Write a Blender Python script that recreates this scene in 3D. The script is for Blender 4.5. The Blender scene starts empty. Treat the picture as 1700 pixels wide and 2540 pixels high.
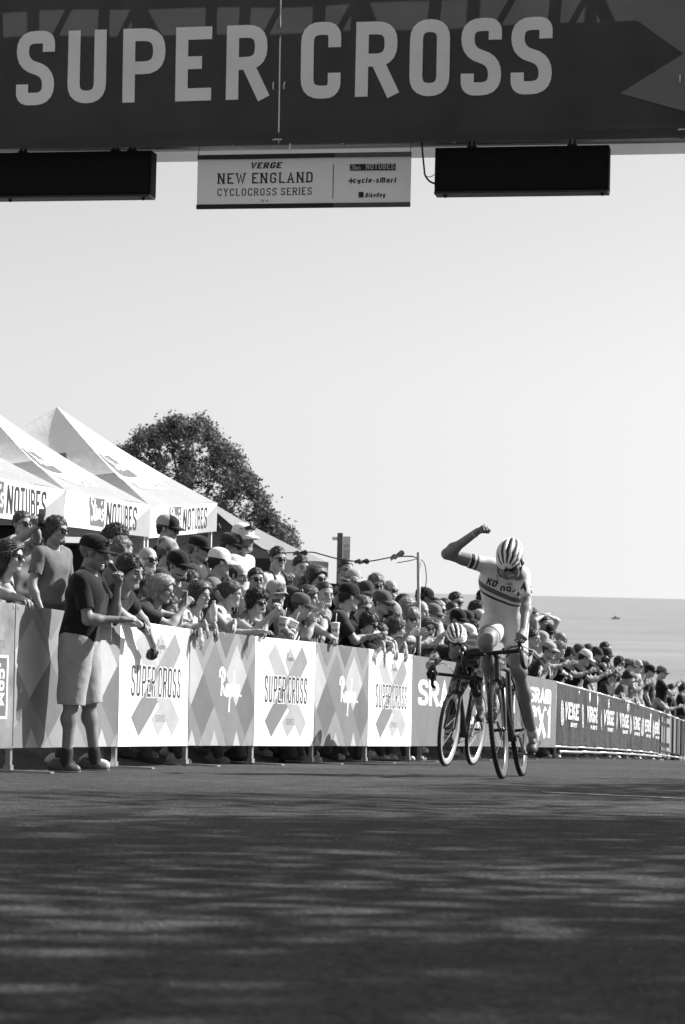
import bpy, bmesh, math, random
import numpy as np
from mathutils import Vector, Matrix, Quaternion
from mathutils.bvhtree import BVHTree
random.seed(7); np.random.seed(7)
scene = bpy.context.scene
COL = scene.collection
R = math.radians
# ------------------------------------------------------------------ camera
F = 5421.0                      # focal length in pixels of a 1700 px wide picture
CAMZ = 0.45
PITCH = math.atan(190.4/F); ROLL = math.atan(0.0225)
cf = Vector((0, math.cos(PITCH), math.sin(PITCH)))
cr0 = Vector((1, 0, 0)); cu0 = Vector((0, -math.sin(PITCH), math.cos(PITCH)))
cr = cr0*math.cos(ROLL) + cu0*math.sin(ROLL)
cu = -cr0*math.sin(ROLL) + cu0*math.cos(ROLL)
camd = bpy.data.cameras.new('camera'); cam = bpy.data.objects.new('camera', camd); COL.objects.link(cam)
cam.matrix_world = Matrix(((cr.x, cu.x, -cf.x, 0), (cr.y, cu.y, -cf.y, 0), (cr.z, cu.z, -cf.z, CAMZ), (0, 0, 0, 1)))
camd.sensor_fit = 'HORIZONTAL'; camd.sensor_width = 36.0; camd.lens = F/1700*36.0
camd.clip_start = 0.1; camd.clip_end = 9000
camd.dof.use_dof = True; camd.dof.focus_distance = 16.5; camd.dof.aperture_fstop = 11.0
scene.camera = cam
# ------------------------------------------------------------------ light
SUN_AZ = R(109.0)               # clockwise from the view direction's opposite: towards the sun, measured from -Y through +X
SUN_EL = R(38.0)
L = Vector((math.sin(SUN_AZ)*math.cos(SUN_EL), -math.cos(SUN_AZ)*math.cos(SUN_EL), math.sin(SUN_EL)))
world = bpy.data.worlds.new('World'); scene.world = world; world.use_nodes = True
wn = world.node_tree.nodes; wl = world.node_tree.links
bg = wn['Background']
sky = wn.new('ShaderNodeTexSky'); sky.sky_type = 'NISHITA'; sky.sun_disc = False
sky.sun_elevation = SUN_EL; sky.sun_rotation = math.atan2(L.x, L.y)
sky.air_density = 1.0; sky.dust_density = 1.5; sky.ozone_density = 1.0
stc = wn.new('ShaderNodeTexCoord'); sxyz = wn.new('ShaderNodeSeparateXYZ'); smax = wn.new('ShaderNodeMath'); smax.operation = 'MAXIMUM'; smax.inputs[1].default_value = 0.075
scmb = wn.new('ShaderNodeCombineXYZ'); wl.new(stc.outputs['Generated'], sxyz.inputs[0]); wl.new(sxyz.outputs[2], smax.inputs[0])
for i_ in (0, 1): wl.new(sxyz.outputs[i_], scmb.inputs[i_])
wl.new(smax.outputs[0], scmb.inputs[2]); wl.new(scmb.outputs[0], sky.inputs[0])      # the haze along the horizon keeps the brightness of the low sky
bw = wn.new('ShaderNodeRGBToBW'); wl.new(sky.outputs[0], bw.inputs[0])
skp = wn.new('ShaderNodeMath'); skp.operation = 'POWER'; skp.inputs[1].default_value = 0.78; wl.new(bw.outputs[0], skp.inputs[0])
skm = wn.new('ShaderNodeMath'); skm.operation = 'MULTIPLY'; skm.inputs[1].default_value = 1.27; wl.new(skp.outputs[0], skm.inputs[0])
wl.new(skm.outputs[0], bg.inputs[0])
bg.inputs[1].default_value = 0.10
sund = bpy.data.lights.new('sun', 'SUN'); sund.energy = 4.6; sund.angle = R(0.53); sund.color = (1, 1, 1)
sun = bpy.data.objects.new('sun', sund); COL.objects.link(sun); sun.location = (20, 5, 20)
sun.rotation_euler = (-L).to_track_quat('-Z', 'Y').to_euler()
scene.view_settings.view_transform = 'Standard'; scene.view_settings.look = 'None'
scene.view_settings.exposure = 1.0; scene.view_settings.gamma = 1.0
scene.view_settings.use_curve_mapping = False
scene.render.engine = 'CYCLES'
scene.cycles.max_bounces = 6; scene.cycles.transparent_max_bounces = 6
scene.cycles.diffuse_bounces = 3; scene.cycles.glossy_bounces = 2

# ------------------------------------------------------------------ geometry of the place
def pix_dir(sx, sy):
    return cf + cr*((sx-850)/F) - cu*((sy-1270)/F)
def at(sx, sy, Y):
    d = pix_dir(sx, sy); p = d*(Y/d.y); p.z += CAMZ
    return p
def road_z(Y):
    Yc = max(-30.0, min(Y, 62.0))
    z = -(.0514*Yc + .000304*Yc*Yc)
    if Y > 62: z -= (Y-62)*.0891
    return z
BP = [(46, 14.3), (479, 17.67), (642, 18.8), (791, 19.9), (924, 21.2), (1032, 22.6), (1390, 31.1), (1644, 47.8)]
BPTS = [((s-850)/F*y, y) for s, y in BP]
def barrier_x(Y):
    p = BPTS
    i = 0
    if Y > p[-1][1]: i = len(p)-2
    else:
        for k in range(len(p)-1):
            if p[k][1] <= Y <= p[k+1][1]: i = k
    (x0, y0), (x1, y1) = p[i], p[i+1]
    return x0 + (x1-x0)*(Y-y0)/(y1-y0)
def solve_y(sx, b):
    Y = 11.0; k = (sx-850)/F
    while Y < 90 and k*Y - (barrier_x(Y)-b) > 0: Y += .02
    return Y
def bank(b, Y=0.0):
    t = max(0.0, b-.35); k = min(max((Y-30)/9.0, 0), 1)
    return min((.36*t + .10*min(t, .6))*(1-.12*(1-k)) + k*min(t, .5)*.42, 1.5)
def ground_z(x, Y):
    b = barrier_x(min(Y, 60)) - x
    z = road_z(Y)
    return z + bank(b, Y) if b > 0 else z
# ------------------------------------------------------------------ objects
def link(o): COL.objects.link(o); return o
def tag(o, label=None, cat=None, group=None, kind=None):
    if label: o['label'] = label
    if cat: o['category'] = cat
    if group: o['group'] = group
    if kind: o['kind'] = kind
    return o
def empty(name, loc=(0, 0, 0), M=None):
    o = bpy.data.objects.new(name, None); link(o); o.empty_display_size = .1
    if M is not None: o.matrix_world = M
    else: o.location = loc
    return o
def fast_mesh(name, verts, faces_list, mats, smooth=True, midx=None):
    """verts (N,3); faces_list: list of int arrays (n,3) or (n,4)"""
    me = bpy.data.meshes.new(name)
    verts = np.asarray(verts, dtype=np.float32)
    fl = [np.asarray(f, dtype=np.int32) for f in faces_list if len(f)]
    nl = sum(f.size for f in fl); npoly = sum(len(f) for f in fl)
    me.vertices.add(len(verts)); me.vertices.foreach_set('co', verts.ravel())
    me.loops.add(nl); me.polygons.add(npoly)
    me.loops.foreach_set('vertex_index', np.concatenate([f.ravel() for f in fl]))
    tot = np.concatenate([np.full(len(f), f.shape[1], dtype=np.int32) for f in fl])
    st = np.zeros(npoly, dtype=np.int32); st[1:] = np.cumsum(tot)[:-1]
    me.polygons.foreach_set('loop_start', st)
    try: me.polygons.foreach_set('loop_total', tot)
    except Exception: pass
    if midx is not None: me.polygons.foreach_set('material_index', np.asarray(midx, dtype=np.int32))
    me.polygons.foreach_set('use_smooth', np.full(npoly, bool(smooth)))
    for m in mats: me.materials.append(m)
    me.update(calc_edges=True); me.validate()
    return me
def obj(name, me, parent=None, M=None):
    o = bpy.data.objects.new(name, me); link(o)
    if parent is not None: o.parent = parent
    if M is not None: o.matrix_local = M
    return o
class MB:
    """collects shapes, then links them as one mesh object"""
    def __init__(s): s.v = []; s.f = []; s.mi = []; s.n = 0
    def add(s, v, f, mi=0):
        b = s.n
        for p in v: s.v.append((p[0], p[1], p[2]))
        s.n += len(v)
        for q in f: s.f.append(tuple(i+b for i in q)); s.mi.append(mi)
        return s
    def box(s, c, d, M=None, mi=0, bev=0.0):
        hx, hy, hz = d[0]/2, d[1]/2, d[2]/2
        if bev > 0:
            bm = bmesh.new(); bmesh.ops.create_cube(bm, size=1)
            for v in bm.verts: v.co = Vector((v.co.x*d[0], v.co.y*d[1], v.co.z*d[2]))
            bmesh.ops.bevel(bm, geom=bm.edges[:], offset=bev, segments=2, affect='EDGES', profile=.6)
            bm.verts.index_update(); bm.verts.ensure_lookup_table()
            vs = [v.co.copy() for v in bm.verts]; fs = [[v.index for v in f.verts] for f in bm.faces]; bm.free()
        else:
            vs = [Vector((sx*hx, sy*hy, sz*hz)) for sz in (-1, 1) for sy in (-1, 1) for sx in (-1, 1)]
            fs = [(0, 2, 3, 1), (4, 5, 7, 6), (0, 1, 5, 4), (2, 6, 7, 3), (0, 4, 6, 2), (1, 3, 7, 5)]
        c = Vector(c)
        vs = [(M @ v if M is not None else v) + c for v in vs]
        return s.add(vs, fs, mi)
    def tube(s, pts, r, n=8, mi=0, caps=True, closed=False):
        pts = [Vector(p) for p in pts]; m = len(pts)
        rs = r if isinstance(r, (list, tuple)) else [r]*m
        prev = None; rings = []
        for i in range(m):
            if closed: t = pts[(i+1) % m]-pts[i-1]
            else: t = pts[min(i+1, m-1)]-pts[max(i-1, 0)]
            t.normalize()
            if prev is None:
                a = Vector((0, 0, 1)) if abs(t.z) < .9 else Vector((1, 0, 0))
                u = t.cross(a).normalized()
            else:
                u = prev - t*prev.dot(t)
                if u.length < 1e-6: u = t.orthogonal()
                u.normalize()
            prev = u; w = t.cross(u)
            rings.append([pts[i]+(u*math.cos(2*math.pi*k/n)+w*math.sin(2*math.pi*k/n))*rs[i] for k in range(n)])
        v = [p for rg in rings for p in rg]; f = []
        for i in range(m if closed else m-1):
            j = (i+1) % m
            for k in range(n):
                k2 = (k+1) % n
                f.append((i*n+k, i*n+k2, j*n+k2, j*n+k))
        if caps and not closed:
            f.append(tuple(range(n))[::-1]); f.append(tuple((m-1)*n+k for k in range(n)))
        return s.add(v, f, mi)
    def torus(s, c, ax, R_, r, n=40, m=8, mi=0, sq=1.0):
        c = Vector(c); ax = Vector(ax).normalized(); u = ax.orthogonal().normalized(); w = ax.cross(u)
        v = []; f = []
        for i in range(n):
            a = 2*math.pi*i/n; d = u*math.cos(a)+w*math.sin(a)
            for k in range(m):
                b = 2*math.pi*k/m
                v.append(c+d*(R_+r*math.cos(b))+ax*(r*sq*math.sin(b)))
        for i in range(n):
            for k in range(m):
                f.append((i*m+k, ((i+1) % n)*m+k, ((i+1) % n)*m+(k+1) % m, i*m+(k+1) % m))
        return s.add(v, f, mi)
    def lathe(s, c, ax, prof, n=16, mi=0):
        c = Vector(c); ax = Vector(ax).normalized(); u = ax.orthogonal().normalized(); w = ax.cross(u)
        v = []; f = []; m = len(prof)
        for (r, h) in prof:
            for k in range(n):
                a = 2*math.pi*k/n
                v.append(c+ax*h+(u*math.cos(a)+w*math.sin(a))*max(r, 1e-4))
        for i in range(m-1):
            for k in range(n):
                f.append((i*n+k, i*n+(k+1) % n, (i+1)*n+(k+1) % n, (i+1)*n+k))
        f.append(tuple(range(n))[::-1]); f.append(tuple((m-1)*n+k for k in range(n)))
        return s.add(v, f, mi)
    def prism(s, poly, M, t, mi=0):
        """poly: 2-D outline in M's xy plane, thickness t along -z"""
        n = len(poly)
        v = [M @ Vector((p[0], p[1], 0)) for p in poly] + [M @ Vector((p[0], p[1], -t)) for p in poly]
        f = [tuple(range(n)), tuple(range(2*n-1, n-1, -1))] + [(i, n+i, n+(i+1) % n, (i+1) % n) for i in range(n)]
        return s.add(v, f, mi)
    def build(s, name, mats, parent=None, smooth=False, M=None, angle=None):
        me = bpy.data.meshes.new(name)
        me.from_pydata(s.v, [], s.f)
        if not isinstance(mats, (list, tuple)): mats = [mats]
        for m in mats: me.materials.append(m)
        me.polygons.foreach_set('material_index', s.mi)
        me.polygons.foreach_set('use_smooth', [smooth]*len(s.f))
        me.update()
        o = obj(name, me, parent, M)
        if smooth and angle:
            me.set_sharp_from_angle(angle=R(angle))
        return o
# ------------------------------------------------------------------ materials (the photograph is black and white: every colour is a grey)
MATS = {}
def mat(name, g, rough=.7, var=.12, scale=12.0, bump=0.0, bscale=60.0, spec=.35, metal=0.0, sheen=0.0, stretch=None, trans=0.0, coat=0.0, bdist=.004, obj_coord=True):
    if name in MATS: return MATS[name]
    m = bpy.data.materials.new(name); m.use_nodes = True; MATS[name] = m
    nt = m.node_tree; n = nt.nodes; l = nt.links
    b = n['Principled BSDF']
    b.inputs['Roughness'].default_value = rough; b.inputs['Metallic'].default_value = metal
    b.inputs['Specular IOR Level'].default_value = spec
    if sheen: b.inputs['Sheen Weight'].default_value = sheen
    if coat: b.inputs['Coat Weight'].default_value = coat
    tc = n.new('ShaderNodeTexCoord')
    src = tc.outputs['Object' if obj_coord else 'Generated']
    if stretch:
        mp = n.new('ShaderNodeMapping'); mp.inputs['Scale'].default_value = stretch; l.new(src, mp.inputs[0]); src = mp.outputs[0]
    nz = n.new('ShaderNodeTexNoise'); nz.inputs['Scale'].default_value = scale; nz.inputs['Detail'].default_value = 5; nz.inputs['Roughness'].default_value = .6
    l.new(src, nz.inputs['Vector'])
    mr = n.new('ShaderNodeMapRange'); mr.inputs[1].default_value = .3; mr.inputs[2].default_value = .7
    mr.inputs[3].default_value = g*(1-var); mr.inputs[4].default_value = min(g*(1+var), .95)
    l.new(nz.outputs['Fac'], mr.inputs[0]); l.new(mr.outputs[0], b.inputs['Base Color'])
    if bump:
        nb = n.new('ShaderNodeTexNoise'); nb.inputs['Scale'].default_value = bscale; nb.inputs['Detail'].default_value = 4
        l.new(src, nb.inputs['Vector'])
        bp = n.new('ShaderNodeBump'); bp.inputs['Strength'].default_value = bump; bp.inputs['Distance'].default_value = bdist
        l.new(nb.outputs['Fac'], bp.inputs['Height']); l.new(bp.outputs[0], b.inputs['Normal'])
    if trans:
        tr = n.new('ShaderNodeBsdfTranslucent'); l.new(mr.outputs[0], tr.inputs[0])
        mx = n.new('ShaderNodeMixShader'); mx.inputs[0].default_value = trans
        out = n['Material Output']
        l.new(b.outputs[0], mx.inputs[1]); l.new(tr.outputs[0], mx.inputs[2]); l.new(mx.outputs[0], out.inputs[0])
    return m
# ------------------------------------------------------------------ rounded shapes: a blend of cones and ellipsoids, meshed by surface nets
class SDF:
    def __init__(s): s.p = []
    def cap(s, a, b, r1, r2=None, k=.03, op='u'):
        s.p.append(('c', np.array(a, float), np.array(b, float), r1, r1 if r2 is None else r2, k, op)); return s
    def ell(s, c, r, k=.03, op='u', M=None):
        s.p.append(('e', np.array(c, float), np.broadcast_to(np.array(r, float), (3,)), M, None, k, op)); return s
    def plane(s, c, n, k=.004):          # keeps the side the normal points away from
        s.p.append(('p', np.array(c, float), np.array(n, float), None, None, k, 'i')); return s
    def bounds(s):
        lo = np.full(3, 1e9); hi = -lo
        for q in s.p:
            if q[6] != 'u': continue
            if q[0] == 'c':
                r = max(q[3], q[4])
                lo = np.minimum(lo, np.minimum(q[1], q[2])-r); hi = np.maximum(hi, np.maximum(q[1], q[2])+r)
            else:
                r = q[2].max()
                lo = np.minimum(lo, q[1]-r); hi = np.maximum(hi, q[1]+r)
        return lo, hi
    def mesh(s, vox, noise=None, pre=None):
        lo, hi = s.bounds(); pad = 2.2*vox+.006
        lo = lo-pad; hi = hi+pad
        n = np.ceil((hi-lo)/vox).astype(int)+1
        ax = [np.arange(n[i], dtype=np.float32)*vox+lo[i] for i in range(3)]
        D = np.full(n, .2, dtype=np.float32)
        for q in s.p:
            kind, op, k = q[0], q[6], q[5]
            if kind == 'p':
                d = (ax[0][:, None, None]-q[1][0])*q[2][0]+(ax[1][None, :, None]-q[1][1])*q[2][1]+(ax[2][None, None, :]-q[1][2])*q[2][2]
                D = np.maximum(D, d.astype(np.float32)); continue
            if kind == 'c':
                r = max(q[3], q[4]); l0 = np.minimum(q[1], q[2])-r; h0 = np.maximum(q[1], q[2])+r
            else:
                r = q[2].max(); l0 = q[1]-r; h0 = q[1]+r
            m = k+2.5*vox
            i0 = np.clip(np.floor((l0-m-lo)/vox).astype(int), 0, n); i1 = np.clip(np.ceil((h0+m-lo)/vox).astype(int)+1, 0, n)
            if (i1 <= i0).any(): continue
            sl = tuple(slice(i0[j], i1[j]) for j in range(3))
            X = ax[0][sl[0]][:, None, None]; Y = ax[1][sl[1]][None, :, None]; Z = ax[2][sl[2]][None, None, :]
            if kind == 'c':
                a, b = q[1], q[2]; ab = b-a; L2 = float(ab@ab)
                px, py, pz = X-a[0], Y-a[1], Z-a[2]
                if L2 < 1e-12: t = 0.0
                else: t = np.clip((px*ab[0]+py*ab[1]+pz*ab[2])/L2, 0, 1)
                d = np.sqrt((px-t*ab[0])**2+(py-t*ab[1])**2+(pz-t*ab[2])**2)-(q[3]+(q[4]-q[3])*t)
            else:
                px, py, pz = X-q[1][0], Y-q[1][1], Z-q[1][2]
                if q[3] is not None:
                    W = q[3]
                    px, py, pz = (px*W[0, 0]+py*W[1, 0]+pz*W[2, 0], px*W[0, 1]+py*W[1, 1]+pz*W[2, 1], px*W[0, 2]+py*W[1, 2]+pz*W[2, 2])
                rr = q[2]
                k0 = np.sqrt((px/rr[0])**2+(py/rr[1])**2+(pz/rr[2])**2)
                k1 = np.sqrt((px/rr[0]**2)**2+(py/rr[1]**2)**2+(pz/rr[2]**2)**2)
                d = k0*(k0-1)/np.maximum(k1, 1e-6)
            d = d.astype(np.float32); cur = D[sl]
            if op == 'u':
                if k > 0:
                    h = np.maximum(k-np.abs(cur-d), 0)/k
                    D[sl] = np.minimum(cur, d)-h*h*k*.25
                else: D[sl] = np.minimum(cur, d)
            elif op == 's':
                e = -d
                h = np.maximum(k-np.abs(cur-e), 0)/max(k, 1e-6)
                D[sl] = np.maximum(cur, e)+h*h*k*.25
        if pre is not None:
            D = pre(D, ax)
        return surface_nets(D, lo, vox)
def surface_nets(D, lo, vox):
    ins = D < 0
    c = [ins[i:ins.shape[0]-1+i, j:ins.shape[1]-1+j, k:ins.shape[2]-1+k] for i in (0, 1) for j in (0, 1) for k in (0, 1)]
    s = sum(x.astype(np.int8) for x in c)
    act = (s > 0) & (s < 8)
    idx = np.full(act.shape, -1, dtype=np.int32); I = np.argwhere(act); idx[act] = np.arange(len(I))
    off = [(i, j, k) for i in (0, 1) for j in (0, 1) for k in (0, 1)]
    val = np.stack([D[I[:, 0]+o[0], I[:, 1]+o[1], I[:, 2]+o[2]] for o in off], 1)
    acc = np.zeros((len(I), 3), np.float32); cnt = np.zeros(len(I), np.float32)
    for a in range(8):
        for b in range(a+1, 8):
            dif = [off[b][q]-off[a][q] for q in range(3)]
            if sum(abs(x) for x in dif) != 1: continue
            va, vb = val[:, a], val[:, b]; cr_ = (va < 0) != (vb < 0)
            t = np.where(cr_, va/np.where(cr_, va-vb, 1), 0)
            for q in range(3):
                acc[:, q] += np.where(cr_, off[a][q]+t*dif[q], 0)
            cnt += cr_
    P = (I+acc/cnt[:, None])*vox+lo
    quads = []
    for axn in range(3):
        o1 = [0, 0, 0]; o1[axn] = 1
        A = ins[:ins.shape[0]-o1[0], :ins.shape[1]-o1[1], :ins.shape[2]-o1[2]]
        B = ins[o1[0]:, o1[1]:, o1[2]:]
        E = np.argwhere(A != B)
        u, v = (axn+1) % 3, (axn+2) % 3
        ok = (E[:, u] > 0) & (E[:, v] > 0) & (E[:, u] < idx.shape[u]) & (E[:, v] < idx.shape[v]) & (E[:, axn] < idx.shape[axn])
        E = E[ok]; fl = A[tuple(E.T)]
        def g(du, dv):
            J = E.copy(); J[:, u] += du; J[:, v] += dv; return idx[tuple(J.T)]
        q = np.stack([g(-1, -1), g(0, -1), g(0, 0), g(-1, 0)], 1)
        q = np.where(fl[:, None], q, q[:, ::-1])
        quads.append(q)
    Q = np.concatenate(quads); Q = Q[(Q >= 0).all(1)]
    return P.astype(np.float32), Q
def nz(p, f, seed=0):
    """cheap smooth 3-D noise from a few sines, about -1..1"""
    x, y, z = p[..., 0]*f+seed*1.7, p[..., 1]*f+seed*2.3, p[..., 2]*f+seed*.9
    return (np.sin(x+1.3*np.sin(y*.7+z*.5))+np.sin(y*1.1+1.7*np.sin(z*.8+x*.6))+np.sin(z*.9+1.1*np.sin(x*.9-y*.4)))/3

# ------------------------------------------------------------------ lettering: strokes of even width
def round_path(pts, r, closed, seg=5):
    pts = [np.array(p, float) for p in pts]; n = len(pts); out = []
    for i, p in enumerate(pts):
        if not closed and i in (0, n-1): out.append(p); continue
        a = pts[i-1]; b = pts[(i+1) % n]
        la = np.linalg.norm(a-p); lb = np.linalg.norm(b-p)
        d = min(r, la*.499, lb*.499)
        if d < 1e-6: out.append(p); continue
        p0 = p+(a-p)/la*d; p1 = p+(b-p)/lb*d
        for k in range(seg+1):
            t = k/seg; out.append(p0*(1-t)**2+2*p*t*(1-t)*1.0+p1*t*t)
    return out
def ribbon(pts, t, closed=False):
    pts = [np.array(p, float) for p in pts]; n = len(pts); Lf = []; Rt = []
    for i in range(n):
        if closed: a, b = pts[i-1], pts[(i+1) % n]
        else: a, b = pts[max(i-1, 0)], pts[min(i+1, n-1)]
        d0 = pts[i]-a; d1 = b-pts[i]
        if np.linalg.norm(d0) < 1e-9: d0 = d1
        if np.linalg.norm(d1) < 1e-9: d1 = d0
        n0 = np.array([-d0[1], d0[0]])/np.linalg.norm(d0); n1 = np.array([-d1[1], d1[0]])/np.linalg.norm(d1)
        m = n0+n1; ml = np.linalg.norm(m)
        m = n0 if ml < .2 else m/ml
        k = min(1/max(m@n0, .3), 2.2)
        Lf.append(pts[i]+m*t/2*k); Rt.append(pts[i]-m*t/2*k)
    v = Lf+Rt; f = []
    for i in range(n if closed else n-1):
        j = (i+1) % n; f.append((n+i, n+j, j, i))
    return v, f
_ = None
GLY = {  # letter: (relative width, rounded?, [(points, closed)])
 'S': (.95, 1, [([(1, .76), (1, 1), (0, 1), (0, .56), (1, .44), (1, 0), (0, 0), (0, .24)], 0)]),
 'U': (1, 1, [([(0, 1), (0, 0), (1, 0), (1, 1)], 0)]),
 'P': (1, 2, [([(0, 0), (0, 1), (1, 1), (1, .46), (0, .46)], 0)]),
 'E': (.9, 0, [([(1, 1), (0, 1), (0, 0), (1, 0)], 0), ([(0, .52), (.85, .52)], 0)]),
 'R': (1, 2, [([(0, 0), (0, 1), (1, 1), (1, .48), (0, .48)], 0), ([(.52, .48), (1.02, 0)], 0)]),
 'C': (1, 1, [([(1, .7), (1, 1), (0, 1), (0, 0), (1, 0), (1, .3)], 0)]),
 'O': (1, 1, [([(0, .5), (0, 1), (1, 1), (1, 0), (0, 0)], 1)]),
 'N': (1.05, 0, [([(0, 0), (0, 1)], 0), ([(0, 1), (1, 0)], 0), ([(1, 0), (1, 1)], 0)]),
 'T': (.95, 0, [([(0, 1), (1, 1)], 0), ([(.5, 1), (.5, 0)], 0)]),
 'B': (1, 2, [([(0, 0), (0, 1), (.92, 1), (.92, .53), (0, .53)], 0), ([(0, .53), (1, .53), (1, 0), (0, 0)], 0)]),
 'G': (1, 1, [([(1, .72), (1, 1), (0, 1), (0, 0), (1, 0), (1, .45), (.55, .45)], 0)]),
 'V': (1.05, 0, [([(0, 1), (.5, 0), (1, 1)], 0)]),
 'M': (1.3, 0, [([(0, 0), (0, 1), (.5, .3), (1, 1), (1, 0)], 0)]),
 'm': (1.35, 3, [([(0, 0), (0, 1), (1, 1), (1, 0)], 0), ([(.5, 1), (.5, 0)], 0)]),
 'X': (1.05, 0, [([(0, 0), (1, 1)], 0), ([(0, 1), (1, 0)], 0)]),
 '1': (.5, 0, [([(.1, .8), (1, 1), (1, 0)], 0)]),
 '2': (.9, 2, [([(0, .8), (0, 1), (1, 1), (1, .55), (0, 0), (1, 0)], 0)]),
 '0': (.9, 1, [([(0, .5), (0, 1), (1, 1), (1, 0), (0, 0)], 1)]),
 '4': (1, 0, [([(.75, 0), (.75, 1), (0, .3), (1.05, .3)], 0)]),
 'W': (1.5, 0, [([(0, 1), (.27, 0), (.5, .9), (.73, 0), (1, 1)], 0)]),
 'L': (.85, 0, [([(0, 1), (0, 0), (1, 0)], 0)]),
 'A': (1.05, 0, [([(0, 0), (.5, 1), (1, 0)], 0), ([(.2, .32), (.8, .32)], 0)]),
 'D': (1, 2, [([(0, 0), (0, 1), (1, 1), (1, 0), (0, 0)], 0)]),
 'I': (.12, 0, [([(.5, 0), (.5, 1)], 0)]),
 'Y': (1, 0, [([(0, 1), (.5, .5), (1, 1)], 0), ([(.5, .5), (.5, 0)], 0)]),
 'K': (1, 0, [([(0, 0), (0, 1)], 0), ([(1, 1), (0, .42)], 0), ([(.3, .6), (1, 0)], 0)]),
 'y': (.85, 1, [([(0, .7), (0, .15), (.9, .15)], 0), ([(1, .7), (1, -.25), (0, -.25)], 0)]),
 'c': (.8, 1, [([(1, .55), (1, .7), (0, .7), (0, 0), (1, 0), (1, .15)], 0)]),
 'l': (.1, 0, [([(.5, 0), (.5, 1)], 0)]),
 'e': (.85, 1, [([(0, .35), (1, .35), (1, .7), (0, .7), (0, 0), (1, 0)], 0)]),
 's': (.75, 1, [([(1, .6), (1, .7), (0, .7), (0, .38), (1, .32), (1, 0), (0, 0), (0, .1)], 0)]),
 'n': (.85, 1, [([(0, 0), (0, .7), (1, .7), (1, 0)], 0)]),
 'a': (.85, 1, [([(1, .1), (1, .7), (0, .7), (0, 0), (1, 0)], 0), ([(1, .7), (1, 0)], 0)]),
 'r': (.6, 1, [([(0, 0), (0, .7), (1, .7), (1, .58)], 0)]),
 't': (.6, 1, [([(.3, 1), (.3, 0), (1, 0)], 0), ([(0, .7), (1, .7)], 0)]),
 'o': (.85, 1, [([(0, .35), (0, .7), (1, .7), (1, 0), (0, 0)], 1)]),
 'i': (.1, 0, [([(.5, 0), (.5, .7)], 0), ([(.5, .88), (.5, 1)], 0)]),
 'k': (.8, 0, [([(0, 0), (0, 1)], 0), ([(.9, .7), (0, .3)], 0), ([(.3, .42), (1, 0)], 0)]),
 'g': (.85, 1, [([(1, .7), (0, .7), (0, .05), (1, .05)], 0), ([(1, .7), (1, -.28), (0, -.28)], 0)]),
 'p': (.85, 1, [([(0, -.3), (0, .7), (1, .7), (1, 0), (0, 0)], 0)]),
 'h': (.85, 1, [([(0, 1), (0, 0)], 0), ([(0, .7), (1, .7), (1, 0)], 0)]),
 'u': (.85, 1, [([(0, .7), (0, 0), (1, 0), (1, .7)], 0)]),
 '-': (.5, 0, [([(0, .35), (1, .35)], 0)]), '.': (.12, 0, [([(.5, 0), (.5, .16)], 0)]), "'": (.12, 0, [([(.5, .8), (.5, 1)], 0)]),
 ',': (.1, 0, [([(.5, -.1), (.5, .12)], 0)]),
}
def glyph(ch, x, y, w, h, t, slant=0.0, serif=0.0):
    """2-D quads of one letter in the box (x,y,w,h)"""
    rw, rnd, paths = GLY[ch]; V = []; Fc = []
    iw, ih = max(w-t, 1e-4), h-t
    for pts, closed in paths:
        q = [(t/2+p[0]*iw, t/2+p[1]*ih) for p in pts]
        if not closed:   # butt ends reach the edge of the box
            q = [list(p) for p in q]
            for e, nb in ((0, 1), (-1, -2)):
                d = np.array(q[e])-np.array(q[nb]); ln = np.linalg.norm(d)
                if ln > 0 and abs(d[1]) > abs(d[0])*.5 and (pts[e][1] in (0, 1)): q[e] = list(np.array(q[e])+d/ln*t/2)
                elif ln > 0 and abs(d[1]) < 1e-6 and pts[e][0] in (0, 1) and rnd == 0: q[e] = list(np.array(q[e])+d/ln*t/2)
        if rnd:
            rad = {1: .55*iw, 2: .5*iw, 3: .25*iw}[rnd]
            if rnd == 2:      # only the right-hand corners are round
                qq = []
                for i, p in enumerate(q):
                    if pts[i][0] > .5 and 0 < i < len(q)-1: qq.append((p, rad))
                    else: qq.append((p, 0))
                out = []
                for i, (p, rr) in enumerate(qq):
                    if rr == 0: out.append(np.array(p)); continue
                    a, b = np.array(q[i-1]), np.array(q[(i+1) % len(q)]); p = np.array(p, float)
                    la, lb = np.linalg.norm(a-p), np.linalg.norm(b-p); d = min(rr, la*.5, lb*.5)
                    p0 = p+(a-p)/la*d; p1 = p+(b-p)/lb*d
                    for k in range(6): tt = k/5; out.append(p0*(1-tt)**2+2*p*tt*(1-tt)+p1*tt*tt)
                q = out
            else: q = round_path(q, rad, closed)
        v, f = ribbon(q, t, closed)
        b = len(V); V += [(x+p[0]+slant*p[1], y+p[1]) for p in v]; Fc += [tuple(i+b for i in g) for g in f]
        if serif and not closed:
            for e in (0, -1):
                if pts[e][1] in (0, 1):
                    cx = t/2+pts[e][0]*iw; yy = 0 if pts[e][1] == 0 else h-t*.6
                    b = len(V); hw = t*(.5+serif)
                    V += [(x+cx-hw, y+yy), (x+cx+hw, y+yy), (x+cx+hw, y+yy+t*.6), (x+cx-hw, y+yy+t*.6)]; Fc.append((b, b+1, b+2, b+3))
    return V, Fc
def text2d(s, h, w, t, gap, slant=0.0, serif=0.0, space=.6):
    """a line of letters starting at x=0 on y=0; w is the width of a letter of relative width 1; returns verts, faces, total width"""
    V = []; Fc = []; x = 0
    for ch in s:
        if ch == ' ': x += w*space; continue
        cw = max(GLY[ch][0]*w, t)
        v, f = glyph(ch, x, 0, cw, h, t, slant, serif); b = len(V); V += v; Fc += [tuple(i+b for i in g) for g in f]
        x += cw+gap
    return V, Fc, x-gap
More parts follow.
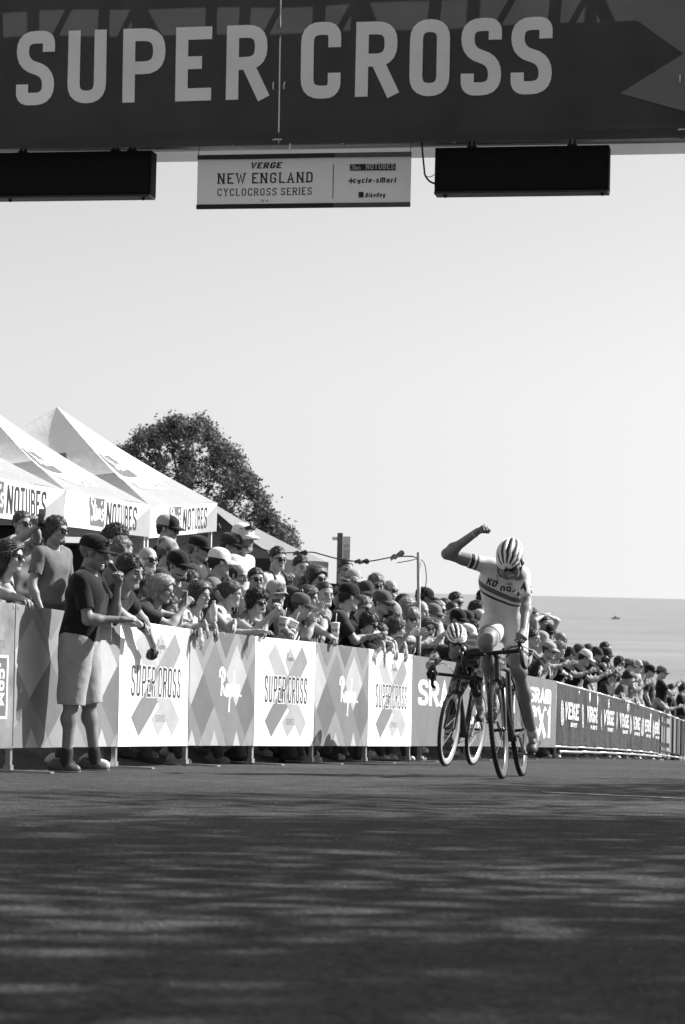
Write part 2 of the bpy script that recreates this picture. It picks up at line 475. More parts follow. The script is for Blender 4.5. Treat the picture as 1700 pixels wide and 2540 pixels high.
def on_plane(mb, v2, f2, M, x0=0, y0=0, sx=1.0, sy=1.0, z=0.0, mi=0, fn=None):
    vs = []
    for p in v2:
        q = (x0+p[0]*sx, y0+p[1]*sy)
        if fn: q3 = fn(q[0], q[1]); vs.append(M @ Vector((q3[0], q3[1], q3[2]+z)))
        else: vs.append(M @ Vector((q[0], q[1], z)))
    mb.add(vs, f2, mi)
def smooth_curve(pts, n=6):
    """Catmull-Rom through 2-D or 3-D points"""
    P = [np.array(p, float) for p in pts]; P = [2*P[0]-P[1]]+P+[2*P[-1]-P[-2]]; out = []
    for i in range(1, len(P)-2):
        for k in range(n):
            t = k/n; a, b, c, d = P[i-1], P[i], P[i+1], P[i+2]
            out.append(.5*((2*b)+(c-a)*t+(2*a-5*b+4*c-d)*t*t+(-a+3*b-3*c+d)*t**3))
    out.append(P[-2]); return out
RAPHA = [ # the handwritten wordmark as pen strokes, height of the R about 1
 [(.30, 0), (.33, .55), (.42, 1.0)], [(.10, .72), (.14, .98), (.38, 1.08), (.62, .95), (.58, .68), (.36, .52), (.5, .3), (.66, .02)],
 [(1.0, .36), (.86, .42), (.76, .22), (.84, .02), (.98, .14), (1.04, .4), (1.02, .1), (1.12, .02)],
 [(1.22, .42), (1.2, 0), (1.14, -.62)], [(1.2, .2), (1.34, .42), (1.46, .28), (1.4, .04), (1.24, .04)],
 [(1.66, 1.05), (1.62, .5), (1.6, 0)], [(1.6, .22), (1.74, .42), (1.82, .3), (1.8, .02)],
 [(2.16, .36), (2.02, .42), (1.92, .22), (2.0, .02), (2.14, .14), (2.2, .4), (2.18, .1), (2.26, .02)], [(2.42, .0), (2.44, .08)]]
STANS = [[(.42, .92), (.2, 1.0), (.06, .8), (.3, .6), (.42, .3), (.2, .02), (0, .16)], [(.62, .95), (.56, .4), (.62, .05), (.74, .1)], [(.42, .62), (.8, .66)],
 [(.98, .5), (.84, .5), (.8, .2), (.92, .08), (1.0, .4), (1.06, .08)], [(1.2, .08), (1.18, .5), (1.3, .46), (1.38, .08)], [(1.48, .9), (1.46, .72)],
 [(1.78, .5), (1.6, .5), (1.6, .34), (1.76, .24), (1.7, .06), (1.54, .1)]]
def pen(strokes, t, h, slant=0.0):
    V = []; Fc = []
    for s in strokes:
        q = [(p[0]*h, p[1]*h) for p in s]
        if len(q) > 2: q = smooth_curve(q, 6)
        v, f = ribbon(q, t); b = len(V); V += [(p[0]+slant*p[1], p[1]) for p in v]; Fc += [tuple(i+b for i in g) for g in f]
    return V, Fc
# ------------------------------------------------------------------ ground, road, sea
def asphalt():
    m = bpy.data.materials.new('asphalt'); m.use_nodes = True
    nt = m.node_tree; n = nt.nodes; l = nt.links; b = n['Principled BSDF']
    tc = n.new('ShaderNodeTexCoord')
    def noise(sc, det=4, vec=None, rough=.6):
        q = n.new('ShaderNodeTexNoise'); q.inputs['Scale'].default_value = sc; q.inputs['Detail'].default_value = det; q.inputs['Roughness'].default_value = rough
        l.new(vec or tc.outputs['Object'], q.inputs['Vector']); return q
    big = noise(.5, 6); mid = noise(5, 5)
    vo = n.new('ShaderNodeTexVoronoi'); vo.inputs['Scale'].default_value = 70; l.new(tc.outputs['Object'], vo.inputs['Vector'])
    fine = noise(260, 2)
    def mr(src, a, b_, lo, hi):
        q = n.new('ShaderNodeMapRange'); q.inputs[1].default_value = a; q.inputs[2].default_value = b_; q.inputs[3].default_value = lo; q.inputs[4].default_value = hi
        l.new(src, q.inputs[0]); return q
    def mul(a, b_):
        q = n.new('ShaderNodeMath'); q.operation = 'MULTIPLY'; l.new(a, q.inputs[0]); l.new(b_, q.inputs[1]); return q
    a1 = mr(big.outputs['Fac'], .3, .7, .046, .074); a2 = mr(mid.outputs['Fac'], .3, .7, .74, 1.26); a3 = mr(vo.outputs['Color'], 0, 1, .45, 1.75)
    col = mul(mul(a1.outputs[0], a2.outputs[0]).outputs[0], a3.outputs[0])
    l.new(col.outputs[0], b.inputs['Base Color']); b.inputs['Roughness'].default_value = .9; b.inputs['Specular IOR Level'].default_value = .12
    ad = n.new('ShaderNodeMath'); ad.operation = 'ADD'; l.new(vo.outputs['Distance'], ad.inputs[0]); l.new(fine.outputs['Fac'], ad.inputs[1])
    bp = n.new('ShaderNodeBump'); bp.inputs['Strength'].default_value = .9; bp.inputs['Distance'].default_value = .009
    l.new(ad.outputs[0], bp.inputs['Height']); l.new(bp.outputs[0], b.inputs['Normal'])
    return m
ASPH = asphalt()
SEA_Z = -9.5
def ground_height(x, y):
    z = ground_z(x, y)
    if y > 75: z = max(z - (y-75)*.06, SEA_Z-2.5)
    # the land on the left stays higher for longer
    if x < -4 and y > 60:
        w = min(1, (-4-x)/14)*max(0, 1-max(0, y-125)/25.0)
        z = z*(1-w) + w*(-3.2)
    return z
def sheet(name, xs, ys, zf, m, kind='structure'):
    V = [(x, y, zf(x, y)) for y in ys for x in xs]; nx = len(xs)
    Fq = [(j*nx+i, j*nx+i+1, (j+1)*nx+i+1, (j+1)*nx+i) for j in range(len(ys)-1) for i in range(nx-1)]
    me = fast_mesh(name, np.array(V), [np.array(Fq)], [m])
    return tag(obj(name, me), kind=kind)
gx = [-300, -200, -120, -80, -50, -35, -25]+list(np.arange(-20, 20.1, .5))+[25, 35, 50, 80, 120, 200, 300]
gy = list(np.arange(-40, 12, 2.0))+list(np.arange(12, 62, 1.0))+list(np.arange(62, 180, 4.0))
GRASSY = mat('worn_turf', .085, .95, .35, 3.0, .6, 30, spec=.1)
sheet('ground', gx, gy, lambda x, y: ground_height(x, y)-.012, GRASSY)
# the road: from behind the barrier line to the far kerb on the right
rv = []; rf = []
rys = list(np.arange(-30, 66, .5)); ns = 22
for Y in rys:
    xl = barrier_x(Y)-.5; xr = max(barrier_x(Y)+7.0, 6.4)
    for i in range(ns):
        x = xl+(xr-xl)*i/(ns-1); rv.append((x, Y, road_z(Y)+.02*math.sin(x*.9+Y*.35)*0))
for j in range(len(rys)-1):
    for i in range(ns-1):
        rf.append((j*ns+i, j*ns+i+1, (j+1)*ns+i+1, (j+1)*ns+i))
road = tag(obj('road', fast_mesh('road', np.array(rv), [np.array(rf)], [ASPH])), kind='structure')
# pale painted line across the tarmac on the right
pl = MB()
PAINT = mat('road_paint', .34, .8, .3, 14, .4, 120)
a0 = at(1345, 1973, 12.6); a1 = at(1720, 1993, 11.2)
def on_road(x, Y, dz=.006): return Vector((x, Y, road_z(Y)+dz))
N = 14; vs = []
for i in range(N+1):
    t = i/N; x = a0.x+(a1.x-a0.x+1.2)*t; Y = a0.y+(a1.y-a0.y)*t
    vs += [on_road(x, Y-.035), on_road(x, Y+.035)]
pl.add(vs, [(2*i, 2*i+2, 2*i+3, 2*i+1) for i in range(N)])
tag(pl.build('painted_line', PAINT), kind='structure')
# loose grit and pebbles on the tarmac
gb = MB(); GRIT = mat('pale_grit', .22, .8, .3, 40)
for i in range(170):
    Y = 3+14*random.random()**1.2; x = -.17*Y+random.random()*.36*Y; r = random.uniform(.002, .0045)
    c = on_road(x, Y, r*.4)
    oc = [Vector((r, 0, 0)), Vector((-r, 0, 0)), Vector((0, r, 0)), Vector((0, -r, 0)), Vector((0, 0, r*.8)), Vector((0, 0, -r*.6))]
    gb.add([c+q for q in oc], [(0, 2, 4), (2, 1, 4), (1, 3, 4), (3, 0, 4), (2, 0, 5), (1, 2, 5), (3, 1, 5), (0, 3, 5)])
tag(gb.build('road_grit', GRIT), kind='stuff')
# sea
def sea_mat():
    m = bpy.data.materials.new('sea_water'); m.use_nodes = True
    nt = m.node_tree; n = nt.nodes; l = nt.links; b = n['Principled BSDF']
    b.inputs['Roughness'].default_value = .28; b.inputs['Specular IOR Level'].default_value = .5; b.inputs['IOR'].default_value = 1.33
    tc = n.new('ShaderNodeTexCoord'); mp = n.new('ShaderNodeMapping'); mp.inputs['Scale'].default_value = (.22, .60, 1); mp.inputs['Rotation'].default_value = (0, 0, .12); l.new(tc.outputs['Object'], mp.inputs[0])
    n1 = n.new('ShaderNodeTexNoise'); n1.inputs['Scale'].default_value = 1.0; n1.inputs['Detail'].default_value = 7; n1.inputs['Roughness'].default_value = .65; l.new(mp.outputs[0], n1.inputs['Vector'])
    n2 = n.new('ShaderNodeTexNoise'); n2.inputs['Scale'].default_value = .06; n2.inputs['Detail'].default_value = 5; l.new(mp.outputs[0], n2.inputs['Vector'])
    mr = n.new('ShaderNodeMapRange'); mr.inputs[1].default_value = .35; mr.inputs[2].default_value = .68; mr.inputs[3].default_value = .16; mr.inputs[4].default_value = .24; l.new(n2.outputs['Fac'], mr.inputs[0])
    l.new(mr.outputs[0], b.inputs['Base Color'])
    bp = n.new('ShaderNodeBump'); bp.inputs['Strength'].default_value = 1.0; bp.inputs['Distance'].default_value = .38
    l.new(n1.outputs['Fac'], bp.inputs['Height']); l.new(bp.outputs[0], b.inputs['Normal'])
    return m
sv = []; sf = []
sxs = [-3500, -1200, -500, -200, -60, 0, 60, 200, 500, 1200, 3500]; sys_ = [95, 150, 250, 400, 700, 1200, 2200, 4500, 8000]
for y in sys_:
    for x in sxs: sv.append((x, y, SEA_Z))
nx = len(sxs)
for j in range(len(sys_)-1):
    for i in range(nx-1): sf.append((j*nx+i, j*nx+i+1, (j+1)*nx+i+1, (j+1)*nx+i))
tag(obj('sea', fast_mesh('sea', np.array(sv), [np.array(sf)], [sea_mat()])), kind='structure')
# small motor boat far out
bt = at(1528, 1494, 900); bt.z = SEA_Z
boat = tag(empty('motor_boat', M=Matrix.Translation(bt) @ Matrix.Scale(.48, 4)), 'small pale motor boat far out on the water near the horizon', 'boat')
h = MB()
prof = [(-3.6, .9, 1.1), (-2, 1.15, 1.15), (0, 1.2, 1.25), (2.2, .9, 1.5), (3.8, .08, 1.8)]
for i, (x, w, z) in enumerate(prof): h.v += [(x, -w, z), (x, w, z), (x, w*.6, -.2), (x, -w*.6, -.2)]
h.n = len(h.v)
for i in range(len(prof)-1):
    for k in range(4): h.f.append((i*4+k, (i+1)*4+k, (i+1)*4+(k+1) % 4, i*4+(k+1) % 4)); h.mi.append(0)
h.f += [(3, 2, 1, 0), (16, 17, 18, 19)]; h.mi += [0, 0]
WHITEP = mat('white_boat_paint', .3, .4)
h.build('hull', WHITEP, boat)
cab = MB(); cab.box((-.2, 0, 1.9), (2.2, 1.5, 1.3), bev=.12); cab.build('cabin', WHITEP, boat)
wi = MB(); wi.box((.93, 0, 2.1), (.06, 1.3, .5)); wi.build('window', mat('boat_glass', .05, .1), boat)
ms = MB(); ms.tube([(-.6, 0, 2.5), (-.6, 0, 4.6)], .04); ms.build('mast', mat('grey_metal', .35, .4, metal=.6), boat)
# ------------------------------------------------------------------ finish arch
ZB = 3.12                                   # height of the lower edge of the banner
A0 = Vector((-2.104, 13.42, 0)); A1 = Vector((1.979, 12.62, 0))
bx = (A1-A0).normalized(); bnorm = Vector((bx.y, -bx.x, 0)).normalized()      # towards the camera
if bnorm.y > 0: bnorm = -bnorm
BM = Matrix(((bx.x, 0, bnorm.x, A0.x), (bx.y, 0, bnorm.y, A0.y), (0, 1, bnorm.z, 0), (0, 0, 0, 1)))   # u along, v up, w to the camera
BMi = BM.inverted()
def on_banner(px, py, w=0.0):
    """banner-plane coordinates of a direction given in 1568-wide picture units"""
    d = pix_dir(px/.9224, py/.9224); o = BMi @ Vector((0, 0, CAMZ)); dd = BMi.to_3x3() @ d
    t = (w-o.z)/dd.z
    return (o.x+dd.x*t, o.y+dd.y*t)
NAVY = mat('dark_banner_vinyl', .075, .55, .10, 3, .12, 140, spec=.3, trans=.42)
LETTERV = mat('pale_banner_print', .90, .55, .06, 3, .12, 140, spec=.3, trans=.08)
CHEV = mat('grey_banner_print', .22, .55, .06, 3, .12, 140, spec=.3, trans=.2)
BACKV = mat('back_banner_vinyl', .42, .6, .06, 2, trans=.28)
ALU = mat('truss_aluminium', .55, .35, .1, 20, metal=.8)
arch = tag(empty('finish_arch', A0+bx*2), 'dark finish arch banner across the road lettered SUPER CROSS, on a lattice truss', 'finish arch')
def ptag(o, label): o['label'] = label; return o
def add_child(o): pass
INV = arch.matrix_basis.inverted()
AB = Matrix.Translation(-(A0+bx*2)) @ BM          # banner plane in the arch's own frame
BW0, BW1, BTOP = -1.2, 4.62, 4.62
seam_u = on_banner(640, 200)[0]
def gridsheet(u0, u1, v0, v1, nu, nv, wf, m, name, parent, M, thick=.004):
    V = []; Fq = []
    for s_ in ((0, 1) if thick else (0,)):
        for j in range(nv+1):
            for i in range(nu+1):
                u = u0+(u1-u0)*i/nu; v = v0+(v1-v0)*j/nv
                V.append(M @ Vector((u, v, wf(u, v)-s_*thick)))
    o2 = (nu+1)*(nv+1)
    for j in range(nv):
        for i in range(nu):
            a = j*(nu+1)+i; Fq.append((a, a+1, a+nu+2, a+nu+1))
            if thick: Fq.append((o2+a, o2+a+nu+1, o2+a+nu+2, o2+a+1))
    for i in range(nu if thick else 0):
        a = i; Fq.append((a, o2+a, o2+a+1, a+1)); b = nv*(nu+1)+i; Fq.append((b, b+1, o2+b+1, o2+b))
    for j in range(nv if thick else 0):
        a = j*(nu+1); Fq.append((a, a+nu+1, o2+a+nu+1, o2+a)); b = a+nu; Fq.append((b, o2+b, o2+b+nu+1, b+nu+1))
    me = fast_mesh(name, np.array(V), [np.array(Fq)], [m])
    me.set_sharp_from_angle(angle=R(40))
    return obj(name, me, parent)
wave = lambda u, v: .008*math.sin(u*2.1+v)+.006*math.sin(v*5+u*.7)+.004*math.sin(u*6.3-v*4)
gridsheet(BW0, seam_u-.004, ZB, BTOP, 24, 8, lambda u, v: wave(u, v), NAVY, 'banner_panel', arch, AB, 0)
gridsheet(seam_u+.004, BW1, ZB, BTOP, 24, 8, lambda u, v: wave(u, v), NAVY, 'banner_panel', arch, AB, 0)
# letters, each a piece of its own
LET = [('S', 37, 124, 156), ('U', 155, 243, 152), ('P', 281, 378, 148), ('E', 402, 485, 145), ('R', 519, 613, 142), ('C', 690, 781, 140), ('R', 815, 910, 136), ('O', 939, 1030, 132), ('S', 1056, 1148, 129), ('S', 1170, 1264, 126)]
sumv = [on_banner((a+b)/2, c) for _, a, b, c in LET]
vmid = sum(p[1] for p in sumv)/len(sumv)
for ch, a, b, c in LET:
    u0 = on_banner(a, c)[0]; u1 = on_banner(b, c)[0]; hh = .462 if ch in 'SCO' else .452
    v, f = glyph(ch, 0, 0, (u1-u0), hh, .078)
    mb = MB()
    on_plane(mb, v, f, AB, u0, vmid-hh/2, z=.0, fn=lambda x, y: (x, y, wave(x, y)+.005))
    mb.build('letter', LETTERV, arch)
# zig-zag shapes at the right-hand end
def poly_banner(pts, m, name, parent, off=.0045, w=0.0):
    mb = MB(); q = [on_banner(p[0], p[1]) for p in pts]
    q = [(max(min(u, BW1), BW0), max(min(v, BTOP), ZB)) for u, v in q]
    # finely split so that it follows the cloth
    n = 8; P = []; Fc = []
    c = q
    for i in range(n+1):
        for j in range(n+1-i):
            a, b_ = i/n, j/n
            P.append((c[0][0]*(1-a-b_)+c[1][0]*a+c[2][0]*b_, c[0][1]*(1-a-b_)+c[1][1]*a+c[2][1]*b_))
    idx = {}; k = 0
    for i in range(n+1):
        for j in range(n+1-i): idx[(i, j)] = k; k += 1
    for i in range(n):
        for j in range(n-i):
            Fc.append((idx[(i, j)], idx[(i+1, j)], idx[(i, j+1)]))
            if j < n-i-1: Fc.append((idx[(i+1, j)], idx[(i+1, j+1)], idx[(i, j+1)]))
    on_plane(mb, P, Fc, AB, fn=lambda x, y: (x, y, wave(x, y)+off))
    return mb.build(name, m, parent)
poly_banner([(1424, 22), (1900, 265), (1900, -210)], CHEV, 'chevron', arch)
poly_banner([(1420, 213), (1900, 447), (1900, -10)], CHEV, 'chevron', arch, .0075)
# eyelets with short ties
tie = mat('white_cord', .75, .6)
for px, py, dx, dy in ((627, 197, 0, 9), (652, 196, 1, 9), (636, 320, 12, 0), (1557, 181, 0, 9), (1562, 297, 10, 0), (644, 10, 0, 60)):
    q = on_banner(px, py); s_ = .0023; mb = MB()
    mb.tube([AB @ Vector((q[0]-dx*s_, q[1]-dy*s_, .012)), AB @ Vector((q[0], q[1], .022)), AB @ Vector((q[0]+dx*s_, q[1]+dy*s_, .012))], .004 if dy < 20 else .003, 6)
    mb.build('cord_tie', tie, arch)
# box truss behind the banner, with the back banner on its far side
TD = .36
def T3(u, v, w): return AB @ Vector((u, v, w))
chs = [(ZB+.06, -.05), (ZB+.06, -TD+.04), (4.52, -.05), (4.52, -TD+.04)]
for v, w in chs:
    mb = MB(); mb.tube([T3(-1.6, v, w), T3(5.0, v, w)], .027, 10); mb.build('chord', ALU, arch, True)
def lac(name, p, q, r): mb = MB(); mb.tube([p, q], r, 8); mb.build(name, ALU, arch, True)
NU = 9
for i in range(NU+1):
    u = -1.4+i*(6.2/NU)
    for w in (-.05, -TD+.04): lac('upright', T3(u, ZB+.06, w), T3(u, 4.52, w), .02)
    lac('tie_bar', T3(u, 4.52, -.05), T3(u, 4.52, -TD+.04), .013)
    lac('tie_bar', T3(u, ZB+.06, -.05), T3(u, ZB+.06, -TD+.04), .013)
    if i < NU:
        u2 = u+6.2/NU
        lac('diagonal', T3(u, ZB+.06 if i % 2 else 4.52, -TD+.04), T3(u2, 4.52 if i % 2 else ZB+.06, -TD+.04), .016)
        lac('diagonal', T3(u, 4.52 if i % 2 else ZB+.06, -.05), T3(u2, ZB+.06 if i % 2 else 4.52, -.05), .016)
        lac('diagonal', T3(u, 4.52, -.05 if i % 2 else -TD+.04), T3(u2, 4.52, -TD+.04 if i % 2 else -.05), .013)
gridsheet(-1.5, 4.9, ZB-.02, 4.40, 20, 5, lambda u, v: -TD-.02+.004*math.sin(u*3), BACKV, 'back_banner', arch, AB, 0)
# towers of the truss, outside the picture to the left and right
for u in (-2.0, 5.6):
    p = BM @ Vector((u, 0, -.2)); gz = ground_z(p.x, p.y)
    for du, dw in ((-.17, -.17), (.17, -.17), (.17, .17), (-.17, .17)):
        mb = MB(); mb.tube([T3(u+du, gz, -.2+dw), T3(u+du, 4.75, -.2+dw)], .027, 10); mb.build('tower_chord', ALU, arch, True)
    for k in range(14):
        z0 = gz+.1+k*(4.6-gz)/14; z1 = gz+.1+(k+1)*(4.6-gz)/14
        s_ = 1 if k % 2 else -1
        lac('diagonal', T3(u-.17*s_, z0, -.37), T3(u+.17*s_, z1, -.37), .013)
        lac('diagonal', T3(u-.17*s_, z0, -.03), T3(u+.17*s_, z1, -.03), .013)
    mb = MB(); mb.box(T3(u, gz+.02, -.2), (.7, .7, .04)); mb.build('base_plate', ALU, arch)
    lac('tie_bar', T3(u, 4.52, -.05), T3(u+(.8 if u < 0 else -.8), 4.52, -.05), .027)
    lac('tie_bar', T3(u, ZB+.06, -.05), T3(u+(.8 if u < 0 else -.8), ZB+.06, -.05), .027)

# ------------------------------------------------------------------ the two dark display boards and the series banner below the arch
BOARD = mat('black_board_housing', .014, .8, .15, 6, .1, 60, spec=.12)
BRKT = mat('black_bracket', .02, .5)
LED = mat('dark_display_face', .012, .85, .15, 200, spec=.08)
def board(x0, x1, y0, y1, label, hooks, feet):
    w = -.10
    p0 = on_banner(x0, y0, w); p1 = on_banner(x1, y0, w); q0 = on_banner(x0, y1, w); q1 = on_banner(x1, y1, w)
    cu_ = (p0[0]+p1[0]+q0[0]+q1[0])/4; cv = (p0[1]+p1[1]+q0[1]+q1[1])/4; W = (p1[0]-p0[0]+q1[0]-q0[0])/2; H = (p0[1]+p1[1]-q0[1]-q1[1])/2
    cpos = BM @ Vector((cu_, cv+H/2, w))
    t = tag(empty('display_board', cpos), label, 'display board', 'dark display boards hung below the arch')
    M = Matrix.Translation(-cpos) @ BM
    rot = BM.to_3x3().to_4x4()
    mb = MB(); mb.box(M @ Vector((cu_, cv, w-.06)), (W, H, .12), rot, bev=.006); mb.build('housing', BOARD, t)
    mb = MB(); mb.box(M @ Vector((cu_, cv, w+.002)), (W-.03, H-.03, .008), rot); mb.build('display_face', LED, t)
    mb = MB(); mb.box(M @ Vector((cu_, q0[1]/2+q1[1]/2-.004, w-.045)), (W-.004, .012, .13), rot); mb.build('bottom_rail', BRKT, t)
    for hx in hooks:
        u = on_banner(hx, y0, w)[0]
        mb = MB()
        mb.box(M @ Vector((u-.014, cv+H/2+.04, w-.03)), (.010, .09, .03), rot); mb.box(M @ Vector((u+.014, cv+H/2+.035, w-.03)), (.010, .075, .03), rot)
        mb.box(M @ Vector((u, cv+H/2+.004, w-.03)), (.055, .012, .05), rot); mb.torus(M @ Vector((u, cv+H/2+.075, w-.03)), rot @ Vector((0, 0, 1)), .016, .006, 12, 6)
        mb.build('bracket', BRKT, t)
    for fx in feet:
        u = on_banner(fx, y1, w)[0]; mb = MB(); mb.lathe(M @ Vector((u, cv-H/2-.012, w-.03)), (0, 0, -1), [(.012, 0), (.014, .006), (.006, .014)], 10); mb.build('latch', BRKT, t)
    return t, M
board(-92, 346, 347, 449, 'dark display board hanging at the left end of the arch, left of the series banner', (50, 262, 300), (20, 325))
bd, bM = board(995, 1394, 334, 438, 'dark display board hanging at the right, with a loose black cable at its side', (1079, 1309), (1018, 1378))
cab = MB(); pts = [on_banner(a, b, -.08) for a, b in ((966, 318), (967, 345), (971, 385), (973, 400), (983, 414), (996, 420))]
cab.tube([bM @ Vector((p[0], p[1], -.08)) for p in smooth_curve(pts, 5)], .006, 6); cab.build('power_cable', BRKT, bd, True)
cab = MB(); pts = [on_banner(a, b, -.08) for a, b in ((996, 398), (985, 404), (974, 402), (970, 396))]
cab.tube([bM @ Vector((p[0], p[1], -.08)) for p in smooth_curve(pts, 5)], .0025, 5); cab.build('thin_wire', BRKT, bd, True)
# series banner
SW = .02
c = [on_banner(455, 355, SW), on_banner(943, 351, SW), on_banner(449, 476, SW), on_banner(938, 472, SW)]
U0 = (c[0][0]+c[2][0])/2; U1 = (c[1][0]+c[3][0])/2; V1 = (c[0][1]+c[1][1])/2; V0 = (c[2][1]+c[3][1])/2
spos = BM @ Vector(((U0+U1)/2, V1, SW))
sb = tag(empty('series_banner', spos), 'grey hanging banner reading New England Cyclocross Series between the two dark boards', 'banner')
SM = Matrix.Translation(-spos) @ BM
GB = mat('grey_series_cloth', .72, .6, .05, 2, .1, 100, trans=.5); DK = mat('dark_series_print', .03, .6, trans=.3); MIDP = mat('mid_series_print', .12, .6, trans=.3)
wv = lambda u, v: SW+.004*math.sin(u*7)
gridsheet(U0, U1, V0, V1, 20, 4, wv, GB, 'cloth', sb, SM, 0)
for v0, v1, nm in ((V1-.022, V1+.004, 'top_rail'), (V0-.004, V0+.022, 'bottom_rail')):
    us = U0+(U1-U0)*.645
    mb = MB(); rot = BM.to_3x3().to_4x4()
    mb.box(SM @ Vector(((U0+us)/2, (v0+v1)/2, SW+.004)), (us-U0, v1-v0, .022), rot); mb.build(nm, DK, sb)
    mb = MB(); mb.box(SM @ Vector(((U1+us)/2+.001, (v0+v1)/2, SW+.004)), (U1-us-.002, v1-v0, .022), rot); mb.build(nm, MIDP, sb)
def sprint(s, x0, x1, y0, y1, m, t=.14, slant=0., serif=0., gap=.16, name='lettering', wt=None):
    a = on_banner(x0, y1, SW); b = on_banner(x1, y1, SW); d = on_banner(x0, y0, SW); h_ = d[1]-a[1]; W = b[0]-a[0]
    w = .55*h_; x = 0; words = []
    for wd in s.split(' '):
        V, Fc, tot = text2d(wd, h_, w, t*h_, gap*h_, 0, serif); words.append((V, Fc, x)); x += tot+gap*h_+w*.6
    k = W/(x-gap*h_-w*.6)
    for V, Fc, x_ in words:
        V = [((p[0]+x_)*k+slant*p[1], p[1]) for p in V]
        mb = MB(); on_plane(mb, V, Fc, SM, a[0], a[1]+(b[1]-a[1])*.5, fn=lambda x, y: (x, y, wv(x, y)+.004)); mb.build(name, m, sb)
sprint('VERGE', 572, 643, 371, 385, DK, .2, .28, 0, .12)
sprint('NEW ENGLAND', 499, 716, 395, 419, DK, .14, 0, .55, .24)
sprint('CYCLOCROSS SERIES', 498, 714, 430, 447, DK, .13, 0, .5, .24)
sprint('2014', 595, 614, 456, 462, DK, .16, 0, 0, .4)
sprint('cycle-smart', 808, 907, 406, 418, DK, .2, .15)
sprint('BikeReg', 836, 881, 441, 451, DK, .2, .2)
a = on_banner(764, 376, SW); b = on_banner(762, 454, SW); mb = MB(); mb.box(SM @ Vector(((a[0]+b[0])/2, (a[1]+b[1])/2, SW+.004)), (.004, a[1]-b[1], .004), BM.to_3x3().to_4x4()); mb.build('divider', DK, sb)
def srect(x0, x1, y0, y1, m, nm, off=.003):
    a = on_banner(x0, y1, SW); b = on_banner(x1, y0, SW); mb = MB(); on_plane(mb, [(a[0], a[1]), (b[0], a[1]), (b[0], b[1]), (a[0], b[1])], [(0, 1, 2, 3)], SM, fn=lambda x, y: (x, y, SW+.004+off)); return mb.build(nm, m, sb)
srect(801, 906, 374, 391, DK, 'logo_patch'); srect(821, 833, 439, 452, DK, 'logo_patch')
a = on_banner(804, 389, SW); V, Fc = pen(STANS, .0035, .032, .1); mb = MB(); on_plane(mb, V, Fc, SM, a[0], a[1], fn=lambda x, y: (x, y, SW+.0105)); mb.build('lettering', GB, sb)
a = on_banner(838, 388, SW); V, Fc, tt = text2d('NOTUBES', .034, .021, .0065, .005); k = (on_banner(903, 388, SW)[0]-a[0])/tt; mb = MB(); on_plane(mb, V, Fc, SM, a[0], a[1], k, 1, fn=lambda x, y: (x, y, SW+.0105)); mb.build('lettering', GB, sb)
a = on_banner(804, 414, SW); mb = MB(); r = .022
on_plane(mb, [(0, r), (-r*.3, r*.3), (-r, 0), (-r*.3, -r*.3), (0, -r), (r*.3, -r*.3), (r, 0), (r*.3, r*.3)], [(0, 1, 7), (1, 2, 3), (3, 4, 5), (5, 6, 7), (1, 3, 5, 7)], SM, a[0], a[1], fn=lambda x, y: (x, y, SW+.0075)); mb.build('logo_star', MIDP, sb)
for px in (456, 663, 941):
    q = on_banner(px, 330, SW); mb = MB(); mb.tube([SM @ Vector((q[0], ZB+.03, -.02)), SM @ Vector((q[0]-.004, V1, SW+.006))], .0022 if px != 663 else .005, 5); mb.build('hanging_cord', tie if px == 663 else BRKT, sb)

# ------------------------------------------------------------------ barriers
GALV = mat('galvanised_steel', .42, .4, .15, 30, metal=.75)
def vin(nm, g, **k): return mat(nm, g, .55, .09, 4, .35, 5.5, spec=.3, bdist=.012, **k)
V_WHITE = vin('white_vinyl', .80); V_PALE = vin('pale_vinyl', .34); V_LIGHT = vin('light_grey_vinyl', .235); V_MID = vin('mid_grey_vinyl', .175); V_DARK = vin('dark_grey_vinyl', .13); V_BLACK = vin('black_vinyl', .02)
V_OFF = vin('off_white_vinyl', .38); V_SRAM = vin('red_grey_vinyl', .14); V_INK = vin('ink_print', .03)
V_STONE = mat('stone_print_vinyl', .20, .6, .35, 5, .1, 90, stretch=(1, 1, .35))
H0, H1 = .16, 1.10
def bpoint(Y): return Vector((barrier_x(Y), Y, road_z(Y)))
SLOPES = []
def lean_with_slope():
    """shears every barrier's pieces so that the row follows the falling road"""
    for t, k in BARR:
        seen = set()
        for ch in t.children:
            if ch.data.name in seen: continue
            seen.add(ch.data.name); ch.data.transform(Matrix(((1, 0, 0, 0), (k, 1, 0, 0), (0, 0, 1, 0), (0, 0, 0, 1))))
BARR = []
def seg_frame(pa, pb):
    """frame of a barrier panel: x along, y up, z to the road"""
    d = pb-pa; ex = Vector((d.x, d.y, 0)); Ln = ex.length; ex.normalize(); SLOPES.append(d.z/Ln)
    ez = Vector((ex.y, -ex.x, 0)).normalized()      # points to the road (right)
    ey = Vector((0, 0, 1))
    M = Matrix(((ex.x, ey.x, ez.x, pa.x), (ex.y, ey.y, ez.y, pa.y), (ex.z, ey.z, ez.z, pa.z), (0, 0, 0, 1)))
    return M, Ln
def clip_poly(poly, lo, hi):
    for ax, lim, sg in ((0, lo[0], 1), (0, hi[0], -1), (1, lo[1], 1), (1, hi[1], -1)):
        out = []
        for i in range(len(poly)):
            a, b = poly[i-1], poly[i]; da = (a[ax]-lim)*sg; db = (b[ax]-lim)*sg
            if da >= 0: out.append(a)
            if (da >= 0) != (db >= 0):
                t = da/(da-db); out.append((a[0]+(b[0]-a[0])*t, a[1]+(b[1]-a[1])*t))
        poly = out
        if not poly: return []
    return poly
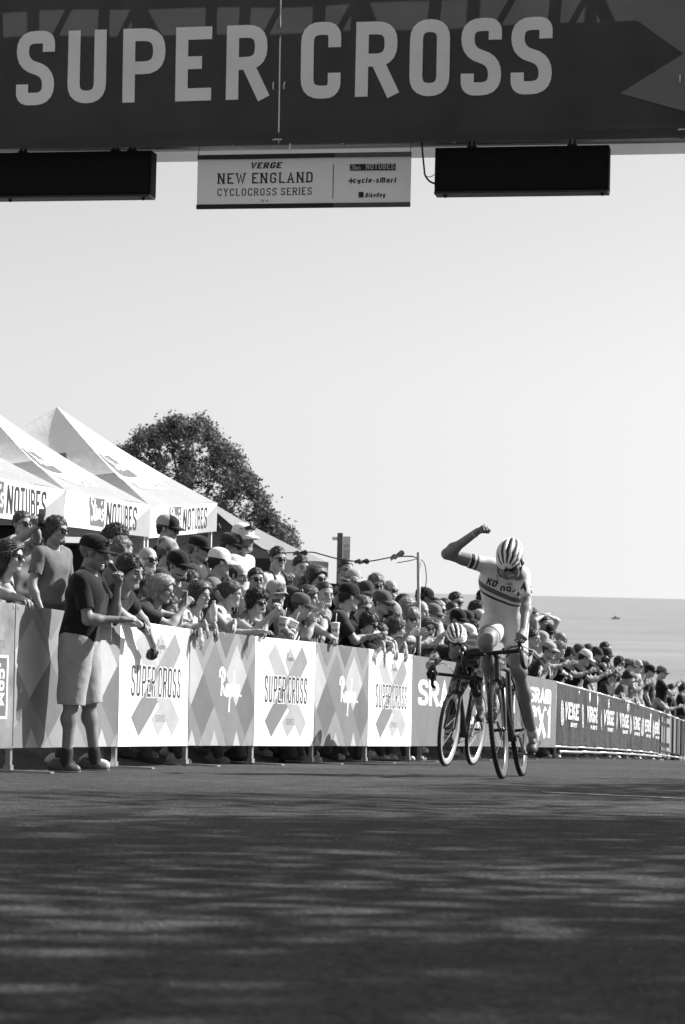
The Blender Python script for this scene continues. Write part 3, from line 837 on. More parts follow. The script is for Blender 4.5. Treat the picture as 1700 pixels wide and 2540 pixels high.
def panel_base(pa, pb, label, m, foot=True, group='printed crowd barriers along the course', cat='barrier'):
    M, Ln = seg_frame(pa, pb)
    t = tag(empty('crowd_barrier', M=M), label, cat, group); BARR.append((t, SLOPES[-1]))
    bow = lambda u, v: .007*math.sin(math.pi*u/Ln)*math.sin(2.2*(v-H0)+.4)+.0025*math.sin(u*9+v*4)
    ident = Matrix.Identity(4)
    gridsheet(.003, Ln-.003, H0, H1, 40, 18, bow, m, 'printed_sheet', t, ident, .004)
    mb = MB(); mb.tube([(.02, H1-.02, -.035), (Ln-.02, H1-.02, -.035)], .017, 8); mb.tube([(.02, H0+.05, -.035), (Ln-.02, H0+.05, -.035)], .014, 8)
    mb.build('rail', GALV, t, True)
    for cx_ in (.035, Ln*.5, Ln-.035):
        mb = MB(); mb.torus((cx_, H1-.022, -.018), (1, 0, 0), .024, .0028, 14, 5); mb.build('cable_tie', tie, t, True)
    if foot:
        mb = MB(); mb.box((.03, H1/2, -.035), (.034, H1, .034)); mb.build('post', GALV, t)
        mb = MB(); mb.box((.03, .012, 0), (.06, .012, .55)); mb.box((.03, .03, -.035), (.05, .04, .05)); mb.build('foot', GALV, t)
    return t, M, Ln, bow
def pprint(t, bow, V, Fc, m, name, off, x0=0, y0=0, kx=1, ky=1):
    off = .0007+off*.16
    mb = MB(); on_plane(mb, V, Fc, Matrix.Identity(4), x0, y0, kx, ky, fn=lambda x, y: (x, y, bow(x, y)+off)); return mb.build(name, m, t)
def fill(poly, n=1):
    """triangulated fan with subdivided pieces so that it follows the bow"""
    return poly, [tuple(range(len(poly)))]
def pshape(t, bow, poly, Ln, m, name, off):
    p = clip_poly(poly, (.006, H0+.002), (Ln-.006, H1-.002))
    if len(p) < 3: return
    # split in horizontal strips so that the print follows the bowed sheet
    V = []; Fc = []
    ys = sorted(set([min(q[1] for q in p), max(q[1] for q in p)]))
    n = max(1, int((ys[-1]-ys[0])/.055)); xs0 = min(q[0] for q in p); xs1 = max(q[0] for q in p); nx = max(1, int((xs1-xs0)/.06))
    for j in range(n):
        a = ys[0]+(ys[-1]-ys[0])*j/n; b = ys[0]+(ys[-1]-ys[0])*(j+1)/n
        for i in range(nx):
            q = clip_poly(p, (xs0+(xs1-xs0)*i/nx, a), (xs0+(xs1-xs0)*(i+1)/nx, b))
            if len(q) >= 3:
                bb = len(V); V += q; Fc.append(tuple(range(bb, bb+len(q))))
    pprint(t, bow, V, Fc, m, name, off)
def rapha_panel(pa, pb, label, ncol, phase, logo=True):
    t, M, Ln, bow = panel_base(pa, pb, label, V_LIGHT)
    dw = Ln/ncol; Hh = H1-H0; dh = Hh*.56
    tones = [V_PALE, V_MID, V_LIGHT, V_DARK, V_OFF, V_MID]
    rnd = random.Random(int(phase*100))
    # argyle of diamonds: a grid of half-dropped rows
    rows = [(H1-.02-dh*.12-dh*.5, 0), (H1-.02-dh*.12-dh, .5), (H1-.02-dh*.12-dh*1.5, 0), (H1+.05, .5)]
    pat = {0: [V_OFF, V_MID, V_OFF, V_MID], 1: [V_DARK, V_MID, V_DARK, V_LIGHT], 2: [V_MID, V_LIGHT, V_MID, V_LIGHT], 3: [V_MID, V_DARK, V_MID, V_LIGHT]}
    for ri, (cy, sh) in enumerate(rows):
        for k in range(-1, ncol+2):
            cx = (k+sh+phase)*dw; mt = pat[ri][k % 4]
            pshape(t, bow, [(cx, cy+dh/2), (cx+dw/2, cy), (cx, cy-dh/2), (cx-dw/2, cy)][::-1], Ln, mt, 'diamond', .0025+.0006*ri)
    for k in range(-1, ncol+1):          # small pale points along the lower edge
        cx = (k+phase+.0)*dw
        pshape(t, bow, [(cx-.1*dw, H0), (cx+.42*dw*.6, H0), (cx+.05*dw, H0+.13)], Ln, V_OFF, 'diamond', .0056)
    if logo:
        hh = .19; V, Fc = pen(RAPHA, .026, hh, .0); k = .36*Ln/(2.45*hh)
        pprint(t, bow, V, Fc, V_WHITE, 'wordmark', .0075, Ln*.42, H0+Hh*.44, k, 1.12)
    return t
def cross_panel(pa, pb, label):
    t, M, Ln, bow = panel_base(pa, pb, label, V_WHITE)
    Hh = H1-H0; X = lambda a: a*Ln; Yv = lambda b: H0+b*Hh
    def sh(pts, m, nm, off): pshape(t, bow, [(X(a), Yv(b)) for a, b in pts][::-1], Ln, m, nm, off)
    sh([(.20, .83), (.31, .95), (.62, .52), (.5, .35)], V_PALE, 'cross_bar', .0025)
    sh([(.47, .80), (.56, .93), (.66, .80), (.56, .64)], V_PALE, 'diamond', .0022)
    sh([(.86, .80), (.76, .95), (.40, .52), (.52, .35)], V_LIGHT, 'cross_bar', .0031)
    sh([(.17, .23), (.28, .08), (.62, .47), (.5, .64)], V_MID, 'cross_bar', .0037)
    sh([(.86, .22), (.76, .08), (.44, .47), (.55, .62)], V_PALE, 'cross_bar', .0043)
    sh([(.44, .22), (.54, .08), (.68, .22), (.58, .36)], V_PALE, 'diamond', .0028)
    hh = .235; wfull = .70*Ln
    V, Fc, tot = text2d('SUPER CROSS', hh, .075, .024, .030); k = wfull/tot
    V0_, F0_, _t = text2d('SUPER CROSS', hh+.012, .075+.012, .040, .018)
    pprint(t, bow, V0_, F0_, V_WHITE, 'letter_outline', .0052, Ln*.16-.006*k, Yv(.40)-.006, k, 1)
    pprint(t, bow, V, Fc, V_INK, 'lettering', .0064, Ln*.16, Yv(.40), k, 1)
    V, Fc, tot = text2d('SERIES', .052, .022, .006, .009); pprint(t, bow, V, Fc, V_DARK, 'lettering', .0052, Ln*.5, Yv(.20), .14*Ln/tot, 1)
    V, Fc = pen(RAPHA, .006, .055); pprint(t, bow, V, Fc, V_DARK, 'wordmark', .0052, Ln*.49, Yv(.80), .15*Ln/.134*.9, 1.2)
    return t
def YB(sx): return solve_y(sx, 0)
seams = [46, 288, 479, 642, 791, 924, 1032]
SY = [14.3, 16.15, 17.67, 18.8, 19.9, 21.2, 22.6]
PTS = [bpoint(y) for y in SY]
pprev = bpoint(12.2)
t, M, Ln, bow = panel_base(pprev, PTS[0]-Vector((0, .012, 0)), 'mottled stone-grey barrier at the left edge with part of a dark framed .COM sign', V_STONE)
Hh = H1-H0
def zz(v): return (v-.5)*.94+.5
pshape(t, bow, [(Ln-1.3, H0+.19), (Ln-.10, H0+.19), (Ln-.10, H0+.60), (Ln-1.3, H0+.60)], Ln, V_WHITE, 'sign_border', .003)
pshape(t, bow, [(Ln-1.27, H0+.207), (Ln-.122, H0+.207), (Ln-.122, H0+.583), (Ln-1.27, H0+.583)], Ln, V_DARK, 'sign_field', .004)
V, Fc = glyph('S', 0, 0, .24, .29, .08); pprint(t, bow, V, Fc, V_WHITE, 'lettering', .0055, Ln-.515, H0+.25)
V, Fc, tot = text2d('.COM', .085, .066, .022, .013)
V = [(p[1], -p[0]) for p in V]; Fc = [f[::-1] for f in Fc]
pprint(t, bow, V, Fc, V_WHITE, 'lettering', .0055, Ln-.245, H0+.545, 1.0, .27/tot)
V, Fc, tot = text2d('ENTI.', .05, .045, .008, .016, 0, .5); pprint(t, bow, V, Fc, V_MID, 'lettering', .003, Ln-.155-tot, H0+.645)
rapha_panel(PTS[0], PTS[1], 'grey diamond-patterned barrier behind the announcer, first diamond barrier from the left', 3, .42, True)
cross_panel(PTS[1], PTS[2], 'white barrier lettered SUPER CROSS beside the announcer, nearest of its kind')
rapha_panel(PTS[2], PTS[3], 'grey diamond-patterned barrier between the nearest and the middle white barriers', 3, .1)
cross_panel(PTS[3], PTS[4], 'white barrier lettered SUPER CROSS, middle one of three, below two drink cups')
rapha_panel(PTS[4], PTS[5], 'grey diamond-patterned barrier between the middle and the farthest white barriers', 3, .1)
cross_panel(PTS[5], PTS[6], 'white barrier lettered SUPER CROSS, farthest of three, beside the first grey barrier')
# plain grey sponsor barriers
def sram_letters(t, bow, s, x0, x1, y0, y1):
    h_ = y1-y0; V, Fc, tot = text2d(s, h_, h_*.62, h_*.19, h_*.06); k = (x1-x0)/tot
    pprint(t, bow, V, Fc, V_WHITE, 'lettering', .004, x0, y0, k, 1)
sy = [22.6, 25.3, 28.2, 31.1]
lab = ['plain grey barrier lettered SRAM, next to the last white barrier', 'plain grey barrier behind the two riders, largely hidden by the bicycles', 'plain grey barrier lettered SRAM above CX1, right of the winner']
for i in range(3):
    pa, pb = bpoint(sy[i])+Vector((0, .012, 0)), bpoint(sy[i+1])
    t, M, Ln, bow = panel_base(pa, pb, lab[i], V_SRAM)
    if i == 0: sram_letters(t, bow, 'SRAm', Ln*.10, Ln*.86, H0+.43, H0+.70)
    if i == 1:
        sram_letters(t, bow, 'SRAm', Ln*.02, Ln*.30, H0+.66, H0+.78); sram_letters(t, bow, 'CX1', Ln*.02, Ln*.26, H0+.22, H0+.58); sram_letters(t, bow, 'SRAm', Ln*.42, Ln*.95, H0+.43, H0+.70)
    if i == 2:
        sram_letters(t, bow, 'SRAm', Ln*.30, Ln*.84, H0+.60, H0+.80); sram_letters(t, bow, 'CX1', Ln*.26, Ln*.84, H0+.13, H0+.55)
# steel barriers with loose dark cloth covers, farther down the course
V_CLOTH = mat('black_barrier_cloth', .022, .5, .3, 3, .5, 12, spec=.4, bdist=.03); V_LOGO = vin('white_cloth_print', .62)
vy = [31.15, 33.7, 36.2, 38.7, 41.2, 43.6, 46.0, 48.0]
ordn = ['first', 'second', 'third', 'fourth', 'fifth', 'sixth', 'seventh']
for i in range(7):
    pa, pb = bpoint(vy[i])+Vector((0, .02, 0)), bpoint(vy[i+1])-Vector((0, .02, 0))
    M, Ln = seg_frame(pa, pb)
    t = tag(empty('crowd_barrier', M=M), 'steel barrier under a creased black cloth printed VERGE, %s from the grey sponsor barriers' % ordn[i], 'barrier', 'cloth covered barriers down the course'); BARR.append((t, SLOPES[-1]))
    rr = random.Random(i); ph = [rr.random()*6 for _ in range(6)]
    bow = lambda u, v, ph=ph: .016*math.sin(u*6+ph[0]+1.0*math.sin(v*2+ph[1]))*(.4+.6*(H1-v))+.004*math.sin(u*15+ph[2]+2*v)+.004*math.sin(v*8+u*5+ph[3])
    I4 = Matrix.Identity(4)
    gridsheet(.02, Ln-.03, .20, 1.07, 60, 16, bow, V_CLOTH, 'cloth_cover', t, I4, .003)
    mb = MB(); mb.tube([(0, 1.08, -.02), (Ln-.04, 1.08, -.02)], .018, 8); mb.tube([(0, .17, -.02), (Ln-.04, .17, -.02)], .018, 8); mb.tube([(0, .10, .05), (Ln-.04, .10, .05)], .02, 8); mb.build('rail', GALV, t, True)
    mb = MB(); mb.tube([(0, 0, -.02), (0, 1.1, -.02)], .016, 8); mb.build('post', GALV, t, True)
    mb = MB(); mb.tube([(Ln-.03, 0, -.02), (Ln-.03, 1.1, -.02)], .016, 8); mb.build('post', GALV, t, True)
    for k in range(9):
        x = Ln*(k+.5)/9; mb = MB(); mb.tube([(x, .17, -.02), (x, 1.08, -.02)], .008, 6); mb.build('bar', GALV, t, True)
    mb = MB(); mb.box((.1, .012, .05), (.06, .02, .5)); mb.build('foot', GALV, t)
    mb = MB(); mb.box((Ln-.15, .012, .05), (.06, .02, .5)); mb.build('foot', GALV, t)
    # round emblem with a V, and the word
    V = []; Fc = []
    for rad, tk in ((.17, .022), (.125, .03)):
        v, f = ribbon([(.34*Ln*.55+math.cos(a)*rad*.9, .66+math.sin(a)*rad) for a in np.linspace(0, 2*math.pi, 28)[:-1]], tk, True); b = len(V); V += v; Fc += [tuple(q+b for q in g) for g in f]
    v, f = ribbon([(.34*Ln*.55-.06, .74), (.34*Ln*.55, .58), (.34*Ln*.55+.06, .74)], .04); b = len(V); V += v; Fc += [tuple(q+b for q in g) for g in f]
    pprint(t, bow, V, Fc, V_LOGO, 'emblem', .07)
    V, Fc, tot = text2d('VERGE', .22, .16, .05, .03, .05); pprint(t, bow, V, Fc, V_LOGO, 'lettering', .07, Ln*.36, .58, Ln*.58/tot, 1.15)
    V, Fc, tot = text2d('SPORT', .06, .05, .02, .02, .05); pprint(t, bow, V, Fc, V_LOGO, 'lettering', .07, Ln*.56, .47, Ln*.34/tot, 1.1)
vy2 = [48.0, 50.4, 52.8, 55.2]
for i in range(3):
    pa, pb = bpoint(vy2[i])+Vector((0, .02, 0)), bpoint(vy2[i+1])-Vector((0, .02, 0)); M, Ln = seg_frame(pa, pb)
    t = tag(empty('crowd_barrier', M=M), ['barrier with dark cloth bearing pale printed blocks at the far end of the row', 'far steel barrier hung with plain grey cloth strips', 'farthest steel barrier at the right edge of the picture'][i], 'barrier', 'far barriers at the right edge'); BARR.append((t, SLOPES[-1]))
    bow = lambda u, v: .03*math.sin(u*9)
    gridsheet(.03, Ln-.1, .2, 1.07, 26, 6, bow, [V_BLACK, V_BLACK, V_BLACK][i], 'cloth_cover', t, Matrix.Identity(4), .003)
    mb = MB(); mb.tube([(0, 1.08, -.02), (Ln-.04, 1.08, -.02)], .018, 8); mb.tube([(0, .14, -.02), (Ln-.04, .14, -.02)], .018, 8); mb.tube([(0, 0, -.02), (0, 1.1, -.02)], .02, 8); mb.tube([(Ln-.05, 0, -.02), (Ln-.05, 1.1, -.02)], .02, 8); mb.build('tube_frame', GALV, t, True)
    if i > 0:
        for k in range(9): pprint(t, bow, [(Ln*(k+.1)/9, .22), (Ln*(k+.72)/9, .22), (Ln*(k+.72)/9, 1.05), (Ln*(k+.1)/9, 1.05)], [(0, 1, 2, 3)], [V_DARK, V_MID, V_BLACK, V_DARK, V_LIGHT][(k*3+i) % 5], 'cloth_strip', .12)
    if i == 0:
        for y0, y1 in ((.86, .98), (.42, .78), (.24, .32)): pprint(t, bow, [(.1, y0), (Ln*.5, y0), (Ln-.2, y0), (Ln-.2, y1), (Ln*.5, y1), (.1, y1)], [(0, 1, 4, 5), (1, 2, 3, 4)], V_LIGHT, 'printed_block', .12)
bpy.context.view_layer.update(); lean_with_slope()
# thin pole tied to the barrier, and the wire with paper flags
px0 = at(1046, 1628, 23.15); ptop = at(1039, 1370, 23.15)
WOODP = mat('grey_pole', .30, .6, .2, 20)
pole = tag(empty('wire_pole', px0), 'thin grey pole at the barrier that carries the wire of paper flags', 'pole')
mb = MB(); mb.tube([Vector((0, 0, ground_z(px0.x, 23.15)-px0.z)), ptop-px0], .021, 10); mb.build('shaft', WOODP, pole, True)
mb = MB(); q = at(1041, 1385, 23.15)-px0; mb.tube(smooth_curve([q, at(1054, 1400, 23.15)-px0, at(1058, 1440, 23.15)-px0, at(1050, 1480, 23.15)-px0], 5), .005, 5); mb.build('loose_wire', BRKT, pole, True)
mb = MB(); mb.tube([q, at(1015, 1391, 22.9)-px0, at(986, 1396, 23.2)-px0], .005, 5); mb.build('loose_wire', BRKT, pole, True)
WY = [(560, 1325, 25.5), (620, 1349, 25), (680, 1370, 24.8), (745, 1370, 24.4), (776, 1370, 24.2), (800, 1376, 24), (842, 1387, 23.7), (890, 1393, 23.4), (925, 1391, 23.3), (975, 1382, 23.2), (1020, 1380, 23.1), (1038, 1386, 23.15)]
wire = tag(empty('flag_wire', at(800, 1376, 24)), 'sagging wire strung above the crowd from the dark tent to the thin pole', 'wire')
mb = MB(); mb.tube([p-wire.location for p in smooth_curve([at(*q) for q in WY], 5)], .0075, 6); mb.build('strand', BRKT, wire, True)
FLAG = mat('paper_flag', .28, .7, .2); FLAGD = mat('dark_paper_flag', .13, .7, .2)
for (sx, sy_, Y, w, lbl, m_, rot) in ((745, 1372, 24.4, .16, 'crumpled dark paper flag on the wire above the man with a covered face', FLAGD, .1), (898, 1393, 23.35, .15, 'small grey paper flag held on the wire by a raised hand', FLAGD, .05), (985, 1378, 22.95, .16, 'pale crumpled paper flag on the wire nearest the thin pole', FLAG, .5)):
    c = at(sx, sy_, Y); fo = tag(empty('paper_flag', c), lbl, 'flag', 'paper flags on the wire')
    mb = MB(); n = 6; vs = []
    for j in range(3):
        for i in range(n+1):
            u = (i/n-.5)*w; v = (j/2-.5)*w*.30
            vs.append(Vector((u*math.cos(rot)-v*math.sin(rot), .03*math.sin(i*1.7+j), v*math.cos(rot)+u*math.sin(rot)+.010*math.sin(i*2.1+j*2))))
    mb.add(vs, [(j*(n+1)+i, j*(n+1)+i+1, (j+1)*(n+1)+i+1, (j+1)*(n+1)+i) for j in range(2) for i in range(n)])
    ob = mb.build('paper', m_, fo, True); md = ob.modifiers.new('s', 'SOLIDIFY'); md.thickness = .004
    mb = MB(); mb.torus((0, 0, 0), (1, 0, .1), .009, .003, 10, 5); mb.build('clip', BRKT, fo)
# utility pole with a sign board behind the crowd
Yp = 34.0; pt = at(849, 1322, Yp); pbm = at(851, 1420, Yp); gz = ground_z(pt.x, Yp)
up = tag(empty('utility_pole', Vector((pt.x, Yp, gz))), 'square grey post with a pale notice board on its right side, rising behind the crowd', 'post')
mb = MB(); mb.box((-.03, 0, (pt.z-gz)/2), (.085, .085, pt.z-gz), bev=.006); mb.build('post', mat('dark_post', .12, .6, .2), up)
mb = MB(); mb.box((.075, 0, pt.z-gz-.42), (.12, .10, .74), bev=.01); mb.build('notice_board', mat('notice_white', .62, .5, .1), up)
for zz, h_ in ((.20, .05), (.34, .16), (.56, .14), (.70, .06)):
    mb = MB(); mb.box((.075, -.052, pt.z-gz-zz), (.09, .004, h_)); mb.build('label_plate', mat('label_grey', .42 if zz != .70 else .1, .6), up)
mb = MB(); mb.box((-.11, 0, pt.z-gz-.09), (.08, .06, .05)); mb.build('side_box', mat('notice_white', .62), up)

# ------------------------------------------------------------------ canopies in a row behind the crowd
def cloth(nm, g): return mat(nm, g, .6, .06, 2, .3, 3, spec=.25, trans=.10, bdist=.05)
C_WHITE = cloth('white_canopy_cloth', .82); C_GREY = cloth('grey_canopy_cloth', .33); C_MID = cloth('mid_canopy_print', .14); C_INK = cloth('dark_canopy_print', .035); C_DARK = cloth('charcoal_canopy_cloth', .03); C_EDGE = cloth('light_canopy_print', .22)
POLEM = mat('white_pole', .6, .4, metal=.3)
def canopy(P1, P2, depth, peak_h, val_h, label, mats, dark=False, text=None):
    """P1,P2: eave corners on the side facing the road, P1 nearer the camera"""
    dd_ = P2-P1; ex = Vector((dd_.x, dd_.y, 0)); S_ = ex.length; ex.normalize(); slope = dd_.z/S_; en = Vector((-ex.y, ex.x, 0)).normalized()
    if en.x > 0: en = -en                                    # away from the road
    M = Matrix(((ex.x, en.x, 0, P1.x), (ex.y, en.y, 0, P1.y), (ex.z, 0, 1, P1.z), (0, 0, 0, 1)))
    t = tag(empty('canopy_tent', M=M), label, 'tent', 'pop-up tents behind the crowd')
    c = [Vector((0, 0, 0)), Vector((S_, 0, 0)), Vector((S_, depth, 0)), Vector((0, depth, 0))]; pk = Vector((S_/2, depth/2, peak_h))
    wm, gm = mats
    def pt_(a, b, i, j):     # bilinear in the roof triangle a-b-peak, with a slack curve
        e = a.lerp(b, i); q = e.lerp(pk, j); s_ = math.sin(math.pi*j)*(.05+.11*math.sin(math.pi*i))+.012*math.sin(j*17+i*5)*math.sin(math.pi*i)*(1-j)
        q.z -= s_; return q
    for k in range(4):
        a, b = c[k], c[(k+1) % 4]; V = []; Fq = []; mi = []; n = 10
        for j in range(n+1):
            for i in range(n+1): V.append(pt_(a, b, i/n, j/n)+Vector((0, 0, .002*math.sin(i*2.1+j*1.3))))
        for j in range(n):
            for i in range(n): Fq.append((j*(n+1)+i, j*(n+1)+i+1, (j+1)*(n+1)+i+1, (j+1)*(n+1)+i))
        me = fast_mesh('roof_panel', np.array([list(v) for v in V]), [np.array(Fq)], [wm if k in (0, 2) or not dark else gm])
        obj('roof_panel', me, t)
        # printed fields on the roof, a little proud
        def field(i0, i1, j0, j1, m_, nm, off=.006, sk=0):
            V = []; Fq = []; n = 6
            nrm = (b-a).cross(pk-a).normalized()
            for j in range(n+1):
                for i in range(n+1):
                    jj = j0+(j1-j0)*j/n; ii = i0+(i1-i0)*i/n+sk*(jj-j0); V.append(pt_(a, b, min(max(ii, 0), 1), jj)+nrm*off)
            for j in range(n):
                for i in range(n): Fq.append((j*(n+1)+i, j*(n+1)+i+1, (j+1)*(n+1)+i+1, (j+1)*(n+1)+i))
            return obj(nm, fast_mesh(nm, np.array([list(v) for v in V]), [np.array(Fq)], [m_]), t)
        def rtext(s, i0, j0, wid, hgt, m_, script=False):
            nrm = (b-a).cross(pk-a).normalized()
            if script: V, Fc = pen(STANS, .10, 1.0); tot = 1.85
            else: V, Fc, tot = text2d(s, 1.0, .6, .16, .16)
            mb = MB(); vs = []
            for p in V:
                jj = j0+p[1]*hgt; ii = i0+p[0]/tot*wid; w_ = (ii-.5)/max(1-jj, .05)+.5
                vs.append(pt_(a, b, min(max(w_, 0), 1), min(jj, .99))+nrm*.012)
            mb.add(vs, Fc); mb.build('roof_lettering', m_, t)
        if not dark:
            if k in (0, 3, 1):
                field(.2 if k == 0 else .28, .62 if k == 0 else .75, .40, .62, C_MID, 'logo_field', .007)
                rtext('', .38, .46, .24, .13, C_WHITE, True)
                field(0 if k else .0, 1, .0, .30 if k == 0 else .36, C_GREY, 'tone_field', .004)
                rtext('NOTUBES', .28, .22, .44, .13, C_WHITE if k == 0 else C_INK)
    # valances
    for k in range(4):
        a, b = c[k], c[(k+1) % 4]; d = (b-a); Ln = d.length; d.normalize(); nn = d.cross(Vector((0, 0, 1))).normalized()
        MV = Matrix(((d.x, 0, nn.x, a.x), (d.y, 0, nn.y, a.y), (d.z, 1, nn.z, a.z), (0, 0, 0, 1)))
        wf = lambda u, v: .012+.012*math.sin(u*5+v*3)
        gridsheet(0.002, Ln-.002, -val_h, 0.0, 40, 6, wf, (wm if not dark else gm), 'valance', t, MV, .004)
        if not dark:
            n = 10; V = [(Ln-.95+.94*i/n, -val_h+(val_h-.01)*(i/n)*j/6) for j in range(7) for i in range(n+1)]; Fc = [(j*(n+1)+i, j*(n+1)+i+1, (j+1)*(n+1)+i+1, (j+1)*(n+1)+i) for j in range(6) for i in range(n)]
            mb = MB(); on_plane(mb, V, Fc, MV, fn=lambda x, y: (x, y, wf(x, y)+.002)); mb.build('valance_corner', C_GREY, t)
            if k == 0:
                V = [(.79+.5*i/8+.02*math.sin(j), -val_h*.88+(val_h*.82)*j/6) for j in range(7) for i in range(9)]; Fc = [(j*9+i, j*9+i+1, (j+1)*9+i+1, (j+1)*9+i) for j in range(6) for i in range(8)]
                mb = MB(); on_plane(mb, V, Fc, MV, fn=lambda x, y: (x, y, wf(x, y)+.0022)); mb.build('logo_field', C_MID, t)
                V, Fc = pen(STANS, .03, .24); mb = MB(); on_plane(mb, V, Fc, MV, .84, -val_h*.72, 1, 1, fn=lambda x, y: (x, y, wf(x, y)+.0036)); mb.build('lettering', C_WHITE, t)
                V, Fc, tot = text2d('NOTUBES', .27, .13, .036, .034); mb = MB(); on_plane(mb, V, Fc, MV, 1.36, -val_h*.86, 1.12/tot, 1, fn=lambda x, y: (x, y, wf(x, y)+.0036)); mb.build('lettering', C_INK, t)
        elif text:
            pass
    for q in c:
        g = M @ q; gz = ground_height(g.x, g.y)-.05
        mb = MB(); inn = Vector((.05 if q.x < S_/2 else -.05, .05 if q.y < depth/2 else -.05, 0)); mb.box(q+inn+Vector((0, 0, (gz-g.z)/2-.02)), (.045, .045, g.z-gz-.04)); mb.build('leg', POLEM, t)
    for a, b in ((0, 1), (1, 2), (2, 3), (3, 0)):
        mb = MB(); ia = c[a].lerp(pk, .04); ib = c[b].lerp(pk, .04); n = 4
        for i in range(n):
            p = ia.lerp(ib, i/n); q = ia.lerp(ib, (i+1)/n); s_ = i % 2
            mb.tube([p+Vector((0, 0, -.06 if s_ else -.30)), q+Vector((0, 0, -.30 if s_ else -.06))], .011, 6); mb.tube([p+Vector((0, 0, -.30 if s_ else -.06)), q+Vector((0, 0, -.06 if s_ else -.30))], .011, 6)
        mb.build('frame_bar', POLEM, t)
    bpy.context.view_layer.update()
    for ch in t.children: ch.data.transform(Matrix(((1, 0, 0, 0), (0, 1, 0, 0), (slope, 0, 1, 0), (0, 0, 0, 1))))
    return t, M
e1 = at(160.7, 1216, 22.4); e2 = at(369.5, 1253, 25.3); e3 = at(535, 1247, 28.2); e2b = at(372, 1256, 25.36)
dv = e2-e1; e0 = e1-Vector((dv.x, dv.y, 0))*1.03; e0.z = e1.z+.03
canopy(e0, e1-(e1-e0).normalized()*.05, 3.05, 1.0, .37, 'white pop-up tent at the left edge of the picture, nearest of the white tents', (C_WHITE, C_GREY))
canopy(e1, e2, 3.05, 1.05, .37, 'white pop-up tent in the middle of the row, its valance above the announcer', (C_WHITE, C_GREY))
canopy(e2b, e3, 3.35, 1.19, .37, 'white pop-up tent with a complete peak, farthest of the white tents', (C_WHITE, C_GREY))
# dark tent beyond
d1 = at(690, 1378, 31.2); d2 = at(812, 1402, 33.8); d2.z = d1.z = (d1.z+d2.z)/2
pkp = at(521, 1222, 32.5)
tn, TM = canopy(d1, d2, 3.4, pkp.z-d1.z, .22, 'charcoal pop-up tent with pale printed edge beyond the white tents, below the tree', (C_EDGE, C_DARK), dark=True)
mb = MB()
for sh in range(3):
    pts = [(525+i*9+sh*3, 1290+sh*18+i*9+(9 if i % 2 else -9), 32.2) for i in range(6)]
    mb.tube(smooth_curve([TM.inverted() @ at(*p) for p in pts], 4), .012, 6)
tn_s = mb.build('scribble_print', C_EDGE, tn, True)
# dark mass of tables and boxes in the shade below the tents
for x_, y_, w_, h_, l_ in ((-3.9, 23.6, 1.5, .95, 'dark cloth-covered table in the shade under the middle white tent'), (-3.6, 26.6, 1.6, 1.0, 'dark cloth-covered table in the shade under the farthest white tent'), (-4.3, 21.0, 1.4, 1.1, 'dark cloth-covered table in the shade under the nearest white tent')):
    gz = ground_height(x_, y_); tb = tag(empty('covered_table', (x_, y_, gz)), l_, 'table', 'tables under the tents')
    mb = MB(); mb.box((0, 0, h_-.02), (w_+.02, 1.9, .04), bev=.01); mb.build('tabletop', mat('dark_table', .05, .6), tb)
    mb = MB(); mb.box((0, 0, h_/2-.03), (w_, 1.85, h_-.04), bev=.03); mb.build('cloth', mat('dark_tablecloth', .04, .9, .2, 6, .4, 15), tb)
# ------------------------------------------------------------------ trees
def leaf_mat(nm, g):
    m = bpy.data.materials.new(nm); m.use_nodes = True; nt = m.node_tree; n = nt.nodes; l = nt.links; b = n['Principled BSDF']
    tc = n.new('ShaderNodeTexCoord'); q = n.new('ShaderNodeTexNoise'); q.inputs['Scale'].default_value = 1.6; q.inputs['Detail'].default_value = 4; l.new(tc.outputs['Object'], q.inputs['Vector'])
    mr = n.new('ShaderNodeMapRange'); mr.inputs[1].default_value = .3; mr.inputs[2].default_value = .7; mr.inputs[3].default_value = g*.6; mr.inputs[4].default_value = g*1.5; l.new(q.outputs['Fac'], mr.inputs[0])
    l.new(mr.outputs[0], b.inputs['Base Color']); b.inputs['Roughness'].default_value = .55
    tr = n.new('ShaderNodeBsdfTranslucent'); l.new(mr.outputs[0], tr.inputs[0]); mx = n.new('ShaderNodeMixShader'); mx.inputs[0].default_value = .3
    l.new(b.outputs[0], mx.inputs[1]); l.new(tr.outputs[0], mx.inputs[2]); l.new(mx.outputs[0], n['Material Output'].inputs[0])
    return m
LEAF = leaf_mat('leaves', .085); BARK = mat('bark', .10, .9, .4, 8, .8, 25)
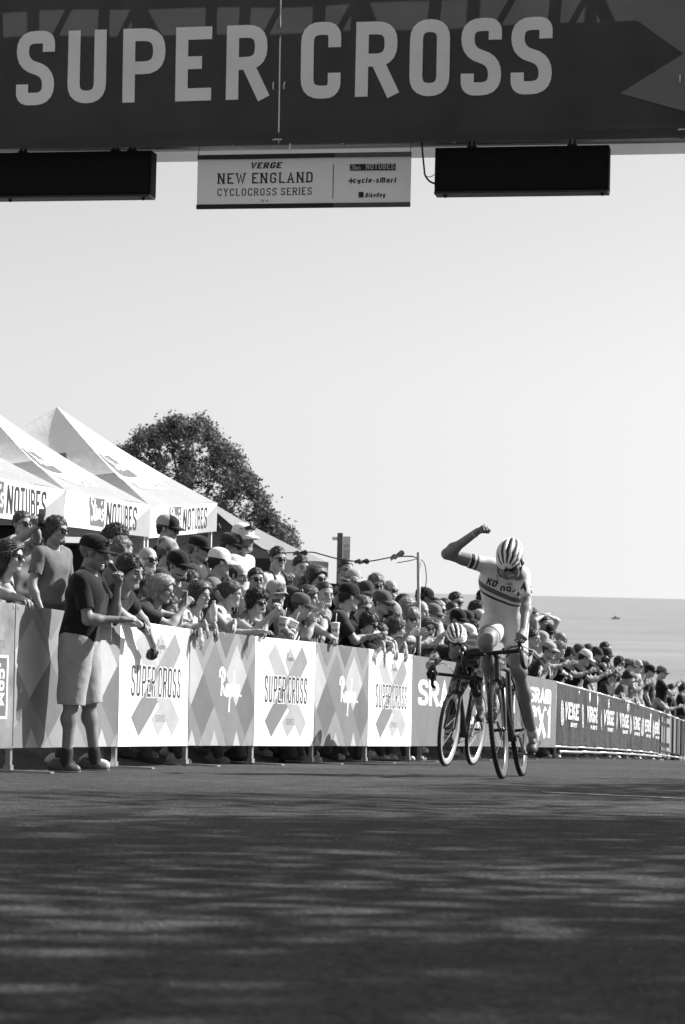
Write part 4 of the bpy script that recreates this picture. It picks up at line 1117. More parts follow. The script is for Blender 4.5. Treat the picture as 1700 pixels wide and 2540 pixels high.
def tree(base, height, crown_pts, leaf, nleaf, label, group, limbs=None, seed=1, name='leafy_tree', spread=None):
    """crown_pts: clump centres (x,y,z,r) relative to base"""
    rg = np.random.RandomState(seed)
    t = tag(empty(name, base), label, 'tree', group)
    mb = MB(); top = Vector((.15*rg.randn(), .15*rg.randn(), height*.72)); r0 = .028*height+.05
    ptsT = [Vector((0, 0, -.6)), Vector((.03, 0, height*.2)), Vector((-.06, .05, height*.45)), top]
    mb.tube(ptsT, [r0*1.25, r0, r0*.75, r0*.3], 10)
    for (x, y, z, r) in crown_pts[::1 if len(crown_pts) < 60 else 22]:
        s = min(max(.25+.4*(z/height), .2), .65)*height*.9; s = min(s, z*.8)
        a = Vector((0, 0, s)); e = Vector((x, y, z)); mid = a.lerp(e, .5)+Vector((0, 0, -.06*height*rg.rand()))
        mb.tube([a, mid, e], [r0*.30, r0*.16, r0*.05], 6)
    mb.build('trunk', BARK, t, True)
    w = np.array([c[3]**2 for c in crown_pts]); w /= w.sum()
    ci = rg.choice(len(crown_pts), nleaf, p=w); C = np.array([c[:3] for c in crown_pts])[ci]; Rr = np.array([c[3] for c in crown_pts])[ci]
    d = rg.randn(nleaf, 3); d /= np.linalg.norm(d, axis=1)[:, None]; rad = (rg.rand(nleaf)**.45)
    P = C+(d*(Rr*rad)[:, None]*np.array([1, 1, .72]) if spread is None else rg.randn(nleaf, 3)*(Rr*spread)[:, None])
    nrm = d+rg.randn(nleaf, 3)*.9+np.array([0, 0, .5]); nrm /= np.linalg.norm(nrm, axis=1)[:, None]
    a = np.cross(nrm, rg.randn(nleaf, 3)); a /= np.linalg.norm(a, axis=1)[:, None]; b = np.cross(nrm, a)
    sz = leaf*(.6+.8*rg.rand(nleaf))[:, None]
    V = np.stack([P-a*sz, P+b*sz*.55+nrm*sz*.12, P+a*sz, P-b*sz*.55+nrm*sz*.12], 1).reshape(-1, 3)
    Fq = np.arange(nleaf*4).reshape(-1, 4)
    cr_ = obj('crown', fast_mesh('crown', V, [Fq], [LEAF], False), t); cr_['kind'] = 'stuff'
    return t
# the big tree behind the tents: outline read off the skyline
def outline_tree():
    Y = 78.0; base = at(470, 1560, Y); base.z = ground_height(base.x, Y)
    out = [(284, 1122), (305, 1112), (335, 1098), (360, 1075), (395, 1058), (440, 1045), (480, 1043), (505, 1050), (520, 1062), (545, 1090), (560, 1115), (590, 1135), (612, 1165), (625, 1195), (640, 1220), (655, 1250), (672, 1275), (690, 1300), (715, 1330), (735, 1358)]
    ox = [o[0] for o in out]; oy = [o[1] for o in out]
    rg = np.random.RandomState(5); pts = []
    for k in range(520):
        sx = 284+451*rg.rand(); r = 5+13*rg.rand(); top = np.interp(sx, ox, oy)+r*.9+(8*math.sin(sx*.085)+6*math.sin(sx*.21+1))
        sy = top+(1440-top)*rg.rand()**1.25 if k > 200 else top+6*rg.rand()
        if sx < 300 and sy > 1160: continue
        p = at(sx, sy, Y+rg.randn()*2.2)-base
        if p.z > .8: pts.append((p.x, p.y, p.z, r/F*Y))
    tree(base, at(480, 1040, Y).z-base.z, pts, .062, 62000, 'broad dark leafy tree behind the tents, its crown sloping down to the right', None, seed=3, spread=.74)
outline_tree()
# roadside trees outside the picture to the right: their shade falls across the road
def shade_tree(x, y, h, rad, seed, label, n=5200, zmin=.42, k=26):
    rg = np.random.RandomState(seed); z0 = ground_height(x, y); pts = []
    for i in range(k):
        d = rg.randn(3); d /= np.linalg.norm(d); q = rg.rand()**.4
        pts.append((d[0]*rad*q, d[1]*rad*q, h*(zmin+1)/2+d[2]*q*h*(1-zmin)/2, rad*(.25+.17*rg.rand())))
    tree(Vector((x, y, z0)), h, pts, .085, n, label, 'roadside trees right of the course', seed=seed, name='roadside_tree', spread=.44)
shade_tree(6.4, 2.2, 9.0, 3.6, 11, 'leafy roadside tree shading the road nearest the camera', 10000, .34, 24)
shade_tree(7.2, 6.4, 9.2, 3.6, 12, 'leafy roadside tree shading the road in front of the announcer', 10000, .34, 24)
shade_tree(8.8, 10.8, 8.8, 3.4, 13, 'leafy roadside tree shading the road in front of the riders', 10000, .36, 26)
shade_tree(10.6, 16.4, 7.8, 2.9, 14, 'leafy roadside tree shading the winner of the race', 8500, .36, 28)
shade_tree(4.6, -3.0, 9.5, 4.2, 15, 'broad leafy roadside tree standing beside the camera', 11000, .40, 28)
shade_tree(-5.2, -1.5, 9.0, 4.0, 16, 'broad leafy tree left of the camera, its crown over the road', 13000, .45, 40)
# ------------------------------------------------------------------ people
def skin_mat(nm, g):
    m = mat(nm, g, .5, .16, 14, .22, 60, spec=.35)
    b = m.node_tree.nodes['Principled BSDF']; b.inputs['Subsurface Weight'].default_value = .0
    return m
SKINS = [skin_mat('skin_fair', .37), skin_mat('skin_medium', .29), skin_mat('skin_tan', .20), skin_mat('skin_deep', .08), skin_mat('skin_sunburnt', .18)]
LIP = mat('lips', .15, .45); EYE = mat('eye_dark', .05, .25); TEETH = mat('teeth', .6, .35)
def hair_mat(nm, g): return mat(nm, g, .5, .45, 60, .9, 70, spec=.5, stretch=(1, 1, .12), bdist=.006)
HAIRS = {'b': hair_mat('dark_hair', .016), 'm': hair_mat('brown_hair', .05), 'g': hair_mat('grey_hair', .13), 'l': hair_mat('blond_hair', .26)}
CLOTH = {k: mat('cloth_%s' % n_, g, 0.85, .14, 7, .6, 9, spec=.12, bdist=.022, sheen=.1) for k, n_, g in (('k', 'black', .013), ('d', 'charcoal', .036), ('n', 'dark_grey', .085), ('m', 'mid_grey', .15), ('g', 'light_grey', .32), ('h', 'stone', .30), ('w', 'white', .70))}
def pattern_mat(nm, lo, hi, scale, kind):
    m = bpy.data.materials.new(nm); m.use_nodes = True; nt = m.node_tree; n = nt.nodes; l = nt.links; b = n['Principled BSDF']; b.inputs['Roughness'].default_value = .85; b.inputs['Specular IOR Level'].default_value = .15
    tc = n.new('ShaderNodeTexCoord')
    if kind == 'stripe':
        q = n.new('ShaderNodeTexWave'); q.bands_direction = 'DIAGONAL'; q.inputs['Distortion'].default_value = 1.2; q.inputs['Detail'].default_value = 1
    else:
        q = n.new('ShaderNodeTexVoronoi')
    q.inputs['Scale'].default_value = scale; l.new(tc.outputs['Object'], q.inputs['Vector'])
    mr = n.new('ShaderNodeMapRange'); mr.inputs[1].default_value = .25; mr.inputs[2].default_value = .55; mr.inputs[3].default_value = lo; mr.inputs[4].default_value = hi
    l.new(q.outputs['Fac' if kind == 'stripe' else 'Distance'], mr.inputs[0]); l.new(mr.outputs[0], b.inputs['Base Color'])
    return m
CLOTH['s'] = pattern_mat('striped_shirt', .05, .35, 9, 'stripe'); CLOTH['f'] = pattern_mat('floral_cloth', .13, .5, 22, 'f'); CLOTH['p'] = pattern_mat('printed_dark_shirt', .025, .3, 9, 'f'); CLOTH['c'] = pattern_mat('camouflage_cloth', .08, .35, 14, 'f')
LENS = mat('sunglass_lens', .008, .06, .1, 5, spec=.7); GFRAME = mat('glasses_frame', .03, .3); SHOEM = {'k': mat('dark_shoe', .03, .6), 'd': mat('charcoal_shoe', .075, .5, .3, 30), 'g': mat('grey_shoe', .25, .7, .3, 30), 'w': mat('white_shoe', .6, .6, .25, 30)}
WATCH = mat('black_strap', .02, .4)

def face_sdf(s, male=1, mouth=0, neck=True):
    s.ell((0, -.014, .034), (.076, .097, .084), 0)
    s.ell((0, .020, -.042), (.060 if male else .056, .066, .074), .03)
    s.cap((-.018 if male else -.010, .062, -.097), (.018 if male else .010, .062, -.097), .019 if male else .016, None, .025)
    s.cap((.052, .01, -.062), (.022, .058, -.093), .018 if male else .013, None, .03); s.cap((-.052, .01, -.062), (-.022, .058, -.093), .018 if male else .013, None, .03)
    s.cap((-.034, .074, .024), (.034, .074, .024), .012 if male else .009, None, .022)
    for sg in (-1, 1):
        s.ell((sg*.042, .058, -.022), .023, .022)
        s.ell((sg*.031, .094, .003), .014, .012, 's')
        s.ell((sg*.030, .074, .003), .0125, .002)
        s.ell((sg*.079, -.012, -.004), np.array((.010, .019, .031)), .008)
    s.cap((0, .086, .010), (0, .107, -.027), .008, .0125, .012)
    s.cap((-.010, .094, -.032), (.010, .094, -.032), .0085, None, .006)
    if mouth:
        s.ell((0, .088, -.068), np.array((.021, .022, .013 if mouth == 1 else .009)), .006, 's')
        s.cap((-.021, .078, -.056 - 0*.01), (.021, .078, -.056), .0065, None, .006)
        s.cap((-.017, .076, -.083), (.017, .076, -.083), .007, None, .006)
    else:
        s.cap((-.019, .082, -.060), (.019, .082, -.060), .0062, None, .006)
        s.cap((-.015, .081, -.069), (.015, .081, -.069), .0066, None, .005)
    if neck: s.cap((0, -.018, -.06), (0, -.036, -.165), .054 if male else .046, .058 if male else .049, .03)
    return s
def head_mesh(male, mouth, vox):
    P, Q = face_sdf(SDF(), male, mouth).mesh(vox)
    C = P[Q].mean(1); mi = np.zeros(len(Q), int)
    x, y, z = C[:, 0], C[:, 1], C[:, 2]; ax = np.abs(x)
    eye = ((ax-.030)/.0125)**2+((z-.003)/.0065)**2 < 1; mi[eye & (y > .06)] = 2
    lip = (ax < .021) & (z < -.052) & (z > -.078) & (y > .07); 
    if not mouth: mi[lip & (z < -.055) & (z > -.074) & (y > .078)] = 1
    else:
        zz = -.068; inside = ((ax/.021)**2+((z-zz)/(.014 if mouth == 1 else .010))**2 < 1) & (y > .05)
        mi[inside] = 2 if mouth == 1 else 3
    brow = (ax > .012) & (ax < .048) & (np.abs(z-.027+ax*.06) < .0052) & (y > .05); mi[brow] = 4
    return P, Q, mi
HEADS = {}
def get_head(male, mouth, vox):
    k = (male, mouth, vox)
    if k not in HEADS: HEADS[k] = head_mesh(male, mouth, vox)
    return HEADS[k]
# hands: wrist at the origin, fingers along +y, back of the hand +z, thumb on +x
def hand_sdf(pose):
    curl = {'flat': (6, 8, 5), 'relax': (22, 28, 18), 'grip': (62, 62, 35), 'fist': (82, 92, 60), 'hang': (12, 22, 15), 'spread': (4, 10, 8)}[pose]
    s = SDF()
    kn = [(-.031, .078, -.004), (-.0105, .086, .001), (.0105, .088, .001), (.030, .083, -.002)]
    for q in kn: s.cap((q[0]*.55, .004, 0), (q[0]*.93, q[1], q[2]), .0150, .0115, .018)
    s.cap((0, -.03, 0), (0, .01, 0), .0235, .022, .02)
    ln = [(.032, .020, .017), (.041, .026, .020), (.045, .029, .021), (.040, .024, .019)]; rr = (.0075, .0085, .0088, .0085)
    for i, q in enumerate(kn):
        p = np.array(q); a = 0.0
        fan = (i-1.5)*(-.02 if pose != 'spread' else -.11) * -1
        for j in range(3):
            a += math.radians(curl[j]*(1+.06*(1.5-i)))
            d = np.array((math.sin(fan)*math.cos(a), math.cos(fan)*math.cos(a), -math.sin(a)))
            e = p+d*ln[i][j]; s.cap(p, e, rr[i]*(1-.09*j), rr[i]*(1-.09*(j+1)), .004 if j else .008); p = e
    if pose in ('grip', 'fist'):
        t = [(.022, .018, -.006), (.040, .045, -.024), (.030, .072, -.040), (.008, .082, -.046)]
    elif pose == 'spread': t = [(.022, .015, -.004), (.052, .040, -.008), (.075, .062, -.010), (.090, .078, -.010)]
    else: t = [(.022, .018, -.004), (.044, .044, -.012), (.052, .070, -.016), (.052, .092, -.016)]
    for j in range(3): s.cap(t[j], t[j+1], .0125-.0018*j, .0107-.0015*j, .008)
    return s
HANDS = {}
def get_hand(pose, vox):
    if (pose, vox) not in HANDS: HANDS[(pose, vox)] = hand_sdf(pose).mesh(vox)
    return HANDS[(pose, vox)]
def nrm(v): v = np.array(v, float); return v/max(np.linalg.norm(v), 1e-9)
def ik(S, T, a, b, pole):
    d = T-S; L_ = np.linalg.norm(d); u = d/max(L_, 1e-6); L_ = min(max(L_, abs(a-b)+.02), (a+b)*.995)
    c = (a*a+L_*L_-b*b)/(2*L_); h = math.sqrt(max(a*a-c*c, 0))
    p = pole-u*(pole@u); p = nrm(p)
    E = S+u*c+p*h; W = S+u*L_
    return E, W
def basis(y, z):
    y = nrm(y); z = np.array(z, float); z = z-y*(z@y); z = nrm(z) if np.linalg.norm(z) > 1e-4 else nrm(np.cross(y, (1, .3, .2))); x = np.cross(y, z)
    return np.stack([x, y, z], 1)
def torso_prims(s, pt, inf=0.0, k=.06, female=0, big=1.0):
    b = big
    s.cap(pt(-.062, 0, .02), pt(.062, 0, .02), .102*b+inf, None, k)
    s.cap(pt(-.052, .012, .16), pt(.052, .012, .16), (.094 if female else .102)*b+inf, None, k)
    s.cap(pt(-.075, .010, .32), pt(.075, .010, .32), (.092 if female else .105)*b+inf, None, k)
    s.cap(pt(-.125, -.008, .425), pt(.125, -.008, .425), .066+inf, None, k)
    if female:
        for sg in (-1, 1): s.ell(pt(sg*.068, .085, .315), .052+inf, .05)
    for sg in (-1, 1): s.ell(pt(sg*.168, -.006, .428), .056+inf, .05)
    s.cap(pt(0, -.012, .40), pt(0, -.004, .50), .075+inf, .058+inf*.6, .05)
HATM = {}
def canonical():
    """hair, hats and glasses modelled once round the standard head"""
    C = {}
    rg = np.random.RandomState(4)
    def mk(name, sdf, vox, noise=None, strands=None):
        P, Q = sdf.mesh(vox)
        if noise: P = noise(P)
        if strands:
            n, ln, lift, flow, wd, rnd = strands
            cen = P[Q].mean(1); nr = np.cross(P[Q[:, 1]]-P[Q[:, 0]], P[Q[:, 2]]-P[Q[:, 0]]); nr /= np.linalg.norm(nr, axis=1)[:, None]+1e-9
            c0 = np.array((0, -.014, .034)); nr *= np.sign(((cen-c0)*nr).sum(1))[:, None]
            outer = ((cen-c0)**2).sum(1) > .0058
            ids = np.flatnonzero(outer); k = rg.choice(ids, n); r = cen[k]; N_ = nr[k]
            d = np.array(flow)[None, :]*np.ones((n, 1)); d[:, 0] += np.sign(r[:, 0])*abs(flow[0]); fr_ = (r[:, 1] > .028) & (ln > .05); d[fr_] = np.stack([np.sign(r[fr_, 0])*.9, np.full(fr_.sum(), -.55), np.full(fr_.sum(), -.25)], 1); d = d+rg.randn(n, 3)*rnd
            d -= N_*(d*N_).sum(1)[:, None]; d /= np.linalg.norm(d, axis=1)[:, None]+1e-9
            w = np.cross(d, N_); L_ = ln*(.6+.8*rg.rand(n))[:, None]; wd_ = wd*(.6+.8*rg.rand(n))[:, None]
            m_ = r+d*L_*.5+N_*lift*(.4+rg.rand(n))[:, None]; t_ = r+d*L_+N_*lift*(1.2*rg.rand(n)-.3)[:, None]; r0 = r-N_*.003
            SV = np.stack([r0-w*wd_, r0+w*wd_, m_+w*wd_*.7, m_-w*wd_*.7, t_], 1).reshape(-1, 3); b = np.arange(n)[:, None]*5
            SQ = b+np.array([[0, 1, 2, 3]]); ST = b+np.array([[3, 2, 4]]); nP = len(P)
        else: SV = np.zeros((0, 3)); SQ = np.zeros((0, 4), int); ST = np.zeros((0, 3), int); nP = len(P)
        for suf in ('', '_u'):
            q, sq, st = Q, SQ, ST
            if suf:      # what shows below a hat
                q = Q[P[Q].mean(1)[:, 2] < .045]
                if len(ST):
                    mx = SV.reshape(-1, 5, 3)[:, :, 2].max(1); ok = mx < .036; sq, st = SQ[ok], ST[ok]
            C[name+suf] = fast_mesh(name, np.concatenate([P, SV]), [np.concatenate([q, sq+nP]), st+nP] if len(st) else [np.concatenate([q, sq+nP])], [HAIRS['b']])
    def tuft(amp, f):
        def fn(P):
            c = np.array((0, -.014, .034)); d = P-c; d /= np.linalg.norm(d, axis=1)[:, None]
            return (P+d*(amp*nz(P, f)+amp*.6*nz(P, f*2.3, 3))[:, None]).astype(np.float32)
        return fn
    def skull(inf): return SDF().ell((0, -.016, .036), np.array((.078+inf, .099+inf, .086+inf)), 0)
    mk('hair_short', skull(.007).cap((0, -.07, .0), (0, -.075, -.03), .045, .035, .03).plane((0, .072, .066), nrm((0, .62, -.78))), .0075, tuft(.004, 120), (1500, .020, .002, (.2, -.5, -.55), .0020, .45))
    mk('hair_full', skull(.014).cap((.062, -.02, .02), (.068, -.03, -.04), .022, .016, .03).cap((-.062, -.02, .02), (-.068, -.03, -.04), .022, .016, .03).cap((0, -.07, 0), (0, -.075, -.06), .05, .04, .03).plane((0, .078, .062), nrm((0, .75, -.66))), .008, tuft(.006, 90), (1700, .034, .004, (.25, -.3, -.8), .0022, .4))
    mk('hair_curly', skull(.024).cap((.070, -.02, .03), (.075, -.035, -.035), .03, .028, .03).cap((-.070, -.02, .03), (-.075, -.035, -.035), .03, .028, .03).cap((0, -.08, 0), (0, -.085, -.06), .055, .05, .03).plane((0, .080, .060), nrm((0, .78, -.62))), .0075, tuft(.012, 150), (1700, .028, .010, (.0, 0, -.1), .0026, 1.0))
    mk('hair_bob', skull(.022).cap((.072, -.005, .02), (.076, -.012, -.085), .028, .024, .03).cap((-.072, -.005, .02), (-.076, -.012, -.085), .028, .024, .03).cap((0, -.075, .02), (0, -.085, -.09), .06, .05, .04).plane((0, .076, .060), nrm((0, .85, -.53))), .0075, tuft(.004, 80), (1800, .060, .003, (.10, -.12, -1.0), .0020, .12))
    mk('hair_long', skull(.020).cap((.070, -.015, .02), (.078, -.02, -.20), .028, .026, .03).cap((-.070, -.015, .02), (-.078, -.02, -.20), .028, .026, .03).cap((0, -.078, .02), (0, -.10, -.22), .062, .055, .04).plane((0, .076, .060), nrm((0, .86, -.50))), .008, tuft(.007, 70), (2000, .085, .004, (.06, -.15, -1.0), .0022, .15))
    mk('hair_bun', skull(.014).ell((0, -.115, .045), .042, .02).plane((0, .072, .066), nrm((0, .66, -.75))), .0075, tuft(.004, 90), (1200, .040, .002, (.05, -.9, .2), .0019, .2))
    mk('hair_buzz', skull(.0045).plane((0, .066, .072), nrm((0, .64, -.76))), .0075)
    mk('hair_rim', skull(.010).plane((0, .02, 0), (0, 1, 0)).plane((0, 0, .055), (0, .3, 1)).plane((0, 0, -.06), (0, 0, -1)), .0075, tuft(.003, 120), (700, .022, .003, (.1, -.5, -.7), .0019, .4))
    mk('beard', SDF().ell((0, .022, -.048), np.array((.066, .071, .076)), 0).cap((-.018, .064, -.100), (.018, .064, -.100), .022, None, .02).plane((0, 0, -.046), (0, .25, 1)).ell((0, .10, -.066), np.array((.024, .03, .009)), .004, 's').plane((0, .0, 0), (0, -1, 0)), .0065, tuft(.002, 200))
    mk('goatee', SDF().ell((0, .040, -.075), np.array((.032, .052, .042)), 0).cap((-.018, .064, -.100), (.018, .064, -.100), .022, None, .02).plane((0, 0, -.044), (0, 0, 1)).ell((0, .105, -.066), np.array((.017, .03, .010)), .004, 's').plane((0, .03, 0), (0, -1, 0)), .0065)
    # hats -----------------------------------------------------------------
    def dome(name, inf, cut, brim, nm=28, front=None, low=0.0, bill=None, panels=0):
        mb = MB(); v = []; f = []; rows = 9
        cz = .036; rx, ry, rz = .078+inf, .099+inf, .088+inf
        for j in range(rows+1):
            ph = math.pi/2*(1-j/rows)*1.0
            for i in range(nm):
                a = 2*math.pi*i/nm; x = rx*math.cos(ph)**.85*math.cos(a); y = -.016+ry*math.cos(ph)**.85*math.sin(a)
                z0 = cut+low*y; z = z0+(cz+rz-cut)*math.sin(ph)**.8*(1.0 if y < 0 else 1.0)
                sm = 1+.012*math.cos(a*6)*math.cos(ph) if panels else 1
                v.append((x*sm, y*sm, z))
        for j in range(rows):
            for i in range(nm):
                q = (j*nm+i, j*nm+(i+1) % nm, (j+1)*nm+(i+1) % nm, (j+1)*nm+i)
                ang = (i+.5)/nm*360
                f.append(q[::-1])
        mi = []
        for j in range(rows):
            for i in range(nm):
                ang = (i+.5)/nm*360; mi.append(1 if (front and 25 < ang < 155) else 0)
        # first row is the top?  ph goes pi/2 -> 0, row 0 is the crown
        b = mb.n; mb.v += v; mb.n += len(v); mb.f += [tuple(x+b for x in q) for q in f]; mb.mi += mi
        if bill:           # peak of a cap
            ln, dr = bill; n = 12; top = []; vs = []
            for k in range(2):
                for j in range(6):
                    for i in range(n+1):
                        a = math.radians(18+144*i/n); t = j/5
                        x0 = rx*math.cos(a)*1.0; y0 = -.016+ry*math.sin(a)*1.0
                        x = x0*(1-.10*t); y = y0+ln*t*math.sin(a)**.8; z = cut+low*y0+.004-dr*t*t-.022*(x0/rx)**2*(.3+.7*t)-k*.005
                        vs.append((x, y, z))
            m1 = 6*(n+1); fs = []
            for j in range(5):
                for i in range(n):
                    q = (j*(n+1)+i, j*(n+1)+i+1, (j+1)*(n+1)+i+1, (j+1)*(n+1)+i); fs.append(q[::-1]); fs.append(tuple(m1+x for x in q))
            for i in range(n): q = 5*(n+1)+i; fs.append((q, q+1, m1+q+1, m1+q))
            for i in (0, n):
                for j in range(5): q = j*(n+1)+i; fs.append((q, q+n+1, m1+q+n+1, m1+q))
            mb.add(vs, fs, 1 if front else 0)
        if brim:
            vs = []; n = nm
            for k in range(2):
                for j in range(4):
                    for i in range(n):
                        a = 2*math.pi*i/n; t = j/3; x = (rx+brim*t)*math.cos(a); y = -.016+(ry+brim*t)*math.sin(a); vs.append((x, y, cut+.004-.022*t*t-k*.004+.006*math.cos(2*a)*t))
            m1 = 4*n; fs = []
            for j in range(3):
                for i in range(n):
                    q = (j*n+i, j*n+(i+1) % n, (j+1)*n+(i+1) % n, (j+1)*n+i); fs.append(q); fs.append(tuple(m1+x for x in q[::-1]))
            for i in range(n): q = 3*n+i; fs.append((q, m1+q, m1+3*n+(i+1) % n-0*3*n, 3*n+(i+1) % n))
            mb.add(vs, fs)
        me = bpy.data.meshes.new(name); me.from_pydata(mb.v, [], mb.f); me.materials.append(CLOTH['k']); me.materials.append(CLOTH['k'])
        me.polygons.foreach_set('material_index', mb.mi); me.polygons.foreach_set('use_smooth', [True]*len(mb.f)); me.update(); me.set_sharp_from_angle(angle=R(55))
        C[name] = me
    dome('cap', .014, .034, 0, bill=(.078, .020), low=-.05, panels=1)
    dome('flat_cap', .022, .036, 0, bill=(.080, .004), low=-.04, panels=1)
    dome('trucker_cap', .018, .036, 0, bill=(.078, .016), low=-.05, front=True, panels=1)
    dome('bucket_hat', .014, .030, .055)
    dome('beanie', .016, .012, 0, low=-.28)
    dome('headband_scarf', .014, .050, 0, low=-.38)
    dome('visor', .012, .052, 0, bill=(.075, .02), low=-.08)
    # glasses -----------------------------------------------------------------
    def glasses(name, clear):
        mb = MB()
        for sg in (-1, 1):
            n = 16; vs = []; rx, rz = .028, .018
            for k in range(2):
                for r_ in (1.0, .55, 0.02):
                    for i in range(n):
                        a = 2*math.pi*i/n; sx_ = math.copysign(abs(math.cos(a))**.75, math.cos(a)); sz_ = math.copysign(abs(math.sin(a))**.75, math.sin(a))
                        x = sg*.033+sx_*rx*r_; z = .001+sz_*rz*r_-(.003*sg*sx_*sg if sz_ < 0 else 0)
                        y = .1035-.55*(abs(x)-.012)**2/.07*3.4-k*.004+(1-r_)*.003; vs.append((x, y, z))
            fs = []
            for k in range(2):
                for j in range(2):
                    for i in range(n):
                        q = tuple(k*3*n+x for x in (j*n+i, j*n+(i+1) % n, (j+1)*n+(i+1) % n, (j+1)*n+i)); fs.append(q if k else q[::-1])
                fs.append(tuple(k*3*n+2*n+i for i in range(n)))
            for i in range(n): fs.append((i, (i+1) % n, 3*n+(i+1) % n, 3*n+i))
            if not clear: mb.add(vs, fs, 0)
            ring = [Vector(vs[i])+Vector((0, .001, 0)) for i in range(n)]
            mb.tube(ring, .0024 if clear else .0030, 5, 1, closed=True)
            mb.tube([(sg*.062, .090, .008), (sg*.076, .055, .010), (sg*.083, .0, .006), (sg*.082, -.02, -.004)], .0028, 5, 1)
        mb.tube([(-.008, .104, .004), (0, .107, .006), (.008, .104, .004)], .0028, 5, 1)
        me = bpy.data.meshes.new(name); me.from_pydata(mb.v, [], mb.f); me.materials.append(LENS); me.materials.append(GFRAME); me.polygons.foreach_set('material_index', mb.mi); me.polygons.foreach_set('use_smooth', [True]*len(mb.f)); me.update(); C[name] = me
    glasses('sunglasses', False); glasses('eyeglasses', True)
    P, Q = SDF().cap((0, -.078, .030), (0, .105, .020), .033, .029, .03).cap((.006, .06, .022), (-.006, .085, .020), .040, .034, .03).cap((0, -.078, .045), (0, -.055, .072), .031, .031, .04).cap((0, -.03, .052), (0, .07, .026), .032, .026, .04).plane((0, 0, 0), (0, 0, -1)).mesh(.009)
    mi = (P[Q].mean(1)[:, 2] < .014).astype(int); C['shoe'] = fast_mesh('shoe', P, [Q], [SHOEM['g'], SHOEM['w']], True, mi)
    return C
CAN = canonical()
def worn(name, mesh, parent, M, mats, pname=None):
    o = bpy.data.objects.new(pname or name, CAN[mesh]); link(o); o.parent = parent; o.matrix_local = M
    for i, m in enumerate(mats):
        if i < len(o.material_slots): o.material_slots[i].link = 'OBJECT'; o.material_slots[i].material = m
    return o
def m4(Rm, t, s=1.0):
    return Matrix(((Rm[0][0]*s, Rm[0][1]*s, Rm[0][2]*s, t[0]), (Rm[1][0]*s, Rm[1][1]*s, Rm[1][2]*s, t[1]), (Rm[2][0]*s, Rm[2][1]*s, Rm[2][2]*s, t[2]), (0, 0, 0, 1)))
def rot_z(a): c, s = math.cos(a), math.sin(a); return np.array(((c, -s, 0), (s, c, 0), (0, 0, 1)))
def rot_x(a): c, s = math.cos(a), math.sin(a); return np.array(((1, 0, 0), (0, c, -s), (0, s, c)))
def rot_y(a): c, s = math.cos(a), math.sin(a); return np.array(((c, 0, s), (0, 1, 0), (-s, 0, c)))
def facing(yaw):   # yaw 0 looks at the camera, 90 looks to the right of the picture; local +y is forward
    return rot_z(math.pi+R(yaw))
HEADSCALE = 1.0
STAT = []
